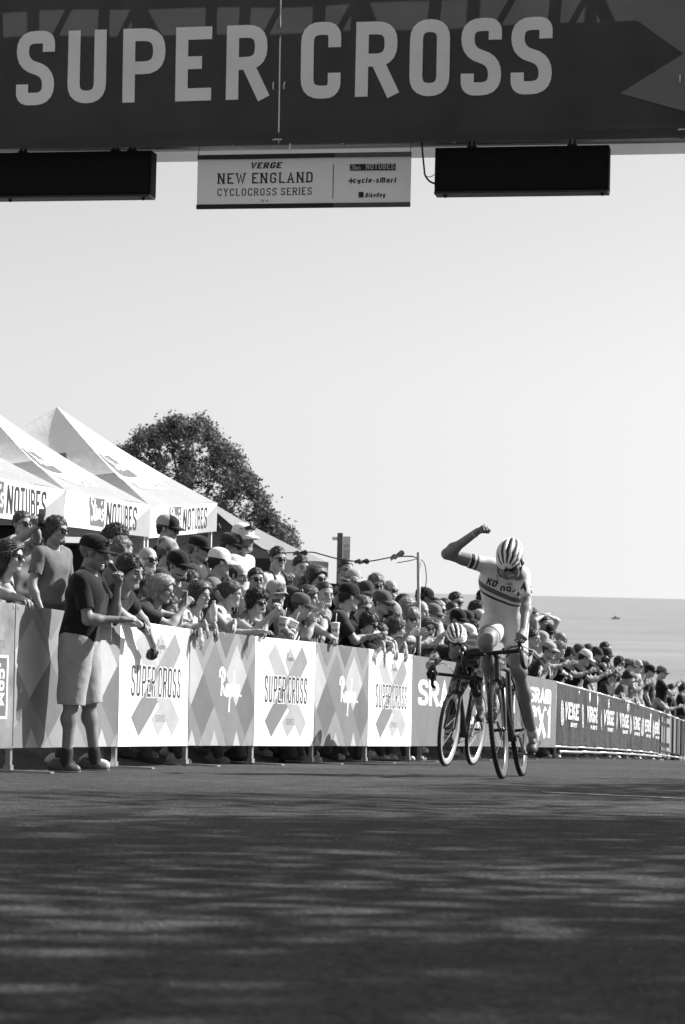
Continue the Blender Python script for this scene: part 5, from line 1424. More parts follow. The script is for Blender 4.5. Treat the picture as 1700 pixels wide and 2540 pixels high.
def person(label, sx, sy, b=None, Y=None, byaw=75, hyaw=75, pitch=8, roll=0, lean=None, hair='hair_short', hc='m', hat=None, hatc='k', hatc2=None, hatyaw=0, glasses=None, beard=None,
           shirt='d', sleeve=.62, pants='n', skin=0, male=1, mouth=0, hands=(None, None), poses=('relax', 'relax'), palm=(None, None), elbow=(None, None), group='spectators behind the barriers', vox=.0185,
           shoes='g', big=1.0, short=False, scale=None, gz=None, watch=None, headv=.0085, extra=None, feet=None):
    if Y is None: Y = solve_y(sx, b)
    H = np.array(at(sx, sy, Y)); Rb = facing(byaw)
    bb = barrier_x(min(Y, 60))-H[0]
    if lean is None: lean = 30 if bb < .55 else 4
    al = R(lean)
    def solve(al, sc):
        es = Rb @ np.array((0, math.sin(al), math.cos(al))); ey = Rb @ np.array((0, math.cos(al), -math.sin(al))); ex = Rb @ np.array((1, 0, 0))
        hd = nrm(es+np.array((0, 0, .8)))
        off = es*.47+hd*.175+(Rb @ np.array((0, 1, 0)))*.03
        return es, ey, ex, off, H-off*sc
    g0 = gz
    for it in range(30):
        es, ey, ex, off, hip = solve(al, 1.0)
        g = ground_z(hip[0], hip[1]) if g0 is None else g0
        sc = (H[2]-g)/(.93+off[2])
        if scale: sc = scale; break
        if sc < (.86 if bb > .55 else .90) and al < R(46 if bb < .55 else 14): al += R(2); continue
        if sc > 1.06 and al > 0: al = max(0, al-R(2)); continue
        break
    sc = min(max(sc, .80), 1.13)
    es, ey, ex, off, hip = solve(al, sc)
    g = ground_z(hip[0], hip[1]) if g0 is None else g0
    res = hip[2]-.93*sc-g           # left over height: taken up by bending or stretching the legs
    STAT.append((label[:40], round(sc, 2), round(math.degrees(al)), round(res, 2)))
    base = Vector((hip[0], hip[1], g)); B = np.array(base)
    t = tag(empty('person', base), label, 'person', group)
    if shoes == 'g': shoes = 'gwkgw'[(len(label)*7+int(sx)) % 5]
    pt = lambda x, y, k: (hip-B)+(ex*x+ey*y+es*k)*sc
    s = SDF(); torso_prims(s, pt, -.012*sc, .06*sc, 0 if male else 1, big*sc)
    # note: radii are scaled through 'big'
    s.cap(pt(0, -.01, .44), H-B+(Rb @ np.array((0, -.03, 0)))*sc-np.array((0, 0, .06))*sc, .054*sc if male else .046*sc, None, .03)
    # legs
    fwd = Rb @ np.array((0, 1, 0)); zf = .085*sc; feetp = []
    for i, sg in enumerate((-1, 1)):
        hj = pt(sg*.085, 0, -.02)
        ft = (hip-B)+ex*sg*.11*sc+fwd*((.20 if 0 < bb < .55 and sc > .84 else .03)+.08*sg*(1 if len(label) % 2 else -1))*sc; ft[2] = 0
        if feet: ft = np.array(feet[i])-B
        ov = ft[0]+B[0]+.20-barrier_x(min(ft[1]+B[1], 60))
        if bb > 0 and ov > 0: ft[0] -= ov
        gzf = ground_z(*(ft+B)[:2]) if g0 is None else g0
        ft[2] = gzf-B[2]+zf
        K, A = ik(hj, ft, .43*sc, .42*sc, fwd)
        if np.linalg.norm(ft-hj) > .85*sc: K = hj+(ft-hj)*.51; A = ft
        s.cap(hj, K, .086*sc*big, .057*sc, .05); s.cap(K, A, .054*sc, .037*sc, .03); s.ell(K+(A-K)*.28-fwd*.018*sc, .052*sc, .04)
        feetp.append((hj, K, A))
    # arms
    arms = []
    hv = .0072 if vox < .02 else .0105
    handparts = []
    for i, sg in enumerate((-1, 1)):        # -1 is the person's left when seen from behind: local -x
        S_ = pt(sg*.180, -.004, .425)
        T = hands[i]; a_, b_ = .285*sc, .255*sc
        pole = elbow[i] if elbow[i] is not None else nrm(np.array((0, 0, -1.0))+ex*sg*.55-fwd*.35)
        if T is None: Tl = S_+(np.array((0, 0, -.50))+ex*sg*.07+fwd*.10)*sc
        elif len(T) == 3 and T[0] == 'loc': Tl = pt(*T[1])
        else:
            TY = T[2] if len(T) > 2 and T[2] else solve_y(T[0], -.06)
            Tl = np.array(at(T[0], T[1], TY))-B
        E_, W = ik(S_, Tl, a_, b_, np.array(pole, float))
        s.cap(S_, E_, .050*sc, .039*sc, .035); s.cap(E_, W, .040*sc, .0255*sc, .025); s.ell(E_+(W-E_)*.25, .041*sc, .03)
        arms.append((S_, E_, W))
        d = nrm(W-E_); ps = poses[i]
        if ps == 'hang': d = nrm(d*.35+np.array((0, 0, -1.0)))
        n_ = palm[i] if palm[i] is not None else (np.array((0, 0, 1.0))+fwd*.3 if ps != 'hang' else fwd)
        HB = basis(d, n_)
        P, Q = get_hand(ps, hv)
        Pm = P.copy()
        if np.dot(np.cross(HB[:, 1], HB[:, 2]), ex)*sg > 0 and palm[i] is None: Pm[:, 0] *= -1; Qm = Q[:, ::-1]
        elif palm[i] is not None and sg > 0: Pm[:, 0] *= -1; Qm = Q[:, ::-1]
        else: Qm = Q
        handparts.append(((Pm*sc*(1.0 if male else .92)) @ HB.T+W, Qm, HB, W))
    P0, Q0 = s.mesh(vox*sc)
    Rh = facing(hyaw) @ rot_x(-R(pitch)) @ rot_y(R(roll)); hs = sc*HEADSCALE*(1.0 if male else .96); hc_ = H-B
    if scale and scale < .8: hs = scale*1.18
    hp, hq, hm = get_head(male, mouth, headv); hh = len(label)*13+int(sx*3); fs = np.array((.95+.10*((hh*7) % 11)/10, .97+.06*((hh*5) % 7)/6, .95+.10*((hh*3) % 13)/12)); hp = hp*fs
    V = [P0]; Fq = [Q0]; mi = [np.zeros(len(Q0), int)]; n = len(P0)
    V.append((hp*hs) @ Rh.T+hc_); Fq.append(hq+n); mi.append(hm); n += len(hp)
    for hp_, hq_, _b, _w in handparts: V.append(hp_); Fq.append(hq_+n); mi.append(np.zeros(len(hq_), int)); n += len(hp_)
    me = fast_mesh('body', np.concatenate(V), [np.concatenate(Fq)], [SKINS[skin], LIP, EYE, TEETH, HAIRS[hc]], True, np.concatenate(mi))
    obj('body', me, t)
    # shirt: trunk and sleeves, the sleeves cut off square
    c = SDF(); torso_prims(c, pt, .014*sc, .06*sc, 0 if male else 1, big*sc)
    if sleeve <= 0:
        for sg in (-1, 1): c.ell(pt(sg*.185, 0, .425), .060*sc, .02, 's')
    c.ell(pt(0, .035, .535), np.array((.082, .082, .070))*sc, .015, 's'); c.plane(pt(0, 0, -.10), -es)
    P, Q = c.mesh(vox*1.1*sc); parts = [(P, Q)]
    if sleeve > 0:
        for S_, E_, W in arms:
            a_ = nrm(E_-S_); c = SDF()
            if sleeve <= 1:
                e_ = S_+(E_-S_)*sleeve; c.cap(S_-a_*.01, e_+a_*.03, .068*sc, .064*sc, .03).ell(S_, .070*sc, .03)
                P, Q = c.mesh(vox*sc*.9); P = P-np.outer(np.maximum((P-e_) @ a_, 0), a_).astype(np.float32)
            else:
                c.cap(S_, E_, .070*sc, .052*sc, .035).cap(E_, E_+(W-E_)*min(sleeve-1, 1), .050*sc, .040*sc, .03); P, Q = c.mesh(vox*sc)
            parts.append((P, Q))
    V = []; Fq = []; n = 0
    for P, Q in parts: V.append(P); Fq.append(Q+n); n += len(P)
    P = np.concatenate(V); P = P+((nz(P, 38, len(label))*.0035+nz(P, 15, len(label)+2)*.004)[:, None]*np.array((1, 1, .3), np.float32)).astype(np.float32)
    obj('shirt', fast_mesh('shirt', P, [np.concatenate(Fq)], [CLOTH[shirt]]), t)
    # trousers or shorts
    parts = []; c = SDF(); c.cap(pt(-.062, 0, .0), pt(.062, 0, .0), .112*sc*big, None, .04)
    if not short:
        for hj, K, A in feetp: c.cap(hj, K, .096*sc*big, .072*sc, .04); c.cap(K, A, .070*sc, .056*sc, .03)
    c.plane(pt(0, 0, .07), es); P, Q = c.mesh(.026*sc if vox < .02 else .034); parts.append((P, Q))
    if short:
        for hj, K, A in feetp:
            a_ = nrm(K-hj); c = SDF().cap(hj, K+a_*.06, .108*sc*big, .098*sc, .04); P, Q = c.mesh(.014*sc); P = P+(nz(P, 30, 4)*.005)[:, None].astype(np.float32)
            P = P-np.outer(np.maximum((P-K-a_*.015) @ a_, 0), a_).astype(np.float32); parts.append((P, Q))
    V = []; Fq = []; n = 0
    for P, Q in parts: V.append(P); Fq.append(Q+n); n += len(P)
    obj('shorts' if short else 'trousers', fast_mesh('trousers', np.concatenate(V), [np.concatenate(Fq)], [CLOTH[pants]]), t)
    for hj, K, A in feetp:
        worn('shoe', 'shoe', t, m4(Rb, A-np.array((0, 0, zf))-fwd*.02, sc), [SHOEM[shoes], SHOEM['w'] if shoes != 'k' else SHOEM['k']])
    # head things
    HM = m4(Rh, hc_, hs) @ Matrix.Diagonal((fs[0], fs[1], fs[2], 1))
    if hair: worn('hair', hair+('_u' if hat and hat not in ('visor', 'headband_scarf') else ''), t, HM, [HAIRS[hc]])
    if beard: worn('beard', beard, t, HM, [HAIRS['m' if hc in 'lg' and hc != 'g' else hc]])
    if hat:
        MH = HM @ Matrix.Rotation(R(hatyaw), 4, 'Z')
        worn('hat', hat, t, MH, [CLOTH[hatc], CLOTH[hatc2 or hatc]], 'cap' if 'cap' in hat or hat == 'visor' else ('headscarf' if 'scarf' in hat else 'hat'))
    if glasses == 's': worn('sunglasses', 'sunglasses', t, HM, [LENS, GFRAME])
    elif glasses == 'e': worn('eyeglasses', 'eyeglasses', t, HM, [GFRAME, GFRAME])
    elif glasses == 'up': worn('sunglasses', 'sunglasses', t, HM @ Matrix.Translation((0, .012, .075)) @ Matrix.Rotation(R(18), 4, 'X'), [LENS, GFRAME])
    if watch is not None:
        S_, E_, W = arms[watch]; d = Vector(W-E_).normalized(); mb = MB(); q = Vector(E_+(W-E_)*.93)
        mb.torus(q, d, .031*sc, .007*sc, 16, 6); mb.box(q+Vector(handparts[watch][2][:, 2])*.034*sc, (.034, .034, .014), Matrix([list(r_) for r_ in handparts[watch][2]]), bev=.004); mb.build('wristwatch', WATCH, t, True)
    info = dict(root=t, B=B, arms=arms, hands=handparts, pt=pt, ex=ex, ey=ey, es=es, fwd=fwd, sc=sc, Rb=Rb, HM=HM, Rh=Rh, feet=feetp)
    return info
def palm_point(inf, i, off=(0, .07, -.035)):
    HB, W = inf['hands'][i][2], inf['hands'][i][3]; return inf['B']+W+HB @ (np.array(off)*inf['sc'])
def on_rail(sx, sy, Y, d=0.0, out=.07, up=.05):
    """a point on top of the barrier level with a person's head, d metres along it"""
    H = at(sx, sy, Y); y = H.y
    for _i in range(4): y = H.y+.24*(H.x-barrier_x(y))/1.05*-1*0+0*y
    y = H.y+.05+d*.96
    return np.array((barrier_x(y)+out, y, road_z(y)+1.10+up))
PEOPLE = {}
def P(key, label, sx, sy, b, do='rail', **k):
    Y = solve_y(sx, b); H = np.array(at(sx, sy, Y)); byaw = k.get('byaw', 78); fw = facing(byaw) @ np.array((0, 1, 0)); side = facing(byaw) @ np.array((1, 0, 0))
    def W(v):  # world point into picture coordinates with its own depth
        d = Vector(v)-Vector((0, 0, CAMZ)); return (850+F*d.dot(cr)/d.dot(cf), 1270-F*d.dot(cu)/d.dot(cf), v[1])
    up = np.array((0, 0, 1.0))
    if do == 'rail':
        e = .17+.03*math.sin(sx)
        k.setdefault('hands', (W(on_rail(sx, sy, Y, e)), W(on_rail(sx, sy, Y, -e)))); k.setdefault('poses', ('hang', 'hang'))
    elif do == 'clap':
        c = H+fw*.34-up*(.30+.05*math.sin(sx*3)); g = .035+.05*abs(math.sin(sx))
        k.setdefault('hands', (W(c-side*g), W(c+side*g))); k.setdefault('poses', ('flat', 'flat')); k.setdefault('palm', (tuple(-side), tuple(side)))
    elif do == 'clap_up':
        c = H+fw*.15+up*.24; g = .09
        k.setdefault('hands', (W(c-side*g), W(c+side*g))); k.setdefault('poses', ('flat', 'flat')); k.setdefault('palm', (tuple(-side), tuple(side)))
        k.setdefault('elbow', (tuple(-side+fw*.3), tuple(side+fw*.3)))
    elif do == 'on_head':
        c = H+up*.13+fw*.02
        k.setdefault('hands', (W(c-side*.05), W(c+side*.05))); k.setdefault('poses', ('flat', 'flat')); k.setdefault('palm', (tuple(up), tuple(up))); k.setdefault('elbow', (tuple(-side+up*.3+fw*.2), tuple(side+up*.3+fw*.2)))
    k.setdefault('watch', None)
    if b > .9: k.setdefault('vox', .022); k.setdefault('headv', .0095)
    PEOPLE[key] = person(label, sx, sy, Y=Y, **k)
    PEOPLE[key]['H'] = H
    return PEOPLE[key]
# ---- left block, reading from the left edge
P('film', 'person in a printed dark T-shirt filming with a phone held high in both hands', 57, 1300, 2.0, 'x', byaw=40, hyaw=40, pitch=2, hair='hair_short', hc='m', glasses='s', shirt='p', hands=((88, 1286, 18.4), (103, 1300, 18.4)), poses=('grip', 'grip'), skin=1)
P('curl', 'woman with dark curly shoulder-length hair and sunglasses in a floral blouse at the left edge', 28, 1382, .35, 'x', byaw=75, hyaw=72, pitch=2, lean=12, hair='hair_long', hc='b', glasses='s', shirt='f', male=0, hands=((48, 1497), (85, 1500)), poses=('relax', 'relax'))
P('goatee', 'person with a goatee and sunglasses in a mid grey T-shirt beside the phone filmer', 141, 1316, 1.5, 'x', byaw=60, hyaw=62, pitch=4, hair='hair_full', hc='m', beard='goatee', glasses='s', shirt='m', skin=1)
P('greyback', 'person with short grey hair turned away, just behind the announcer', 303, 1366, 1.0, 'x', byaw=110, hyaw=125, hair='hair_short', hc='g', shirt='m', skin=1)
P('curlback', 'person with brown curly hair, mostly hidden behind the grey-haired head', 290, 1338, 1.6, 'x', byaw=80, hyaw=100, hair='hair_curly', hc='m', shirt='d')
P('boy', 'dark-haired boy in a black T-shirt stretching one bare arm far down over the white barrier', 324, 1418, -.14, 'x', byaw=68, hyaw=58, pitch=14, lean=42, hair='hair_full', hc='b', shirt='k', skin=1, sleeve=.5, hands=((413, 1655, solve_y(413, -.12)), (352, 1552, solve_y(352, -.12))), poses=('grip', 'fist'), watch=1, elbow=((1, -.3, .6), (.5, -.5, -.6)), vox=.015, headv=.007)
P('bald', 'bald person in wraparound sunglasses behind the dark-haired boy', 367, 1388, 1.0, 'x', byaw=50, hyaw=42, pitch=4, hair=None, glasses='s', shirt='k', skin=0)
P('trucker', 'person in a trucker cap and black T-shirt standing above the crowd, one fist raised', 418, 1313, 2.0, 'x', byaw=85, hyaw=72, pitch=8, hair='hair_short', hc='b', hat='trucker_cap', hatc='g', hatc2='k', glasses='s', shirt='k', skin=1, hands=((402, 1347, 20.8), None), poses=('fist', 'relax'))
P('knit', 'person in a pale patterned knit cap behind the bearded person in the black cap', 420, 1372, 1.3, 'x', byaw=80, hyaw=95, hair='hair_short', hc='g', hat='beanie', hatc='c', shirt='d')
P('blackcap', 'bearded person in a black cap, dark sunglasses and black top near the front', 443, 1404, .62, 'x', byaw=60, hyaw=48, pitch=8, hair='hair_short', hc='b', beard='beard', hat='cap', hatc='k', glasses='s', shirt='k', skin=1, lean=6)
P('longcurl', 'woman with long wavy brown hair, mostly hidden behind the blond bob', 357, 1442, .50, 'rail', byaw=78, hyaw=80, pitch=10, hair='hair_long', hc='m', shirt='d', male=0)
P('bob', 'blond person with a bob and glasses holding up a white phone in both hands', 404, 1462, .22, 'x', byaw=80, hyaw=70, pitch=14, hair='hair_bob', hc='l', glasses='e', shirt='d', male=0, hands=((452, 1508, 17.7), (460, 1500, 17.6)), poses=('grip', 'grip'))
P('child1', 'child with brown hair peering out between the arms of the blond phone holder', 418, 1506, .30, 'rail', byaw=78, hyaw=60, pitch=10, hair='hair_full', hc='m', shirt='n', scale=.72, male=0, skin=1)
P('girl', 'girl with long straight brown hair in a floral top, wrists crossed over the white barrier', 498, 1476, .2, 'x', byaw=72, hyaw=52, pitch=6, hair='hair_long', hc='m', shirt='f', male=0, hands=((472, 1572), (498, 1570)), poses=('hang', 'hang'), watch=1)
P('shade1', 'person in sunglasses, face partly hidden between the black cap and the girl', 473, 1444, .9, 'x', byaw=60, hyaw=45, hair='hair_full', hc='m', glasses='s', shirt='k', male=0)
P('visor', 'person in a black cap and sunglasses farther back, left of the white cap', 497, 1362, 1.6, 'x', byaw=80, hyaw=72, pitch=8, hair='hair_short', hc='g', hat='cap', hatc='k', glasses='s', shirt='d', skin=1)
P('whitecap', 'person seen from behind in a white cap and grey T-shirt near the front', 547, 1396, .85, 'x', byaw=95, hyaw=108, pitch=6, hair='hair_short', hc='b', hat='cap', hatc='w', shirt='m', skin=1, lean=14, hands=((610, 1548), (640, 1552)), poses=('relax', 'relax'))
P('dcap', 'person in a dark flat-peaked cap and sunglasses beside the tall white T-shirt', 575, 1356, 1.8, 'x', byaw=80, hyaw=70, hair='hair_short', hc='b', hat='flat_cap', hatc='d', glasses='s', shirt='d', skin=1)
P('tallwhite', 'tall person in a white T-shirt and white cap with sunglasses pushed up on it', 605, 1336, 1.7, 'x', byaw=70, hyaw=58, pitch=2, hair='hair_short', hc='m', hat='cap', hatc='w', glasses='up', shirt='w', skin=1)
P('balding', 'balding person in glasses looking down, behind the woman in the white top', 592, 1428, 1.2, 'x', byaw=70, hyaw=60, pitch=14, hair='hair_rim', hc='b', glasses='e', shirt='d')
P('shades2', 'short-haired person in big dark sunglasses facing the camera behind the laughing woman', 635, 1437, 1.25, 'x', byaw=40, hyaw=22, pitch=4, hair='hair_short', hc='b', glasses='s', shirt='n')
P('tank', 'woman in a white sleeveless top with hair pinned up, looking away down the course', 576, 1474, .32, 'x', byaw=80, hyaw=92, pitch=8, hair='hair_bun', hc='m', glasses='e', shirt='w', male=0, sleeve=0, hands=((600, 1562), (640, 1566)), poses=('hang', 'relax'))
P('laugh', 'laughing woman with short dark curly hair and sunglasses in a grey sleeveless top', 640, 1493, .2, 'x', byaw=65, hyaw=38, pitch=10, roll=12, hair='hair_curly', hc='b', glasses='s', shirt='m', male=0, sleeve=0, mouth=1, hands=((664, 1548), (676, 1522)), poses=('hang', 'grip'))
P('pack', 'person in sunglasses and a white T-shirt with dark backpack straps', 690, 1386, 1.8, 'x', byaw=55, hyaw=32, hair='hair_short', hc='b', glasses='s', shirt='w')
P('covered', 'person with open mouth and a striped top below the crumpled dark flag', 748, 1408, 1.6, 'x', byaw=50, hyaw=25, hair='hair_short', hc='b', shirt='d', mouth=1, hands=((728, 1436, 23.7), None), poses=('grip', 'relax'))
P('longhair', 'person with chin-length brown hair and black sunglasses behind the smiling striped shirt', 786, 1434, 1.0, 'x', byaw=60, hyaw=44, hair='hair_bob', hc='m', glasses='s', shirt='d')
P('phonecap', 'child in a flat-peaked patterned cap holding a dark phone up in front of the face', 686, 1476, .45, 'x', byaw=55, hyaw=30, pitch=4, hair='hair_short', hc='b', hat='flat_cap', hatc='c', shirt='n', hands=((690, 1516, 19.9), (680, 1530, 19.8)), poses=('grip', 'grip'))
P('beret', 'person with long dark hair, a dark cap and sunglasses pushed up, holding a drink cup', 724, 1485, .38, 'x', byaw=80, hyaw=82, hair='hair_long', hc='b', hat='cap', hatc='d', glasses='up', shirt='c', male=0, hands=((700, 1580), (736, 1590)), poses=('grip', 'grip'))
P('sip', 'person in a small dark cap sipping from a drink cup through a straw', 748, 1505, .25, 'x', byaw=80, hyaw=88, hair='hair_short', hc='b', hat='cap', hatc='n', shirt='w', scale=.9, hands=((722, 1578), (745, 1520, 20.2)), poses=('grip', 'fist'))
P('clapbob', 'person with a short brown bob and glasses clapping with forearms over the white barrier', 766, 1484, .3, 'x', byaw=78, hyaw=82, hair='hair_bob', hc='m', glasses='e', shirt='n', male=0, sleeve=.4, hands=((772, 1532, 20.1), (785, 1528, 20.2)), poses=('flat', 'flat'), palm=((-.3, -.9, 0), (.3, .9, 0)))
P('smile', 'smiling person with a buzz cut in a striped shirt holding a patterned cup', 805, 1474, .3, 'x', byaw=60, hyaw=30, pitch=8, hair='hair_buzz', hc='b', shirt='s', mouth=2, hands=((800, 1612), (833, 1590)), poses=('hang', 'grip'))
P('knitgrey', 'back of a grey-haired head between the striped top and the long-haired person', 750, 1452, 1.2, 'x', byaw=90, hyaw=150, hair='hair_short', hc='g', shirt='n')
P('polo', 'close-cropped person in sunglasses and a dark polo shirt, tallest beside the notice post', 857, 1414, 1.5, 'x', byaw=45, hyaw=28, hair='hair_buzz', hc='b', glasses='s', shirt='k', skin=1)
P('flaglady', 'person in a pale hat and sunglasses reaching one arm up to the wire', 877, 1440, 1.2, 'x', byaw=55, hyaw=25, hair='hair_bob', hc='m', hat='bucket_hat', hatc='g', glasses='s', shirt='g', male=0, sleeve=.3, hands=(None, (902, 1398, 23.6)), poses=('relax', 'fist'))
P('wavy', 'person with wavy fair hair and sunglasses, below the raised clapping hands', 934, 1452, 1.3, 'x', byaw=50, hyaw=18, hair='hair_full', hc='g', glasses='s', shirt='n')
P('overhead', 'grey-haired person in glasses clapping both hands above the head', 970, 1464, 1.5, 'clap_up', byaw=40, hyaw=35, hair='hair_rim', hc='g', glasses='s', shirt='n', hands=((976, 1447, 26.3), (964, 1450, 26.2)))
P('backcap', 'person seen from behind in a dark cap and charcoal T-shirt, forearm over the diamond barrier', 868, 1482, .28, 'x', byaw=95, hyaw=112, hair='hair_short', hc='b', hat='cap', hatc='k', shirt='d', hands=((915, 1580, 21.3), (922, 1572, 21.5)), poses=('flat', 'flat'))
P('boonie', 'person in a dark wide-brimmed hat and sunglasses behind the laughing grey-haired person', 909, 1470, 1.0, 'x', byaw=50, hyaw=15, hair='hair_short', hc='b', hat='bucket_hat', hatc='d', glasses='s', shirt='d')
P('laughgrey', 'laughing grey-haired person in sunglasses and a black top, bending forward', 902, 1507, .38, 'rail', byaw=70, hyaw=45, pitch=14, hair='hair_short', hc='g', glasses='s', shirt='k', mouth=2)
P('greycap', 'person in a grey cap and dark sunglasses looking right, above the child', 951, 1495, .5, 'clap', byaw=70, hyaw=52, hair='hair_short', hc='m', hat='cap', hatc='n', glasses='s', shirt='n')
P('bent', 'dark-haired woman in pale-rimmed sunglasses bending low over the barrier', 917, 1547, .12, 'rail', byaw=75, hyaw=60, pitch=22, hair='hair_full', hc='b', glasses='s', shirt='k', male=0)
P('child2', 'small dark-haired child in a black T-shirt with both arms hung over the barrier', 944, 1572, .06, 'x', byaw=70, hyaw=42, pitch=16, hair='hair_short', hc='b', shirt='k', scale=.70, skin=0, hands=((945, 1632, 21.6), (962, 1622, 21.9)), poses=('hang', 'hang'), lean=18)
P('beanie', 'person in a pale knitted cap seen from behind, next to the grey cap', 976, 1523, .4, 'clap', byaw=90, hyaw=105, hair='hair_short', hc='m', hat='beanie', hatc='g', glasses='s', shirt='m')
P('scarf', 'smiling woman in a pale headscarf and sunglasses clapping beside the thin pole', 1023, 1534, .16, 'x', byaw=50, hyaw=12, hair='hair_full', hc='l', hat='headband_scarf', hatc='m', glasses='s', shirt='f', male=0, mouth=2, hands=((1008, 1584, 22.4), (1016, 1590, 22.5)), poses=('flat', 'flat'))
P('rail3', 'person in a dark shirt clapping with forearm over the last white barrier', 985, 1560, .22, 'x', byaw=85, hyaw=100, pitch=14, hair='hair_full', hc='m', shirt='d', hands=((1002, 1578, 22.2), (1012, 1572, 22.3)), poses=('flat', 'flat'))
P('h45', 'top of a dark-haired head between the raised hands and the pole', 1004, 1498, 1.1, 'x', hyaw=90, hair='hair_short', hc='b', shirt='d')
P('h46', 'person with fair short hair behind the headscarf', 1012, 1508, .8, 'x', hyaw=100, hair='hair_short', hc='l', shirt='m')
P('h47', 'bald-topped person right behind the thin pole', 1044, 1517, .6, 'x', hyaw=60, hair='hair_rim', hc='b', shirt='n')
P('polecap', 'person in a dark cap with a sunlit edge, standing just right of the thin pole', 1056, 1484, 1.2, 'x', hyaw=100, hair='hair_short', hc='b', hat='cap', hatc='k', shirt='d', skin=2)
# ---- behind the two riders
K2 = dict(vox=.025, headv=.0115)
P('r1', 'person in sunglasses and a mid grey cap, behind the gasping long-haired woman', 1078, 1524, .8, 'x', hyaw=55, hair='hair_short', hc='m', hat='cap', hatc='m', glasses='s', shirt='n', **K2)
P('r2', 'person in sunglasses with short fair hair, second row left of the dark-helmeted rider', 1088, 1512, 1.1, 'x', hyaw=55, hair='hair_short', hc='l', glasses='s', shirt='g', **K2)
P('r3', 'dark-haired head against the sea, far back left of the tall one', 1105, 1507, 1.4, 'x', hyaw=60, hair='hair_short', hc='b', shirt='d', **K2)
P('r4', 'dark-haired person standing tallest against the sea left of the winner', 1132, 1493, 1.5, 'x', hyaw=40, hair='hair_short', hc='b', glasses='s', shirt='d', **K2)
P('r5', 'person with cropped hair and sunglasses directly above the dark cap', 1122, 1518, 1.0, 'x', hyaw=50, hair='hair_buzz', hc='b', glasses='s', shirt='d', **K2)
P('r6', 'person in a dark peaked cap right above the second rider helmet', 1138, 1538, .7, 'x', hyaw=45, hair='hair_short', hc='b', hat='cap', hatc='k', shirt='k', **K2)
P('r7', 'narrow sunlit face behind the right of the dark peaked cap', 1160, 1538, .9, 'x', hyaw=50, hair='hair_short', hc='b', hat='cap', hatc='d', shirt='g', **K2)
P('gasp', 'long-haired woman in sunglasses with mouth open, clapping beside the second rider', 1066, 1558, .12, 'x', byaw=55, hyaw=8, hair='hair_long', hc='m', glasses='s', shirt='d', male=0, mouth=1, hands=((1100, 1578, 23.2), (1104, 1572, 23.3)), poses=('flat', 'flat'))
P('r8', 'person with thick dark hair behind the bald one in glasses, left of the winner', 1186, 1514, 1.1, 'x', hyaw=60, hair='hair_full', hc='b', shirt='d', **K2)
P('r9', 'bald person in slim glasses close to the left of the winner', 1190, 1535, .75, 'x', hyaw=35, hair='hair_rim', hc='b', glasses='s', shirt='n', **K2)
P('r10', 'dark-haired person below the bald one in glasses, left of the winner', 1180, 1566, .35, 'clap', hyaw=45, hair='hair_short', hc='b', glasses='s', shirt='d', **K2)
P('r11', 'person in a white cap behind the second rider shoulder', 1163, 1573, .3, 'clap', hyaw=70, hair='hair_short', hc='m', hat='cap', hatc='w', shirt='k', **K2)
P('r12', 'dark-capped person raising an arm, seen just left of the winner jersey', 1203, 1488, 1.6, 'x', hyaw=110, hair='hair_short', hc='b', hat='cap', hatc='k', shirt='k', hands=((1186, 1474, 31.5), None), poses=('fist', 'relax'), **K2)
# ---- right of the winner
P('onhead', 'person with both hands clasped on top of the head, elbows wide', 1352, 1545, 1.3, 'on_head', byaw=45, hyaw=35, hair='hair_short', hc='b', glasses='s', shirt='n', sleeve=.4, **K2)
P('behindarm', 'dark-haired head behind the raised left elbow of the one with hands on head', 1322, 1527, 1.5, 'x', hyaw=60, hair='hair_short', hc='b', shirt='d', **K2)
P('truck2', 'person in a two-tone cap and sunglasses right below the hands-on-head person', 1361, 1568, .9, 'x', byaw=55, hyaw=32, hair='hair_short', hc='b', hat='trucker_cap', hatc='m', hatc2='k', glasses='s', shirt='n', **K2)
P('mouth1', 'dark-haired person covering the mouth, right beside the winner arm', 1324, 1584, .45, 'x', hyaw=60, hair='hair_short', hc='b', glasses='e', shirt='g', hands=((1338, 1602, 29.6), None), poses=('flat', 'relax'), **K2)
P('striped', 'person in a pale peaked cap with hands joined, beside the covered mouth', 1345, 1588, .4, 'clap', hyaw=65, hair='hair_short', hc='b', hat='cap', hatc='g', shirt='s', **K2)
P('baldtan', 'bald tanned person in glasses looking right, top of the slope down to the right', 1392, 1586, .9, 'x', hyaw=92, hair=None, glasses='e', shirt='d', skin=2, **K2)
P('visor2', 'person in a dark visor and sunglasses leaning on the SRAM CX1 barrier', 1364, 1614, .2, 'x', hyaw=52, pitch=12, hair='hair_short', hc='b', hat='visor', hatc='g', glasses='s', shirt='d', hands=((1338, 1664, 31), (1362, 1662, 31.3)), poses=('hang', 'hang'), **K2)
P('curlyl', 'curly fair-haired person in a black top stretching a forearm over the barrier end', 1387, 1614, .22, 'x', hyaw=45, pitch=10, hair='hair_curly', hc='l', shirt='k', hands=((1430, 1690, 33.5), (1378, 1684, 31.2)), poses=('fist', 'hang'), watch=0, sleeve=.8, **K2)
P('dk1', 'person in a dark cap turned away, next to the curly fair hair', 1413, 1624, .4, 'clap', hyaw=112, hair='hair_short', hc='b', hat='cap', hatc='k', shirt='k', skin=1, **K2)
P('dk2', 'person in a charcoal peaked cap bending forward, above the bright white cap', 1438, 1618, .6, 'x', hyaw=85, pitch=20, hair='hair_short', hc='b', hat='cap', hatc='n', shirt='m', **K2)
P('wcap2', 'person in a bright white cap bent over the first cloth-covered barrier', 1453, 1633, .25, 'clap', hyaw=88, pitch=22, hair='hair_short', hc='b', hat='cap', hatc='w', glasses='s', shirt='k', **K2)
P('dk3', 'dark rounded hair behind the bright white cap', 1461, 1615, .9, 'x', hyaw=130, hair='hair_full', hc='b', shirt='k', **K2)
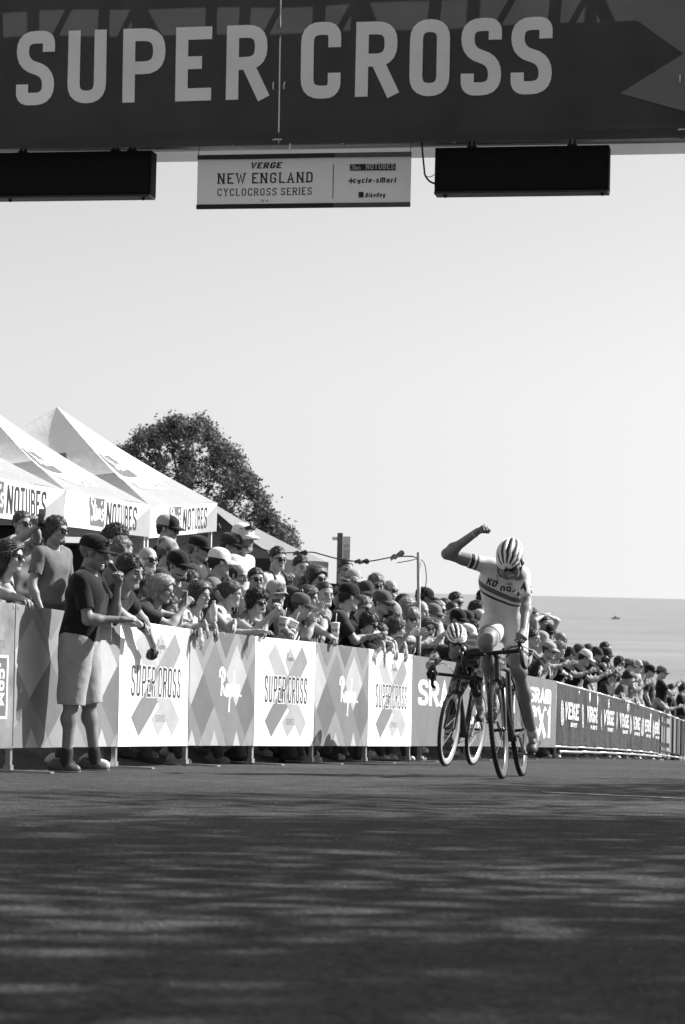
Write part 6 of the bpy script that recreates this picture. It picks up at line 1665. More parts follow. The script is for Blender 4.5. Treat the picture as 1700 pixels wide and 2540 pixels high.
P('dk4', 'person in a dark knitted hat beside the photographer', 1484, 1624, .6, 'clap', hyaw=70, hair='hair_short', hc='b', hat='beanie', hatc='d', shirt='d', **K2)
P('dk5', 'dark-haired person in glasses rising behind the photographer', 1503, 1609, 1.1, 'x', hyaw=60, hair='hair_short', hc='b', glasses='s', shirt='d', **K2)
P('photo', 'person in a peaked cap taking a picture with a black camera', 1506, 1627, .45, 'x', byaw=60, hyaw=35, pitch=6, hair='hair_short', hc='b', hat='cap', hatc='d', shirt='k', hands=((1496, 1646, 40.6), (1508, 1642, 40.5)), poses=('grip', 'grip'), elbow=((0, -.3, -1), (.3, 0, -1)), **K2)
P('sun9', 'dark-haired person in big sunglasses right of the photographer', 1538, 1645, .5, 'clap', hyaw=50, hair='hair_full', hc='b', glasses='s', shirt='d', **K2)
P('pale9', 'pale-faced woman in round sunglasses bent over the cloth-covered barriers', 1522, 1674, .15, 'rail', byaw=60, hyaw=38, pitch=18, hair='hair_full', hc='m', glasses='s', shirt='d', male=0, **K2)
P('capr', 'person in a two-tone grey peaked cap, middle of the right-hand crowd', 1563, 1652, .4, 'clap', hyaw=75, hair='hair_short', hc='b', hat='trucker_cap', hatc='m', hatc2='n', shirt='g', **K2)
P('bowed', 'dark bowed head of a person in a grey lettered T-shirt', 1560, 1680, .15, 'rail', hyaw=80, pitch=35, hair='hair_full', hc='b', shirt='n', **K2)
P('baldr', 'bald person in sunglasses right of the two-tone grey cap', 1584, 1652, .6, 'x', hyaw=50, hair='hair_rim', hc='g', glasses='s', shirt='g', **K2)
P('capr2', 'person in a pale-sided cap behind the leaning one in the black T-shirt', 1600, 1656, .7, 'x', hyaw=75, hair='hair_short', hc='b', hat='trucker_cap', hatc='m', hatc2='d', shirt='n', **K2)
P('capr3', 'person in a dark cap whose sunglasses glint, between the pale-sided cap and the leaning one', 1614, 1665, .5, 'x', hyaw=70, hair='hair_short', hc='b', hat='cap', hatc='k', glasses='s', shirt='d', **K2)
P('lean', 'person in a cap and black T-shirt leaning out and clapping near the right end', 1644, 1668, .15, 'clap', byaw=85, hyaw=75, pitch=10, hair='hair_short', hc='b', hat='cap', hatc='m', glasses='s', shirt='k', **K2)
P('white84', 'fair-haired person in a light top clapping below the leaning one', 1647, 1716, .12, 'clap', hyaw=55, pitch=14, hair='hair_full', hc='m', shirt='g', male=0, **K2)
P('far86', 'dark-haired head far back near the right edge', 1668, 1712, .35, 'x', hyaw=110, hair='hair_full', hc='b', shirt='k', **K2)
P('far85', 'large dark-clothed person with back turned at the right edge of the picture', 1694, 1706, .2, 'rail', hyaw=130, hair='hair_full', hc='b', shirt='k', big=1.12, **K2)
# ------------------------------------------------------------------ bicycles
TYRE = mat('black_tyre', .022, .75, .3, 40, .5, 150); TREAD = mat('tyre_sidewall', .10, .7, .2, 30); RIMD = mat('dark_rim', .05, .35, .2, 10, spec=.5); RIML = mat('pale_rim', .42, .35, .15, 10, metal=.35); BLACKC = mat('black_carbon', .014, .28, .2, 8, spec=.55); ALLOY = mat('brushed_alloy', .45, .3, .1, 30, metal=.9); BARTAPE = mat('bar_tape', .02, .7, .2, 40, .4, 160)
PALEP = mat('pale_frame_print', .34, .4)
def bicycle(label, M, rim, side, frame_g, crank_deg=50, bz=0.0):
    t = tag(empty('bicycle', M=M), label, 'bicycle', 'racing bicycles on the course')
    RW, r = .345, .0175; WB = 1.02
    for x0 in (0.0, -WB):
        c = Vector((x0, 0, RW)); w = MB()
        w.torus(c, (0, 1, 0), RW-r, r, 64, 10)
        n = 150
        for k in range(n):      # tread knobs
            a = 2*math.pi*k/n
            for yy in ((-.011, .011) if k % 2 else (-.004, .004, .015, -.015)):
                rr = RW+.0005-abs(yy)*.42; q = c+Vector((math.cos(a)*rr, yy, math.sin(a)*rr)); Rm = Matrix.Rotation(-a, 3, 'Y')
                w.box(q, (.005, .006, .008), Rm)
        wheel = w.build('wheel', TYRE, t, True, angle=40); wheel['label'] = ('front' if x0 == 0 else 'rear')+' wheel with knobbly tyre'
        s_ = MB()
        for sg in (-1, 1): s_.lathe(c, (0, sg, 0), [(RW-.010, .0145), (RW-.022, .0165), (RW-.034, .0125)], 64)
        me_fix(s_); s_.build('sidewall', side, wheel, True)
        s_ = MB(); V = []; Fq = []; n = 72
        prof = [(RW-.032, .0115), (RW-.045, .0125), (RW-.062, .0085), (RW-.070, .0), (RW-.062, -.0085), (RW-.045, -.0125), (RW-.032, -.0115)]
        for i in range(n):
            a = 2*math.pi*i/n
            for (rr, y) in prof: V.append(c+Vector((math.cos(a)*rr, y, math.sin(a)*rr)))
        m = len(prof)
        for i in range(n):
            for k in range(m-1): Fq.append((i*m+k, ((i+1) % n)*m+k, ((i+1) % n)*m+k+1, i*m+k+1))
        s_.add(V, Fq); s_.build('rim', rim, wheel, True, angle=50)
        s_ = MB(); s_.lathe(c-Vector((0, .05, 0)), (0, 1, 0), [(.006, 0), (.012, .004), (.021, .012), (.021, .016), (.012, .024), (.012, .076), (.022, .084), (.022, .088), (.012, .096), (.006, .1)], 16); s_.build('hub', BLACKC, wheel, True, angle=40)
        s_ = MB()
        for k in range(28):
            a = 2*math.pi*k/28; sg = 1 if k % 2 else -1; b = a+(.45 if (k//2) % 2 else -.45)
            s_.tube([c+Vector((math.cos(b)*.020, sg*.034, math.sin(b)*.020)), c+Vector((math.cos(a)*(RW-.066), sg*.002, math.sin(a)*(RW-.066)))], .0010, 4, caps=False)
        sp = s_.build('spokes', BLACKC, wheel)
    ra = Vector((-WB, 0, RW)); bb = Vector((-.60, 0, .285)); hb = Vector((-.163, 0, .702)); ht = Vector((-.204, 0, .826)); st = Vector((-.752, 0, .79))
    f = MB()
    f.tube([ht, hb], [.022, .026], 12); f.tube([Vector((-.190, 0, .785)), Vector((-.45, 0, .80)), st], [.020, .019, .017], 12); f.tube([Vector((-.175, 0, .735)), bb], [.029, .031], 12)
    f.tube([bb, st+Vector((-.01, 0, .03))], [.021, .018], 12)
    f.tube([bb-Vector((0, .042, 0)), bb+Vector((0, .042, 0))], .024, 12)
    fr = f.build('frame', frame_g, t, True, angle=50)
    for sg in (-1, 1):
        s_ = MB(); s_.tube([bb+Vector((-.02, sg*.018, 0)), Vector((-.72, sg*.038, .30)), ra+Vector((0, sg*.062, 0))], [.013, .012, .010], 8); s_.build('chain_stay', frame_g, t, True)
        s_ = MB(); s_.tube([st+Vector((.006, sg*.012, -.02)), Vector((-.80, sg*.030, .68)), ra+Vector((0, sg*.062, .01))], [.009, .009, .008], 8); s_.build('seat_stay', frame_g, t, True)
    s_ = MB()
    for sg in (-1, 1): s_.tube([hb+Vector((.0, sg*.014, -.002)), Vector((-.135, sg*.040, .665)), Vector((-.075, sg*.046, .50)), Vector((0, sg*.050, RW))], [.017, .017, .014, .010], 10)
    s_.box(Vector((-.160, 0, .690)), (.05, .085, .035), Matrix.Rotation(.3, 3, 'Y'), bev=.012); s_.build('fork', frame_g, t, True, angle=50)
    for (px_, z_) in ((-.122, .640), (-.86, .655)):
        for sg in (-1, 1):
            s_ = MB(); dz = Vector((.035 if px_ > -.5 else -.03, 0, 0))
            s_.tube([Vector((px_, sg*.045, z_))+dz*.6, Vector((px_, sg*.060, z_+.02))+dz, Vector((px_, sg*.052, z_+.085))+dz*1.2], .008, 6); s_.box(Vector((px_, sg*.030, z_+.005))+dz*.4, (.05, .014, .016), bev=.003); s_.build('brake_arm', BLACKC, t, True, angle=50)
    up_by = lambda ps: [p+Vector((0, 0, bz)) for p in ps]
    s_ = MB(); s_.tube([ht, Vector((-.222, 0, .880+bz))], .019, 12); s_.tube([Vector((-.220, 0, .872+bz)), Vector((-.125, 0, .897+bz))], [.020, .018], 12); s_.build('stem', BLACKC, t, True, angle=50)
    pb = []
    for y in (-.205, -.20): pass
    for sg in (-1, 1):
        pts = [Vector((-.12, 0, .90)), Vector((-.12, sg*.10, .90)), Vector((-.118, sg*.175, .90)), Vector((-.10, sg*.198, .898)), Vector((-.045, sg*.205, .890)), Vector((-.018, sg*.208, .862)), Vector((-.020, sg*.210, .820)), Vector((-.050, sg*.212, .785)), Vector((-.12, sg*.214, .775))]
        pts = [p+Vector((0, 0, bz)) for p in pts]; s_ = MB(); s_.tube(smooth_curve(pts, 5), .0158, 10); s_.build('handlebar', BARTAPE, t, True, angle=60)
        s_ = MB(); s_.tube(up_by([Vector((-.058, sg*.204, .900)), Vector((-.020, sg*.206, .918)), Vector((.020, sg*.206, .935)), Vector((.032, sg*.206, .955))]), [.018, .018, .016, .011], 10); hd_ = s_.build('brake_hood', BARTAPE, t, True, angle=60)
        s_ = MB(); s_.tube(up_by([Vector((.024, sg*.207, .93)), Vector((.038, sg*.209, .89)), Vector((.030, sg*.210, .845)), Vector((.012, sg*.211, .808))]), [.009, .009, .008, .006], 8); s_.build('brake_lever', BLACKC, t, True)
        s_ = MB(); s_.tube(smooth_curve([Vector((.0, sg*.19, .91)), Vector((-.03, sg*.12, .935)), Vector((-.08, sg*.05, .88)), Vector((-.13, sg*.02, .80)), Vector((-.14, sg*.01, .74))], 5), .0028, 5); s_.build('brake_cable', BLACKC, t, True)
    s_ = MB(); sd = (Vector((-.80, 0, .945))-st).normalized(); s_.tube([st, Vector((-.795, 0, .925))], .0145, 10); s_.build('seatpost', BLACKC, t, True)
    sad = SDF().cap((-.90, 0, .955), (-.83, 0, .957), .055, .048, .05).cap((-.84, 0, .957), (-.66, 0, .950), .034, .019, .03).plane((0, 0, .957), (0, 0, 1), .01).plane((0, 0, .915), (0, 0, -1))
    P_, Q_ = sad.mesh(.008); obj('saddle', fast_mesh('saddle', P_, [Q_], [BARTAPE]), t)
    # cranks, chainring, pedals
    cr_ = MB(); cr_.lathe(bb+Vector((0, -.050, 0)), (0, 1, 0), [(.02, -.006), (.075, -.003), (.085, 0), (.075, .003), (.02, .006)], 40); cr_.build('chainring', ALLOY, t, True, angle=30)
    a = R(crank_deg); d = Vector((math.cos(a), 0, math.sin(a)))*.17
    peds = []
    for sg, dd in ((-1, d), (1, -d)):
        s_ = MB(); q = bb+dd+Vector((0, sg*.075, 0)); s_.tube([bb+Vector((0, sg*.065, 0)), q], [.014, .010], 8); ck = s_.build('crank_arm', ALLOY, t, True, angle=50)
        s_ = MB(); s_.box(q+Vector((0, sg*.045, 0)), (.075, .06, .016), bev=.004); s_.build('pedal', BLACKC, ck, True, angle=40); peds.append(q+Vector((0, sg*.05, 0)))
    ch = MB()
    ch.tube([bb+Vector((0, -.050, .083)), ra+Vector((.0, -.044, .036))], .0045, 5); ch.tube([bb+Vector((0, -.050, -.083)), ra+Vector((.03, -.044, -.085))], .0045, 5); ch.build('chain', BLACKC, t)
    s_ = MB(); s_.lathe(ra+Vector((0, -.040, 0)), (0, -1, 0), [(.052, 0), (.050, .004), (.040, .012), (.030, .018)], 24); s_.build('cassette', ALLOY, t, True, angle=30)
    s_ = MB(); s_.tube([ra+Vector((0, -.045, -.02)), ra+Vector((.02, -.05, -.06)), ra+Vector((.035, -.048, -.12))], .010, 6); s_.lathe(ra+Vector((.035, -.046, -.11)), (0, 1, 0), [(.025, -.003), (.025, .003)], 14); s_.build('derailleur', BLACKC, t, True, angle=40)
    # printed name along the down tube and cage bolts
    s_ = MB(); dn = (bb-Vector((-.175, 0, .735))); L_ = dn.length; dn.normalize()
    for sg in (-1, 1):
        Mx = Matrix(((dn.x*sg*-1, 0, 0, 0), (0, 0, -sg, 0), (dn.z*sg*-1, 0, 0, 0), (0, 0, 0, 1)))
        up_ = Vector((-dn.z, 0, dn.x)); q0 = Vector((-.175, 0, .735))+dn*L_*.5
        vs = [q0-dn*.11+up_*-.008+Vector((0, sg*.0312, 0)), q0+dn*.11+up_*-.008+Vector((0, sg*.0312, 0)), q0+dn*.11+up_*.008+Vector((0, sg*.0312, 0)), q0-dn*.11+up_*.008+Vector((0, sg*.0312, 0))]
        s_.add(vs, [(0, 1, 2, 3)])
    return t, peds
def me_fix(mb):          # lathe rings without end caps
    keep = [i for i, q in enumerate(mb.f) if len(q) == 4]; mb.f = [mb.f[i] for i in keep]; mb.mi = [mb.mi[i] for i in keep]
def bike_matrix(cx, cy, hx, hy, lean):
    f = Vector((hx, hy, 0)).normalized(); sl = (road_z(cy)-road_z(cy-f.y))/1.0
    f = Vector((f.x, f.y, sl)).normalized(); up = Vector((0, 0, 1)); lf = up.cross(f).normalized(); up = f.cross(lf)
    lf2 = lf*math.cos(lean)+up*math.sin(lean); up2 = -lf*math.sin(lean)+up*math.cos(lean)
    return Matrix(((f.x, lf2.x, up2.x, cx), (f.y, lf2.y, up2.y, cy), (f.z, lf2.z, up2.z, road_z(cy)+.001), (0, 0, 0, 1)))
# ------------------------------------------------------------------ helmet with ribs and vents
HELM_W = mat('white_helmet', .72, .3, .05, 10, spec=.5); HELM_K = mat('black_helmet', .02, .35, spec=.5)
def helmet_mesh():
    v = []; f = []; mi = []; NP, NM = 92, 30; rx, ry, rz = .100, .140, .098; c = np.array((0, -.012, .040))
    ribs = 7
    for i in range(NP+1):
        ph = math.radians(-104+208*i/NP); u = (i/NP)*ribs; fr = abs((u % 1.0)-.5)*2      # 0 on a rib, 1 between
        for j in range(NM+1):
            ps = math.pi*(.02+.96*j/NM); g = max(0, min(1, (fr-.36)/.16)) if 0 < i < NP else 0
            g *= max(0, min(1, (math.sin(ps)-.28)*3.5))
            ps_cut = 1
            k = 1-.115*g+.03*(1-fr)*math.sin(ps)
            v.append((c[0]+rx*math.sin(ps)**.8*math.sin(ph)*k, c[1]+ry*math.cos(ps)*(1 if abs(math.cos(ps)) < .95 else 1), c[2]+rz*(math.sin(ps)**.8*math.cos(ph)*k)-.018*math.cos(ps)+(-.012 if ps < 1 else 0)))
    for i in range(NP):
        u = ((i+.5)/NP)*ribs; fr = abs((u % 1.0)-.5)*2
        for j in range(NM):
            q = (i*(NM+1)+j, i*(NM+1)+j+1, (i+1)*(NM+1)+j+1, (i+1)*(NM+1)+j); f.append(q)
            ps = math.pi*(.02+.96*(j+.5)/NM); mi.append(1 if fr > .50 and math.sin(ps) > .32 else 0)
    return v, f, mi
def helmet(parent, HM):
    v, f, mi = helmet_mesh(); me = bpy.data.meshes.new('helmet'); me.from_pydata(v, [], f); me.materials.append(HELM_W); me.materials.append(HELM_K)
    me.polygons.foreach_set('material_index', mi); me.polygons.foreach_set('use_smooth', [True]*len(f)); me.update()
    bm = bmesh.new(); bm.from_mesh(me); bmesh.ops.recalc_face_normals(bm, faces=bm.faces); bm.to_mesh(me); bm.free()
    o = obj('helmet', me, parent, HM); md = o.modifiers.new('shell', 'SOLIDIFY'); md.thickness = .012; md.offset = -1
    s_ = MB()
    for sg in (-1, 1): s_.tube([(sg*.085, .01, .03), (sg*.080, .015, -.05), (sg*.045, .035, -.115), (0, .04, -.125)], .005, 6)
    s_.build('chin_strap', GFRAME, o, True)
    return o
# ------------------------------------------------------------------ a rider from joint positions
BANDS = None
def band_mat(nm, base, stops, rough=.6):
    """cloth whose woven bands follow a coordinate stored on the garment"""
    m = bpy.data.materials.new(nm); m.use_nodes = True; nt = m.node_tree; n = nt.nodes; l = nt.links; b = n['Principled BSDF']; b.inputs['Roughness'].default_value = rough; b.inputs['Specular IOR Level'].default_value = .25; b.inputs['Sheen Weight'].default_value = .15
    at_ = n.new('ShaderNodeAttribute'); at_.attribute_name = 'band'
    mr = n.new('ShaderNodeMapRange'); mr.inputs[1].default_value = -.5; mr.inputs[2].default_value = .5; l.new(at_.outputs['Fac'], mr.inputs[0])
    cr_ = n.new('ShaderNodeValToRGB'); cr_.color_ramp.interpolation = 'CONSTANT'; e = cr_.color_ramp.elements
    e[0].position = 0; e[0].color = (base,)*3+(1,); e.remove(e[1])
    for p_, g in stops: q = e.new(p_+.5); q.color = (g,)*3+(1,)
    l.new(mr.outputs[0], cr_.inputs[0]); l.new(cr_.outputs[0], b.inputs['Base Color'])
    tc = n.new('ShaderNodeTexCoord'); nb = n.new('ShaderNodeTexNoise'); nb.inputs['Scale'].default_value = 22; nb.inputs['Detail'].default_value = 3; l.new(tc.outputs['Object'], nb.inputs['Vector'])
    bp = n.new('ShaderNodeBump'); bp.inputs['Strength'].default_value = .35; bp.inputs['Distance'].default_value = .012; l.new(nb.outputs['Fac'], bp.inputs['Height']); l.new(bp.outputs[0], b.inputs['Normal'])
    return m
def add_attr(me, vals):
    a = me.attributes.new('band', 'FLOAT', 'POINT'); a.data.foreach_set('value', np.asarray(vals, dtype=np.float32))
def seg_t(P, a, b):
    ab = b-a; return np.clip(((P-a) @ ab)/(ab @ ab), 0, 1), np.linalg.norm(P-a-np.outer(np.clip(((P-a) @ ab)/(ab @ ab), 0, 1), ab), axis=1)
def rider(label, J, head_rot, suit, hands, group=None, male=0, suit_kind='full', vox=.0085, mouth=2, skin=0, thigh_frac=.72, sleeve=(.5, .7), band=None, leg_wear=None, sock=None, shoe='w', hs=.97, knee=None):
    base = Vector(((J['hipR'][0]+J['hipL'][0])/2, (J['hipR'][1]+J['hipL'][1])/2, 0)); base.z = road_z(base.y); B = np.array(base)
    t = tag(empty('person', base), label, 'person', group)
    q = {k: np.array(v, float)-B for k, v in J.items()}
    mid = (q['hipR']+q['hipL'])/2; ex = nrm(q['shL']-q['shR'])
    def torso(s, inf):
        lat = nrm(q['hipL']-q['hipR'])
        s.cap(q['hipR']+lat*.015, q['hipL']-lat*.015, .110+inf, None, .06)
        w = q['waist']; s.cap(w-lat*.040, w+lat*.040, .092+inf, None, .10); m_ = (w+q['chest'])/2; s.cap(m_-lat*.045, m_+lat*.045, .096+inf, None, .09)
        c = q['chest']; s.cap(c-ex*.074, c+ex*.074, .098+inf, None, .11)
        s.cap((q['shR']*.82+q['shL']*.18), (q['shL']*.82+q['shR']*.18), .058+inf, None, .05)
        n_ = q['neck']; s.cap((q['shR']+q['shL'])/2, n_, .066+inf, .052+inf*.5, .05)
        for k in ('shR', 'shL'): s.ell(q[k], .052+inf, .04)
    s = SDF(); torso(s, -.008)
    s.cap(q['neck']-np.array((0, 0, .02)), q['head']+head_rot @ np.array((0, -.03, -.06)), .050, .048, .03)
    for S_ in 'RL':
        s.cap(q['sh'+S_], q['el'+S_], .049, .040, .03); s.cap(q['el'+S_], q['wr'+S_], .039, .027, .015); ua = q['el'+S_]-q['sh'+S_]; fa = q['wr'+S_]-q['el'+S_]; bd = nrm(nrm(fa)-nrm(ua)); s.ell(q['sh'+S_]+ua*.52+bd*.009, .039, .03); s.ell(q['sh'+S_]+ua*.60-bd*.009, .037, .03); s.ell(q['el'+S_]+fa*.24-bd*.004, .044, .03)
        hp, kn, an = q['hip'+S_], q['kn'+S_], q['an'+S_]
        s.cap(hp, kn, .096, .061, .05); s.cap(kn, an, .050, .035, .02); fw_ = nrm(nrm(kn-hp)-nrm(an-kn)); s.ell(hp+(kn-hp)*.72+fw_*.016, .064, .04)
        back = nrm(np.cross(kn-hp, np.cross(an-kn, kn-hp))); s.ell(kn+(an-kn)*.30+nrm(an-kn)*0-nrm((kn-hp)+(kn-an))*.024, .057, .04)
        s.ell(kn, .052, .02)
        ft = q['to'+S_]; s.cap(an, an+(ft-an)*.3, .033, .03, .02)
    P0, Q0 = s.mesh(vox)
    hp, hq, hm = get_head(male, mouth, .006)
    V = [P0, (hp*hs) @ head_rot.T+q['head']]; Fq = [Q0, hq+len(P0)]; mi = [np.zeros(len(Q0), int), hm]; n = len(P0)+len(hp)
    hp_info = []
    for i, S_ in enumerate('RL'):
        pose, d, bn = hands[i]; P_, Q_ = get_hand(pose, .0055); Pm = P_.copy()
        if S_ == 'R': Pm[:, 0] *= -1; Q_ = Q_[:, ::-1]
        d = nrm(q['wr'+S_]-q['el'+S_]) if d is None else nrm(d); HB = basis(d, bn)
        V.append((Pm*.95) @ HB.T+q['wr'+S_]); Fq.append(Q_+n); n += len(P_); mi.append(np.zeros(len(Q_), int)); hp_info.append((HB, q['wr'+S_]))
    me = fast_mesh('body', np.concatenate(V), [np.concatenate(Fq)], [SKINS[skin], LIP, EYE, TEETH, HAIRS['m']], True, np.concatenate(mi)); obj('body', me, t)
    # one-piece suit
    c = SDF(); torso(c, .003)
    for i, S_ in enumerate('RL'):
        c.cap(q['sh'+S_], q['sh'+S_]+(q['el'+S_]-q['sh'+S_])*sleeve[i], .062, .055, .035)
        c.cap(q['hip'+S_], q['hip'+S_]+(q['kn'+S_]-q['hip'+S_])*thigh_frac, .104, .104+(.072-.104)*thigh_frac, .05)
    P, Q = c.mesh(vox)
    up = nrm(q['neck']-q['chest']); 
    cc = P[Q].mean(1); _t, dn_ = seg_t(cc, q['neck'], q['head']); keep = ~((dn_ < .078) & (((cc-q['neck']) @ nrm(q['head']-q['neck'])) > -.012)); Q = Q[keep]
    P = (P+(nz(P, 55, 2)*.0016)[:, None]).astype(np.float32)
    me = fast_mesh('skinsuit', P, [Q], [suit])
    val = np.full(len(P), .45)
    if band:
        c0, nv = band; tt = (P-(np.array(c0)-B)) @ np.array(nv); core = np.ones(len(P), bool)
        for S_ in 'RL':
            _t, d = seg_t(P, q['sh'+S_], q['el'+S_]); core &= ~((d < .075) & (_t > .12))
            _t, d = seg_t(P, q['hip'+S_], q['kn'+S_]); core &= ~((d < .11) & (_t > .35))
        val = np.where(core, np.clip(tt, -.25, .25), .25)
        for S_ in 'RL':
            _t, d = seg_t(P, q['hip'+S_], q['kn'+S_]); val = np.where((d < .11) & (_t > .35), -.25, val)
        for i, S_ in enumerate('RL'):
            a = q['sh'+S_]; b = a+(q['el'+S_]-a)*sleeve[i]; L_ = np.linalg.norm(b-a); ax = (b-a)/L_; x = (P-a) @ ax-L_; _t, d = seg_t(P, a, b)
            z = (d < .075) & (x > -.06); val = np.where(z, .30+np.clip(x+.06, 0, .12), val)
            a = q['hip'+S_]; b = a+(q['kn'+S_]-a)*thigh_frac; L_ = np.linalg.norm(b-a); ax = (b-a)/L_; x = (P-a) @ ax-L_; _t, d = seg_t(P, a, b)
            z = (d < .12) & (x > -.06); val = np.where(z, -.30-np.clip(x+.06, 0, .12), val)
    add_attr(me, val); so = obj('skinsuit', me, t)
    bvh = BVHTree.FromPolygons([tuple(map(float, p)) for p in P], [tuple(map(int, f)) for f in Q])
    arm_bvh = {}
    for i, S_ in enumerate('RL'):
        _t, d = seg_t(P[Q].mean(1), q['sh'+S_], q['el'+S_]); arm_bvh[S_] = BVHTree.FromPolygons([tuple(map(float, p)) for p in P], [tuple(map(int, f)) for f in Q[(d < .078) & (_t > .12)]])
    # shoes and socks
    for S_ in 'RL':
        an, ft = q['an'+S_], q['to'+S_]; fd = nrm(ft-an); fwd = nrm(fd*np.array((1, 1, .35))); up_ = nrm(np.array((0, 0, 1))-fwd*fwd[2]); Rb = np.stack([np.cross(fwd, up_), fwd, up_], 1)
        o = worn('cycling_shoe', 'shoe', t, m4(Rb, an-up_*.085-fwd*.005, .95), [SHOEM[shoe], SHOEM['k']]); o['label'] = 'cycling shoe on the pedal'
        if sock:
            kn = q['kn'+S_]; d = an-kn; c = SDF().cap(an-d*sock[1], an+nrm(d)*.01, .043, .040, .01); P_, Q_ = c.mesh(.009); me = fast_mesh('sock', P_, [Q_], [sock[0]])
            add_attr(me, (P_-an) @ nrm(d)); obj('sock', me, t)
        if knee:
            hp_, kn = q['hip'+S_], q['kn'+S_]; c = SDF().cap(hp_+(kn-hp_)*.55, kn, .068, .062, .02).cap(kn, kn+(q['an'+S_]-kn)*.30, .060, .056, .02); P_, Q_ = c.mesh(.010); obj('knee_warmer', fast_mesh('knee_warmer', P_, [Q_], [knee]), t)
    HM = m4(head_rot, q['head'], hs)
    helmet(t, HM @ Matrix.Translation((0, -.006, .008)) @ Matrix.Rotation(R(4), 4, 'X'))
    worn('sunglasses', 'sunglasses', t, HM, [LENS, GFRAME])
    return dict(root=t, B=B, q=q, bvh=bvh, arm_bvh=arm_bvh, HM=HM, hands=hp_info, suit=so)
def drape(mb, V2, Fc, org, ux, uy, out, bvh, off=.005):
    """lays flat lettering on a garment along the direction out"""
    vs = []; org = Vector(org); ux = Vector(ux); uy = Vector(uy); out = Vector(out).normalized()
    for p in V2:
        q = org+ux*p[0]+uy*p[1]; h, nn, idx, dist = bvh.ray_cast(q+out*.6, -out, 1.2)
        vs.append((h+out*off) if h is not None else None)
    mb.add([v if v is not None else Vector((0, 0, 0)) for v in vs], [f for f in Fc if all(vs[i] is not None for i in f)])
def A(sx, sy, Y): return np.array(at(sx, sy, Y))
# ---- the winner
MW = bike_matrix(at(1247, 1925, 15.54).x, 15.54, -.2195, -.9756, R(6.5))
bikeW, pedW = bicycle('dark racing bicycle with black rims ridden by the winner with a raised fist', MW, RIMD, TREAD, BLACKC, 48)
pedW = [np.array(MW @ p) for p in pedW]
cx_, cy_ = np.array((-.2195, -.9756, .06)), np.array((0.97, -.22, 0))
JW = dict(hipR=A(1227, 1553, 16.25), hipL=A(1275, 1551, 16.22), waist=A(1246, 1497, 16.16), chest=A(1247, 1443, 16.02), neck=A(1259, 1413, 15.92), shR=A(1216, 1406, 15.98), shL=A(1293, 1426, 15.94),
          elR=A(1109, 1374, 15.9), wrR=A(1183, 1320, 15.76), elL=A(1307, 1497, 15.86), wrL=A(1299, 1567, 15.62), knR=A(1206, 1594, 15.80), anR=pedW[0]+np.array((.02, .075, .115)), toR=pedW[0]+np.array((-.02, -.05, .02)),
          knL=A(1288, 1666, 16.02), anL=pedW[1]+np.array((.02, .075, .115)), toL=pedW[1]+np.array((-.02, -.05, .02)), head=A(1268, 1392, 15.78))
hr = facing(-18) @ rot_x(-R(40)) @ rot_y(R(10))
SUITW = band_mat('white_race_suit', .58, [(-.38, .02), (-.372, .02), (-.345, .58), (-.330, .09), (-.315, .58), (-.062, .58), (-.061, .02), (-.042, .58), (-.018, .09), (.022, .58), (.31, .58), (.315, .09), (.330, .58), (.345, .02), (.372, .58)])
c0 = A(1246, 1478, 15.95)
W_ = rider('winning cyclist in a white race suit with chest bands, right fist raised, looking down', JW, hr, SUITW, [('fist', None, (-.25, .2, .9)), ('grip', (-.05, -.75, -.35), (.55, .1, .8))], 'cyclists racing', sleeve=(.44, .66), thigh_frac=.68, band=(c0, (.35, -.3, .87)), sock=(band_mat('white_ankle_sock', .42, [(-.5+.0, .42)]), .10), shoe='d', skin=4)
INKJ = mat('jersey_ink', .03, .6)
mb = MB(); B_ = W_['B']; out = Vector((-.06, -1, -.02))
v, f, tt = text2d('KO', .050, .036, .011, .008, .12); drape(mb, v, f, A(1206, 1449, 15.9)-B_, (.90, 0, -.30), (.22, 0, .97), out, W_['bvh']); mb.build('chest_lettering', INKJ, W_['root'])
mb = MB(); v, f, tt = text2d('na.', .052, .040, .010, .010, .1); drape(mb, v, f, A(1241, 1466, 15.9)-B_, (.98, 0, -.06), (.02, 0, 1), out, W_['bvh']); mb.build('chest_lettering', INKJ, W_['root'])
mb = MB(); v, f, tt = text2d('TEN', .013, .012, .003, .003); drape(mb, v, f, A(1256, 1451, 15.9)-B_, (.99, 0, 0), (0, 0, 1), out, W_['bvh']); mb.build('chest_lettering', INKJ, W_['root'])
mb = MB(); pts = [A(1232, 1425, 15.9)-B_, A(1236, 1440, 15.9)-B_, A(1238, 1463, 15.9)-B_]
v, f = ribbon([(0, 0), (.012, -.055), (.018, -.14)], .006); drape(mb, v, f, pts[0], (1, 0, 0), (0, 0, 1), out, W_['bvh'], .002); mb.build('zip', mat('grey_zip', .16, .5), W_['root'])
# number patch on the left sleeve
NUMP = mat('number_patch', .66, .5); q = W_['q']
mb = MB(); n = 9; v = [(i/n*.09-.045, j/n*.10-.05) for j in range(n+1) for i in range(n+1)]; f = [(j*(n+1)+i, j*(n+1)+i+1, (j+1)*(n+1)+i+1, (j+1)*(n+1)+i) for j in range(n) for i in range(n)]
pc = A(1301, 1456, 15.85)-B_; drape(mb, v, f, pc, (.97, 0, .05), (-.05, 0, 1), (.35, -1, 0), W_['arm_bvh']['L'], .003); mb.build('number_patch', NUMP, W_['root'])
mb = MB(); v, f = glyph('4', 0, 0, .042, .066, .015); drape(mb, v, f, pc+np.array((-.026, 0, -.034)), (.97, 0, .05), (-.05, 0, 1), (.35, -1, 0), W_['arm_bvh']['L'], .010); mb.build('race_number', INKJ, W_['root'])
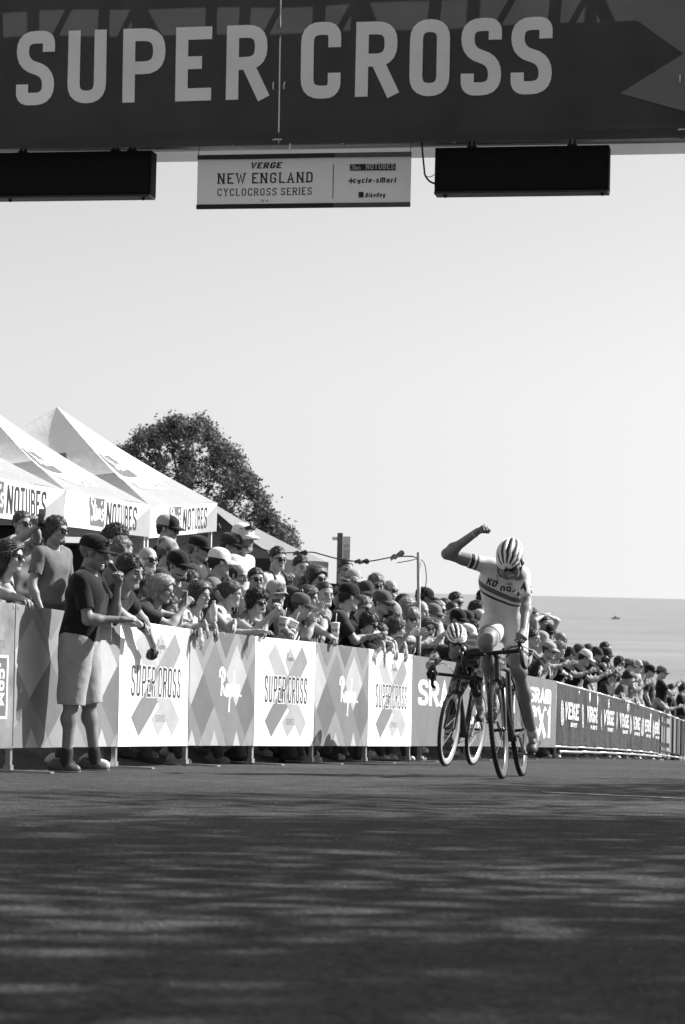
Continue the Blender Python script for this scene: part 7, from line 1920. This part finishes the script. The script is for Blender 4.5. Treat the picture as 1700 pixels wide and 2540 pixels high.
# wrist band and glove-less hands, hair tail behind the ear
mb = MB(); d = Vector(q['wrR']-q['elR']).normalized(); mb.torus(Vector(q['wrR'])-d*.02, d, .026, .006, 16, 6); mb.build('wristband', mat('pale_band', .4, .6), W_['root'], True)
P_, Q_ = SDF().cap(q['head']+hr @ np.array((0, -.085, -.03)), q['head']+hr @ np.array((-.02, -.12, -.12)), .035, .02, .03).mesh(.008); obj('hair', fast_mesh('hair', P_, [Q_], [HAIRS['b']]), W_['root'])
# ---- the second rider
M2 = bike_matrix(at(1105, 1899, 20.17).x, 20.17, -.30, -.954, R(-4.0))
bike2, ped2 = bicycle('dark racing bicycle with bright pale rims ridden by the second cyclist behind the winner', M2, RIML, RIML, BLACKC, -62, -.065)
def b2(x, y, z): return np.array(M2 @ Vector((x, y, z)))
ped2 = [np.array(M2 @ p) for p in ped2]
J2 = dict(hipR=b2(-.80, -.085, .98), hipL=b2(-.80, .085, .98), waist=b2(-.64, -.01, 1.05), chest=b2(-.44, -.03, 1.08), neck=b2(-.27, -.05, 1.09), shR=b2(-.31, -.23, 1.05), shL=b2(-.33, .15, 1.06),
          elR=b2(-.19, -.29, .91), wrR=b2(-.055, -.235, .875), elL=b2(-.17, .25, .92), wrL=b2(-.055, .225, .885), knR=b2(-.43, -.11, .62), anR=ped2[0]+np.array((0, .07, .10)), toR=ped2[0]+np.array((-.03, -.05, .015)),
          knL=b2(-.36, .12, .78), anL=ped2[1]+np.array((0, .07, .10)), toL=ped2[1]+np.array((-.03, -.05, .015)), head=b2(-.15, -.06, 1.165))
hr2 = facing(6) @ rot_x(-R(22)) @ rot_y(R(-2))
SUIT2 = band_mat('black_race_suit', .014, [(-.36, .3), (-.345, .014), (.345, .3), (.36, .014)])
R2 = rider('second cyclist in a dark race suit leaning low over the handlebar, in a striped helmet', J2, hr2, SUIT2, [('grip', (-.15, -.8, -.35), (-.2, -.2, .9)), ('grip', (-.15, -.8, -.35), (.3, -.2, .9))], 'cyclists racing', vox=.010, skin=4, mouth=0, sleeve=(.55, .55), thigh_frac=.75, band=(b2(-.5, 0, 1), (0, 0, 3.0)), sock=(band_mat('striped_sock', .42, [(-.5+.0, .42), (-.075, .03), (-.055, .42), (-.03, .03), (-.012, .42)]), .28), shoe='k', knee=CLOTH['k'])
B2_ = R2['B']; q = R2['q']; sc_ = (q['shR']*.45+q['elR']*.55)
mb = MB(); n = 8; v = [(i/n*.095-.0475, j/n*.10-.05) for j in range(n+1) for i in range(n+1)]; f = [(j*(n+1)+i, j*(n+1)+i+1, (j+1)*(n+1)+i+1, (j+1)*(n+1)+i) for j in range(n) for i in range(n)]
ux = np.array((.86, 0, .50)); uy = np.array((-.50, 0, .86))
drape(mb, v, f, sc_, ux, uy, (-.2, -1, .1), R2['arm_bvh']['R'], .004); mb.build('number_patch', NUMP, R2['root'])
mb = MB(); v, f = glyph('1', 0, 0, .034, .06, .016); drape(mb, v, f, sc_-ux*.016-uy*.03, ux, uy, (-.2, -1, .1), R2['arm_bvh']['R'], .011); mb.build('race_number', INKJ, R2['root'])
GLV = CLOTH['k']
for i, (HB, W) in enumerate(R2['hands']):
    P_, Q_ = get_hand('grip', .0055); Pm = P_.copy()*1.09; Pm[:, 1] = np.minimum(Pm[:, 1], .16)
    if i == 0: Pm[:, 0] *= -1; Q_ = Q_[:, ::-1]
    obj('glove', fast_mesh('glove', Pm @ HB.T+W, [Q_], [GLV]), R2['root'])
# ------------------------------------------------------------------ announcer
gA = road_z(14.62)
AN = person('announcer in a black T-shirt, pale shorts and black cap speaking into a microphone', 236, 1372, Y=14.72, byaw=82, hyaw=80, pitch=10, lean=7, scale=.905, hair='hair_rim', hc='g', hat='flat_cap', hatc='k', glasses='up', shirt='k', pants='h', skin=2, short=True, mouth=1,
            hands=((293, 1447, 14.78), (302, 1537, 14.60)), poses=('fist', 'relax'), gz=gA, group=None, vox=.013, headv=.006, shoes='d', big=1.28, sleeve=.72, elbow=((.3, .2, -1), (-.5, -.4, -1)))
for hj, K, Ak in AN['feet']:
    d = Ak-K; c = SDF().cap(Ak-d*.16, Ak+nrm(d)*.03, .043, .040, .01); P_, Q_ = c.mesh(.01); obj('sock', fast_mesh('sock', P_, [Q_], [CLOTH['d']]), AN['root'])
# ------------------------------------------------------------------ things people hold
PHB = mat('black_phone', .012, .25, spec=.5); PHW = mat('white_phone', .6, .3); SCR = mat('phone_screen', .02, .08, spec=.6)
def thing_at(name, label, cat, M, group=None): return tag(empty(name, M=M), label, cat, group)
def frame_at(p, fwd, up=(0, 0, 1)):
    f = Vector(fwd).normalized(); u = Vector(up); x = f.cross(u).normalized(); u = x.cross(f)
    return Matrix(((x.x, f.x, u.x, p[0]), (x.y, f.y, u.y, p[1]), (x.z, f.z, u.z, p[2]), (0, 0, 0, 1)))
def phone(label, sx, sy, Y, fwd, up, m, w=.07, h=.14):
    t = thing_at('mobile_phone', label, 'phone', frame_at(at(sx, sy, Y), fwd, up), 'phones held by spectators')
    mb = MB(); mb.box((0, 0, 0), (w, .010, h), bev=.004); mb.build('case', m, t); mb = MB(); mb.box((0, -.0055, 0), (w-.008, .002, h-.02)); mb.build('screen', SCR, t); mb = MB(); mb.lathe((w*.28, .005, h*.38), (0, 1, 0), [(.006, 0), (.006, .002)], 10); mb.build('camera_lens', SCR, t); return t
phone('dark phone held high by the filming person at the left', 102, 1284, 18.35, (.9, -.4, -.1), (0, 0, 1), PHB, .085, .15)
phone('white-edged phone held up by the blond person in glasses', 458, 1486, 17.6, (.75, .6, 0), (.15, 0, 1), PHW)
phone('dark phone hiding the mouth of the child in the patterned cap', 686, 1506, 19.85, (.5, -.85, 0), (-.1, 0, 1), PHB, .08, .15)
CUPM = CLOTH['c']; CUPP = pattern_mat('printed_paper_cup', .2, .62, 26, 'f'); LIDM = mat('cup_lid', .62, .4); STRAW = mat('drinking_straw', .6, .5)
def cup(label, sx, sy, Y, tilt, straw=True):
    t = thing_at('drink_cup', label, 'cup', frame_at(at(sx, sy, Y), (0, 1, 0), (tilt, 0, 1)), 'paper drink cups held over the barrier')
    mb = MB(); mb.lathe((0, 0, -.075), (0, 0, 1), [(.030, 0), (.031, .004), (.043, .15)], 20); mb.build('cup_body', CUPP, t, True, angle=40)
    mb = MB(); mb.lathe((0, 0, .074), (0, 0, 1), [(.0455, 0), (.0455, .008), (.040, .012), (.012, .016)], 20); mb.build('lid', LIDM, t, True, angle=40)
    if straw: mb = MB(); mb.tube([(.004, 0, .06), (.012, 0, .17)], .0042, 8); mb.build('straw', STRAW, t, True)
cup('patterned paper cup with lid, left one of the pair below the patterned cap', 702, 1554, 19.75, .1)
cup('patterned paper cup tilted to the right, right one of the pair', 723, 1562, 19.85, .35)
cup('patterned paper cup with straw in front of the smiling person in the striped shirt', 832, 1567, 20.3, -.02)
def bottle(label, sx, sy, Y):
    t = thing_at('water_bottle', label, 'bottle', frame_at(at(sx, sy, Y), (0, 1, 0)))
    m = mat('clear_bottle', .55, .12, .2, 30, spec=.6); mb = MB(); mb.lathe((0, 0, -.09), (0, 0, 1), [(.030, 0), (.033, .006), (.033, .04), (.030, .05), (.033, .06), (.033, .11), (.026, .14), (.013, .155), (.013, .165)], 18); mb.build('bottle_body', m, t, True, angle=50)
    mb = MB(); mb.lathe((0, 0, .074), (0, 0, 1), [(.0145, 0), (.0145, .016)], 14); mb.build('cap', LIDM, t)
bottle('clear plastic water bottle held behind the crossed wrists of the girl', 530, 1516, 18.35)
# microphone
mp_ = at(271, 1397, 14.86); md_ = (Vector(AN['B']+AN['hands'][0][3])+Vector((0.01, 0, .05))-mp_).normalized()
mic = thing_at('microphone', 'black microphone with a silver head held to the mouth of the announcer', 'microphone', frame_at(mp_, md_, (0, 0, 1)))
mb = MB(); mb.lathe((0, .0, 0), (0, 1, 0), [(.004, -.026), (.018, -.018), (.025, 0), (.024, .014), (.019, .022)], 16); mb.build('grille', mat('mic_grille', .3, .4, .3, 200, .8, 300, metal=.5), mic, True)
mb = MB(); mb.lathe((0, .022, 0), (0, 1, 0), [(.019, 0), (.017, .02), (.012, .15), (.012, .17)], 14); mb.build('handle', BLACKC, mic, True, angle=40)
# radio on the belt, note cards at the waist
hipw = AN['B']+AN['pt'](-.0, 0, .0); bx_ = A(164, 1574, 14.60)
rad = thing_at('belt_radio', 'black radio clipped to the belt at the back of the announcer', 'radio', frame_at(bx_, (-.9, -.4, 0)))
mb = MB(); mb.box((0, 0, 0), (.062, .034, .115), bev=.008); mb.build('case', BLACKC, rad); mb = MB(); mb.box((.0, .018, -.028), (.03, .003, .026)); mb.build('label_plate', PALEP, rad); mb = MB(); mb.tube([(.018, 0, .055), (.018, 0, .12)], .006, 8); mb.build('antenna', BLACKC, rad)
nt_ = thing_at('note_pad', 'small pale stack of note cards tucked at the front of the waist of the announcer', 'note pad', frame_at(A(262, 1567, 14.62), (-.25, -.97, 0), (.15, 0, 1)))
mb = MB(); mb.box((0, 0, 0), (.085, .012, .115), Matrix.Rotation(.12, 3, 'Y')); mb.build('cards', mat('card_paper', .52, .7), nt_); mb = MB(); mb.box((0, .008, -.002), (.08, .003, .105), Matrix.Rotation(.15, 3, 'Y')); mb.build('top_card', mat('card_grey', .36, .7), nt_)
mb = MB(); mb.tube([(-.018, .011, .02), (.02, .011, .026)], .002, 5); mb.build('writing', V_DARK, nt_)
hd_ = thing_at('hand_camera', 'small dark round camera in the hand the dark-haired boy hangs over the nearest white barrier', 'camera', frame_at(palm_point(PEOPLE['boy'], 0, (0, .075, -.045)), (.8, -.5, -.2)))
mb = MB(); mb.lathe((0, 0, -.045), (0, 0, 1), [(.02, 0), (.036, .012), (.040, .04), (.034, .07), (.015, .085)], 16); mb.build('case', BLACKC, hd_, True); mb = MB(); mb.lathe((0, .036, -.01), (0, 1, 0), [(.018, 0), (.018, .012), (.01, .014)], 14); mb.build('lens', LENS, hd_, True, angle=40)
# camera of the photographer
cm = thing_at('camera', 'black camera held to the face of the photographer in the right-hand crowd', 'camera', frame_at(at(1500, 1637, 40.45), (.35, -.93, 0)))
mb = MB(); mb.box((0, 0, 0), (.14, .06, .10), bev=.012); mb.box((0, 0, .06), (.05, .05, .035), bev=.01); mb.build('camera_body', BLACKC, cm); mb = MB(); mb.lathe((0, .03, 0), (0, 1, 0), [(.036, 0), (.040, .03), (.042, .12), (.038, .125)], 18); mb.build('lens_barrel', BLACKC, cm, True, angle=40); mb = MB(); mb.lathe((0, .15, 0), (0, 1, 0), [(.034, 0), (.02, .004)], 16); mb.build('lens_glass', LENS, cm)
# straps of the backpack
pk = PEOPLE['pack']
for sg in (-1, 1):
    mb = MB(); pts = [pk['pt'](sg*.105, -.09, .40), pk['pt'](sg*.10, -.02, .505), pk['pt'](sg*.095, .085, .43), pk['pt'](sg*.10, .135, .30), pk['pt'](sg*.13, .08, .10)]
    pts = smooth_curve(pts, 5); mb.tube(pts, .020, 6); mb.build('backpack_strap', CLOTH['d'], pk['root'], True)
if __name__ == '__main__' and 'DEBUG_STAT' in globals(): print(STAT)
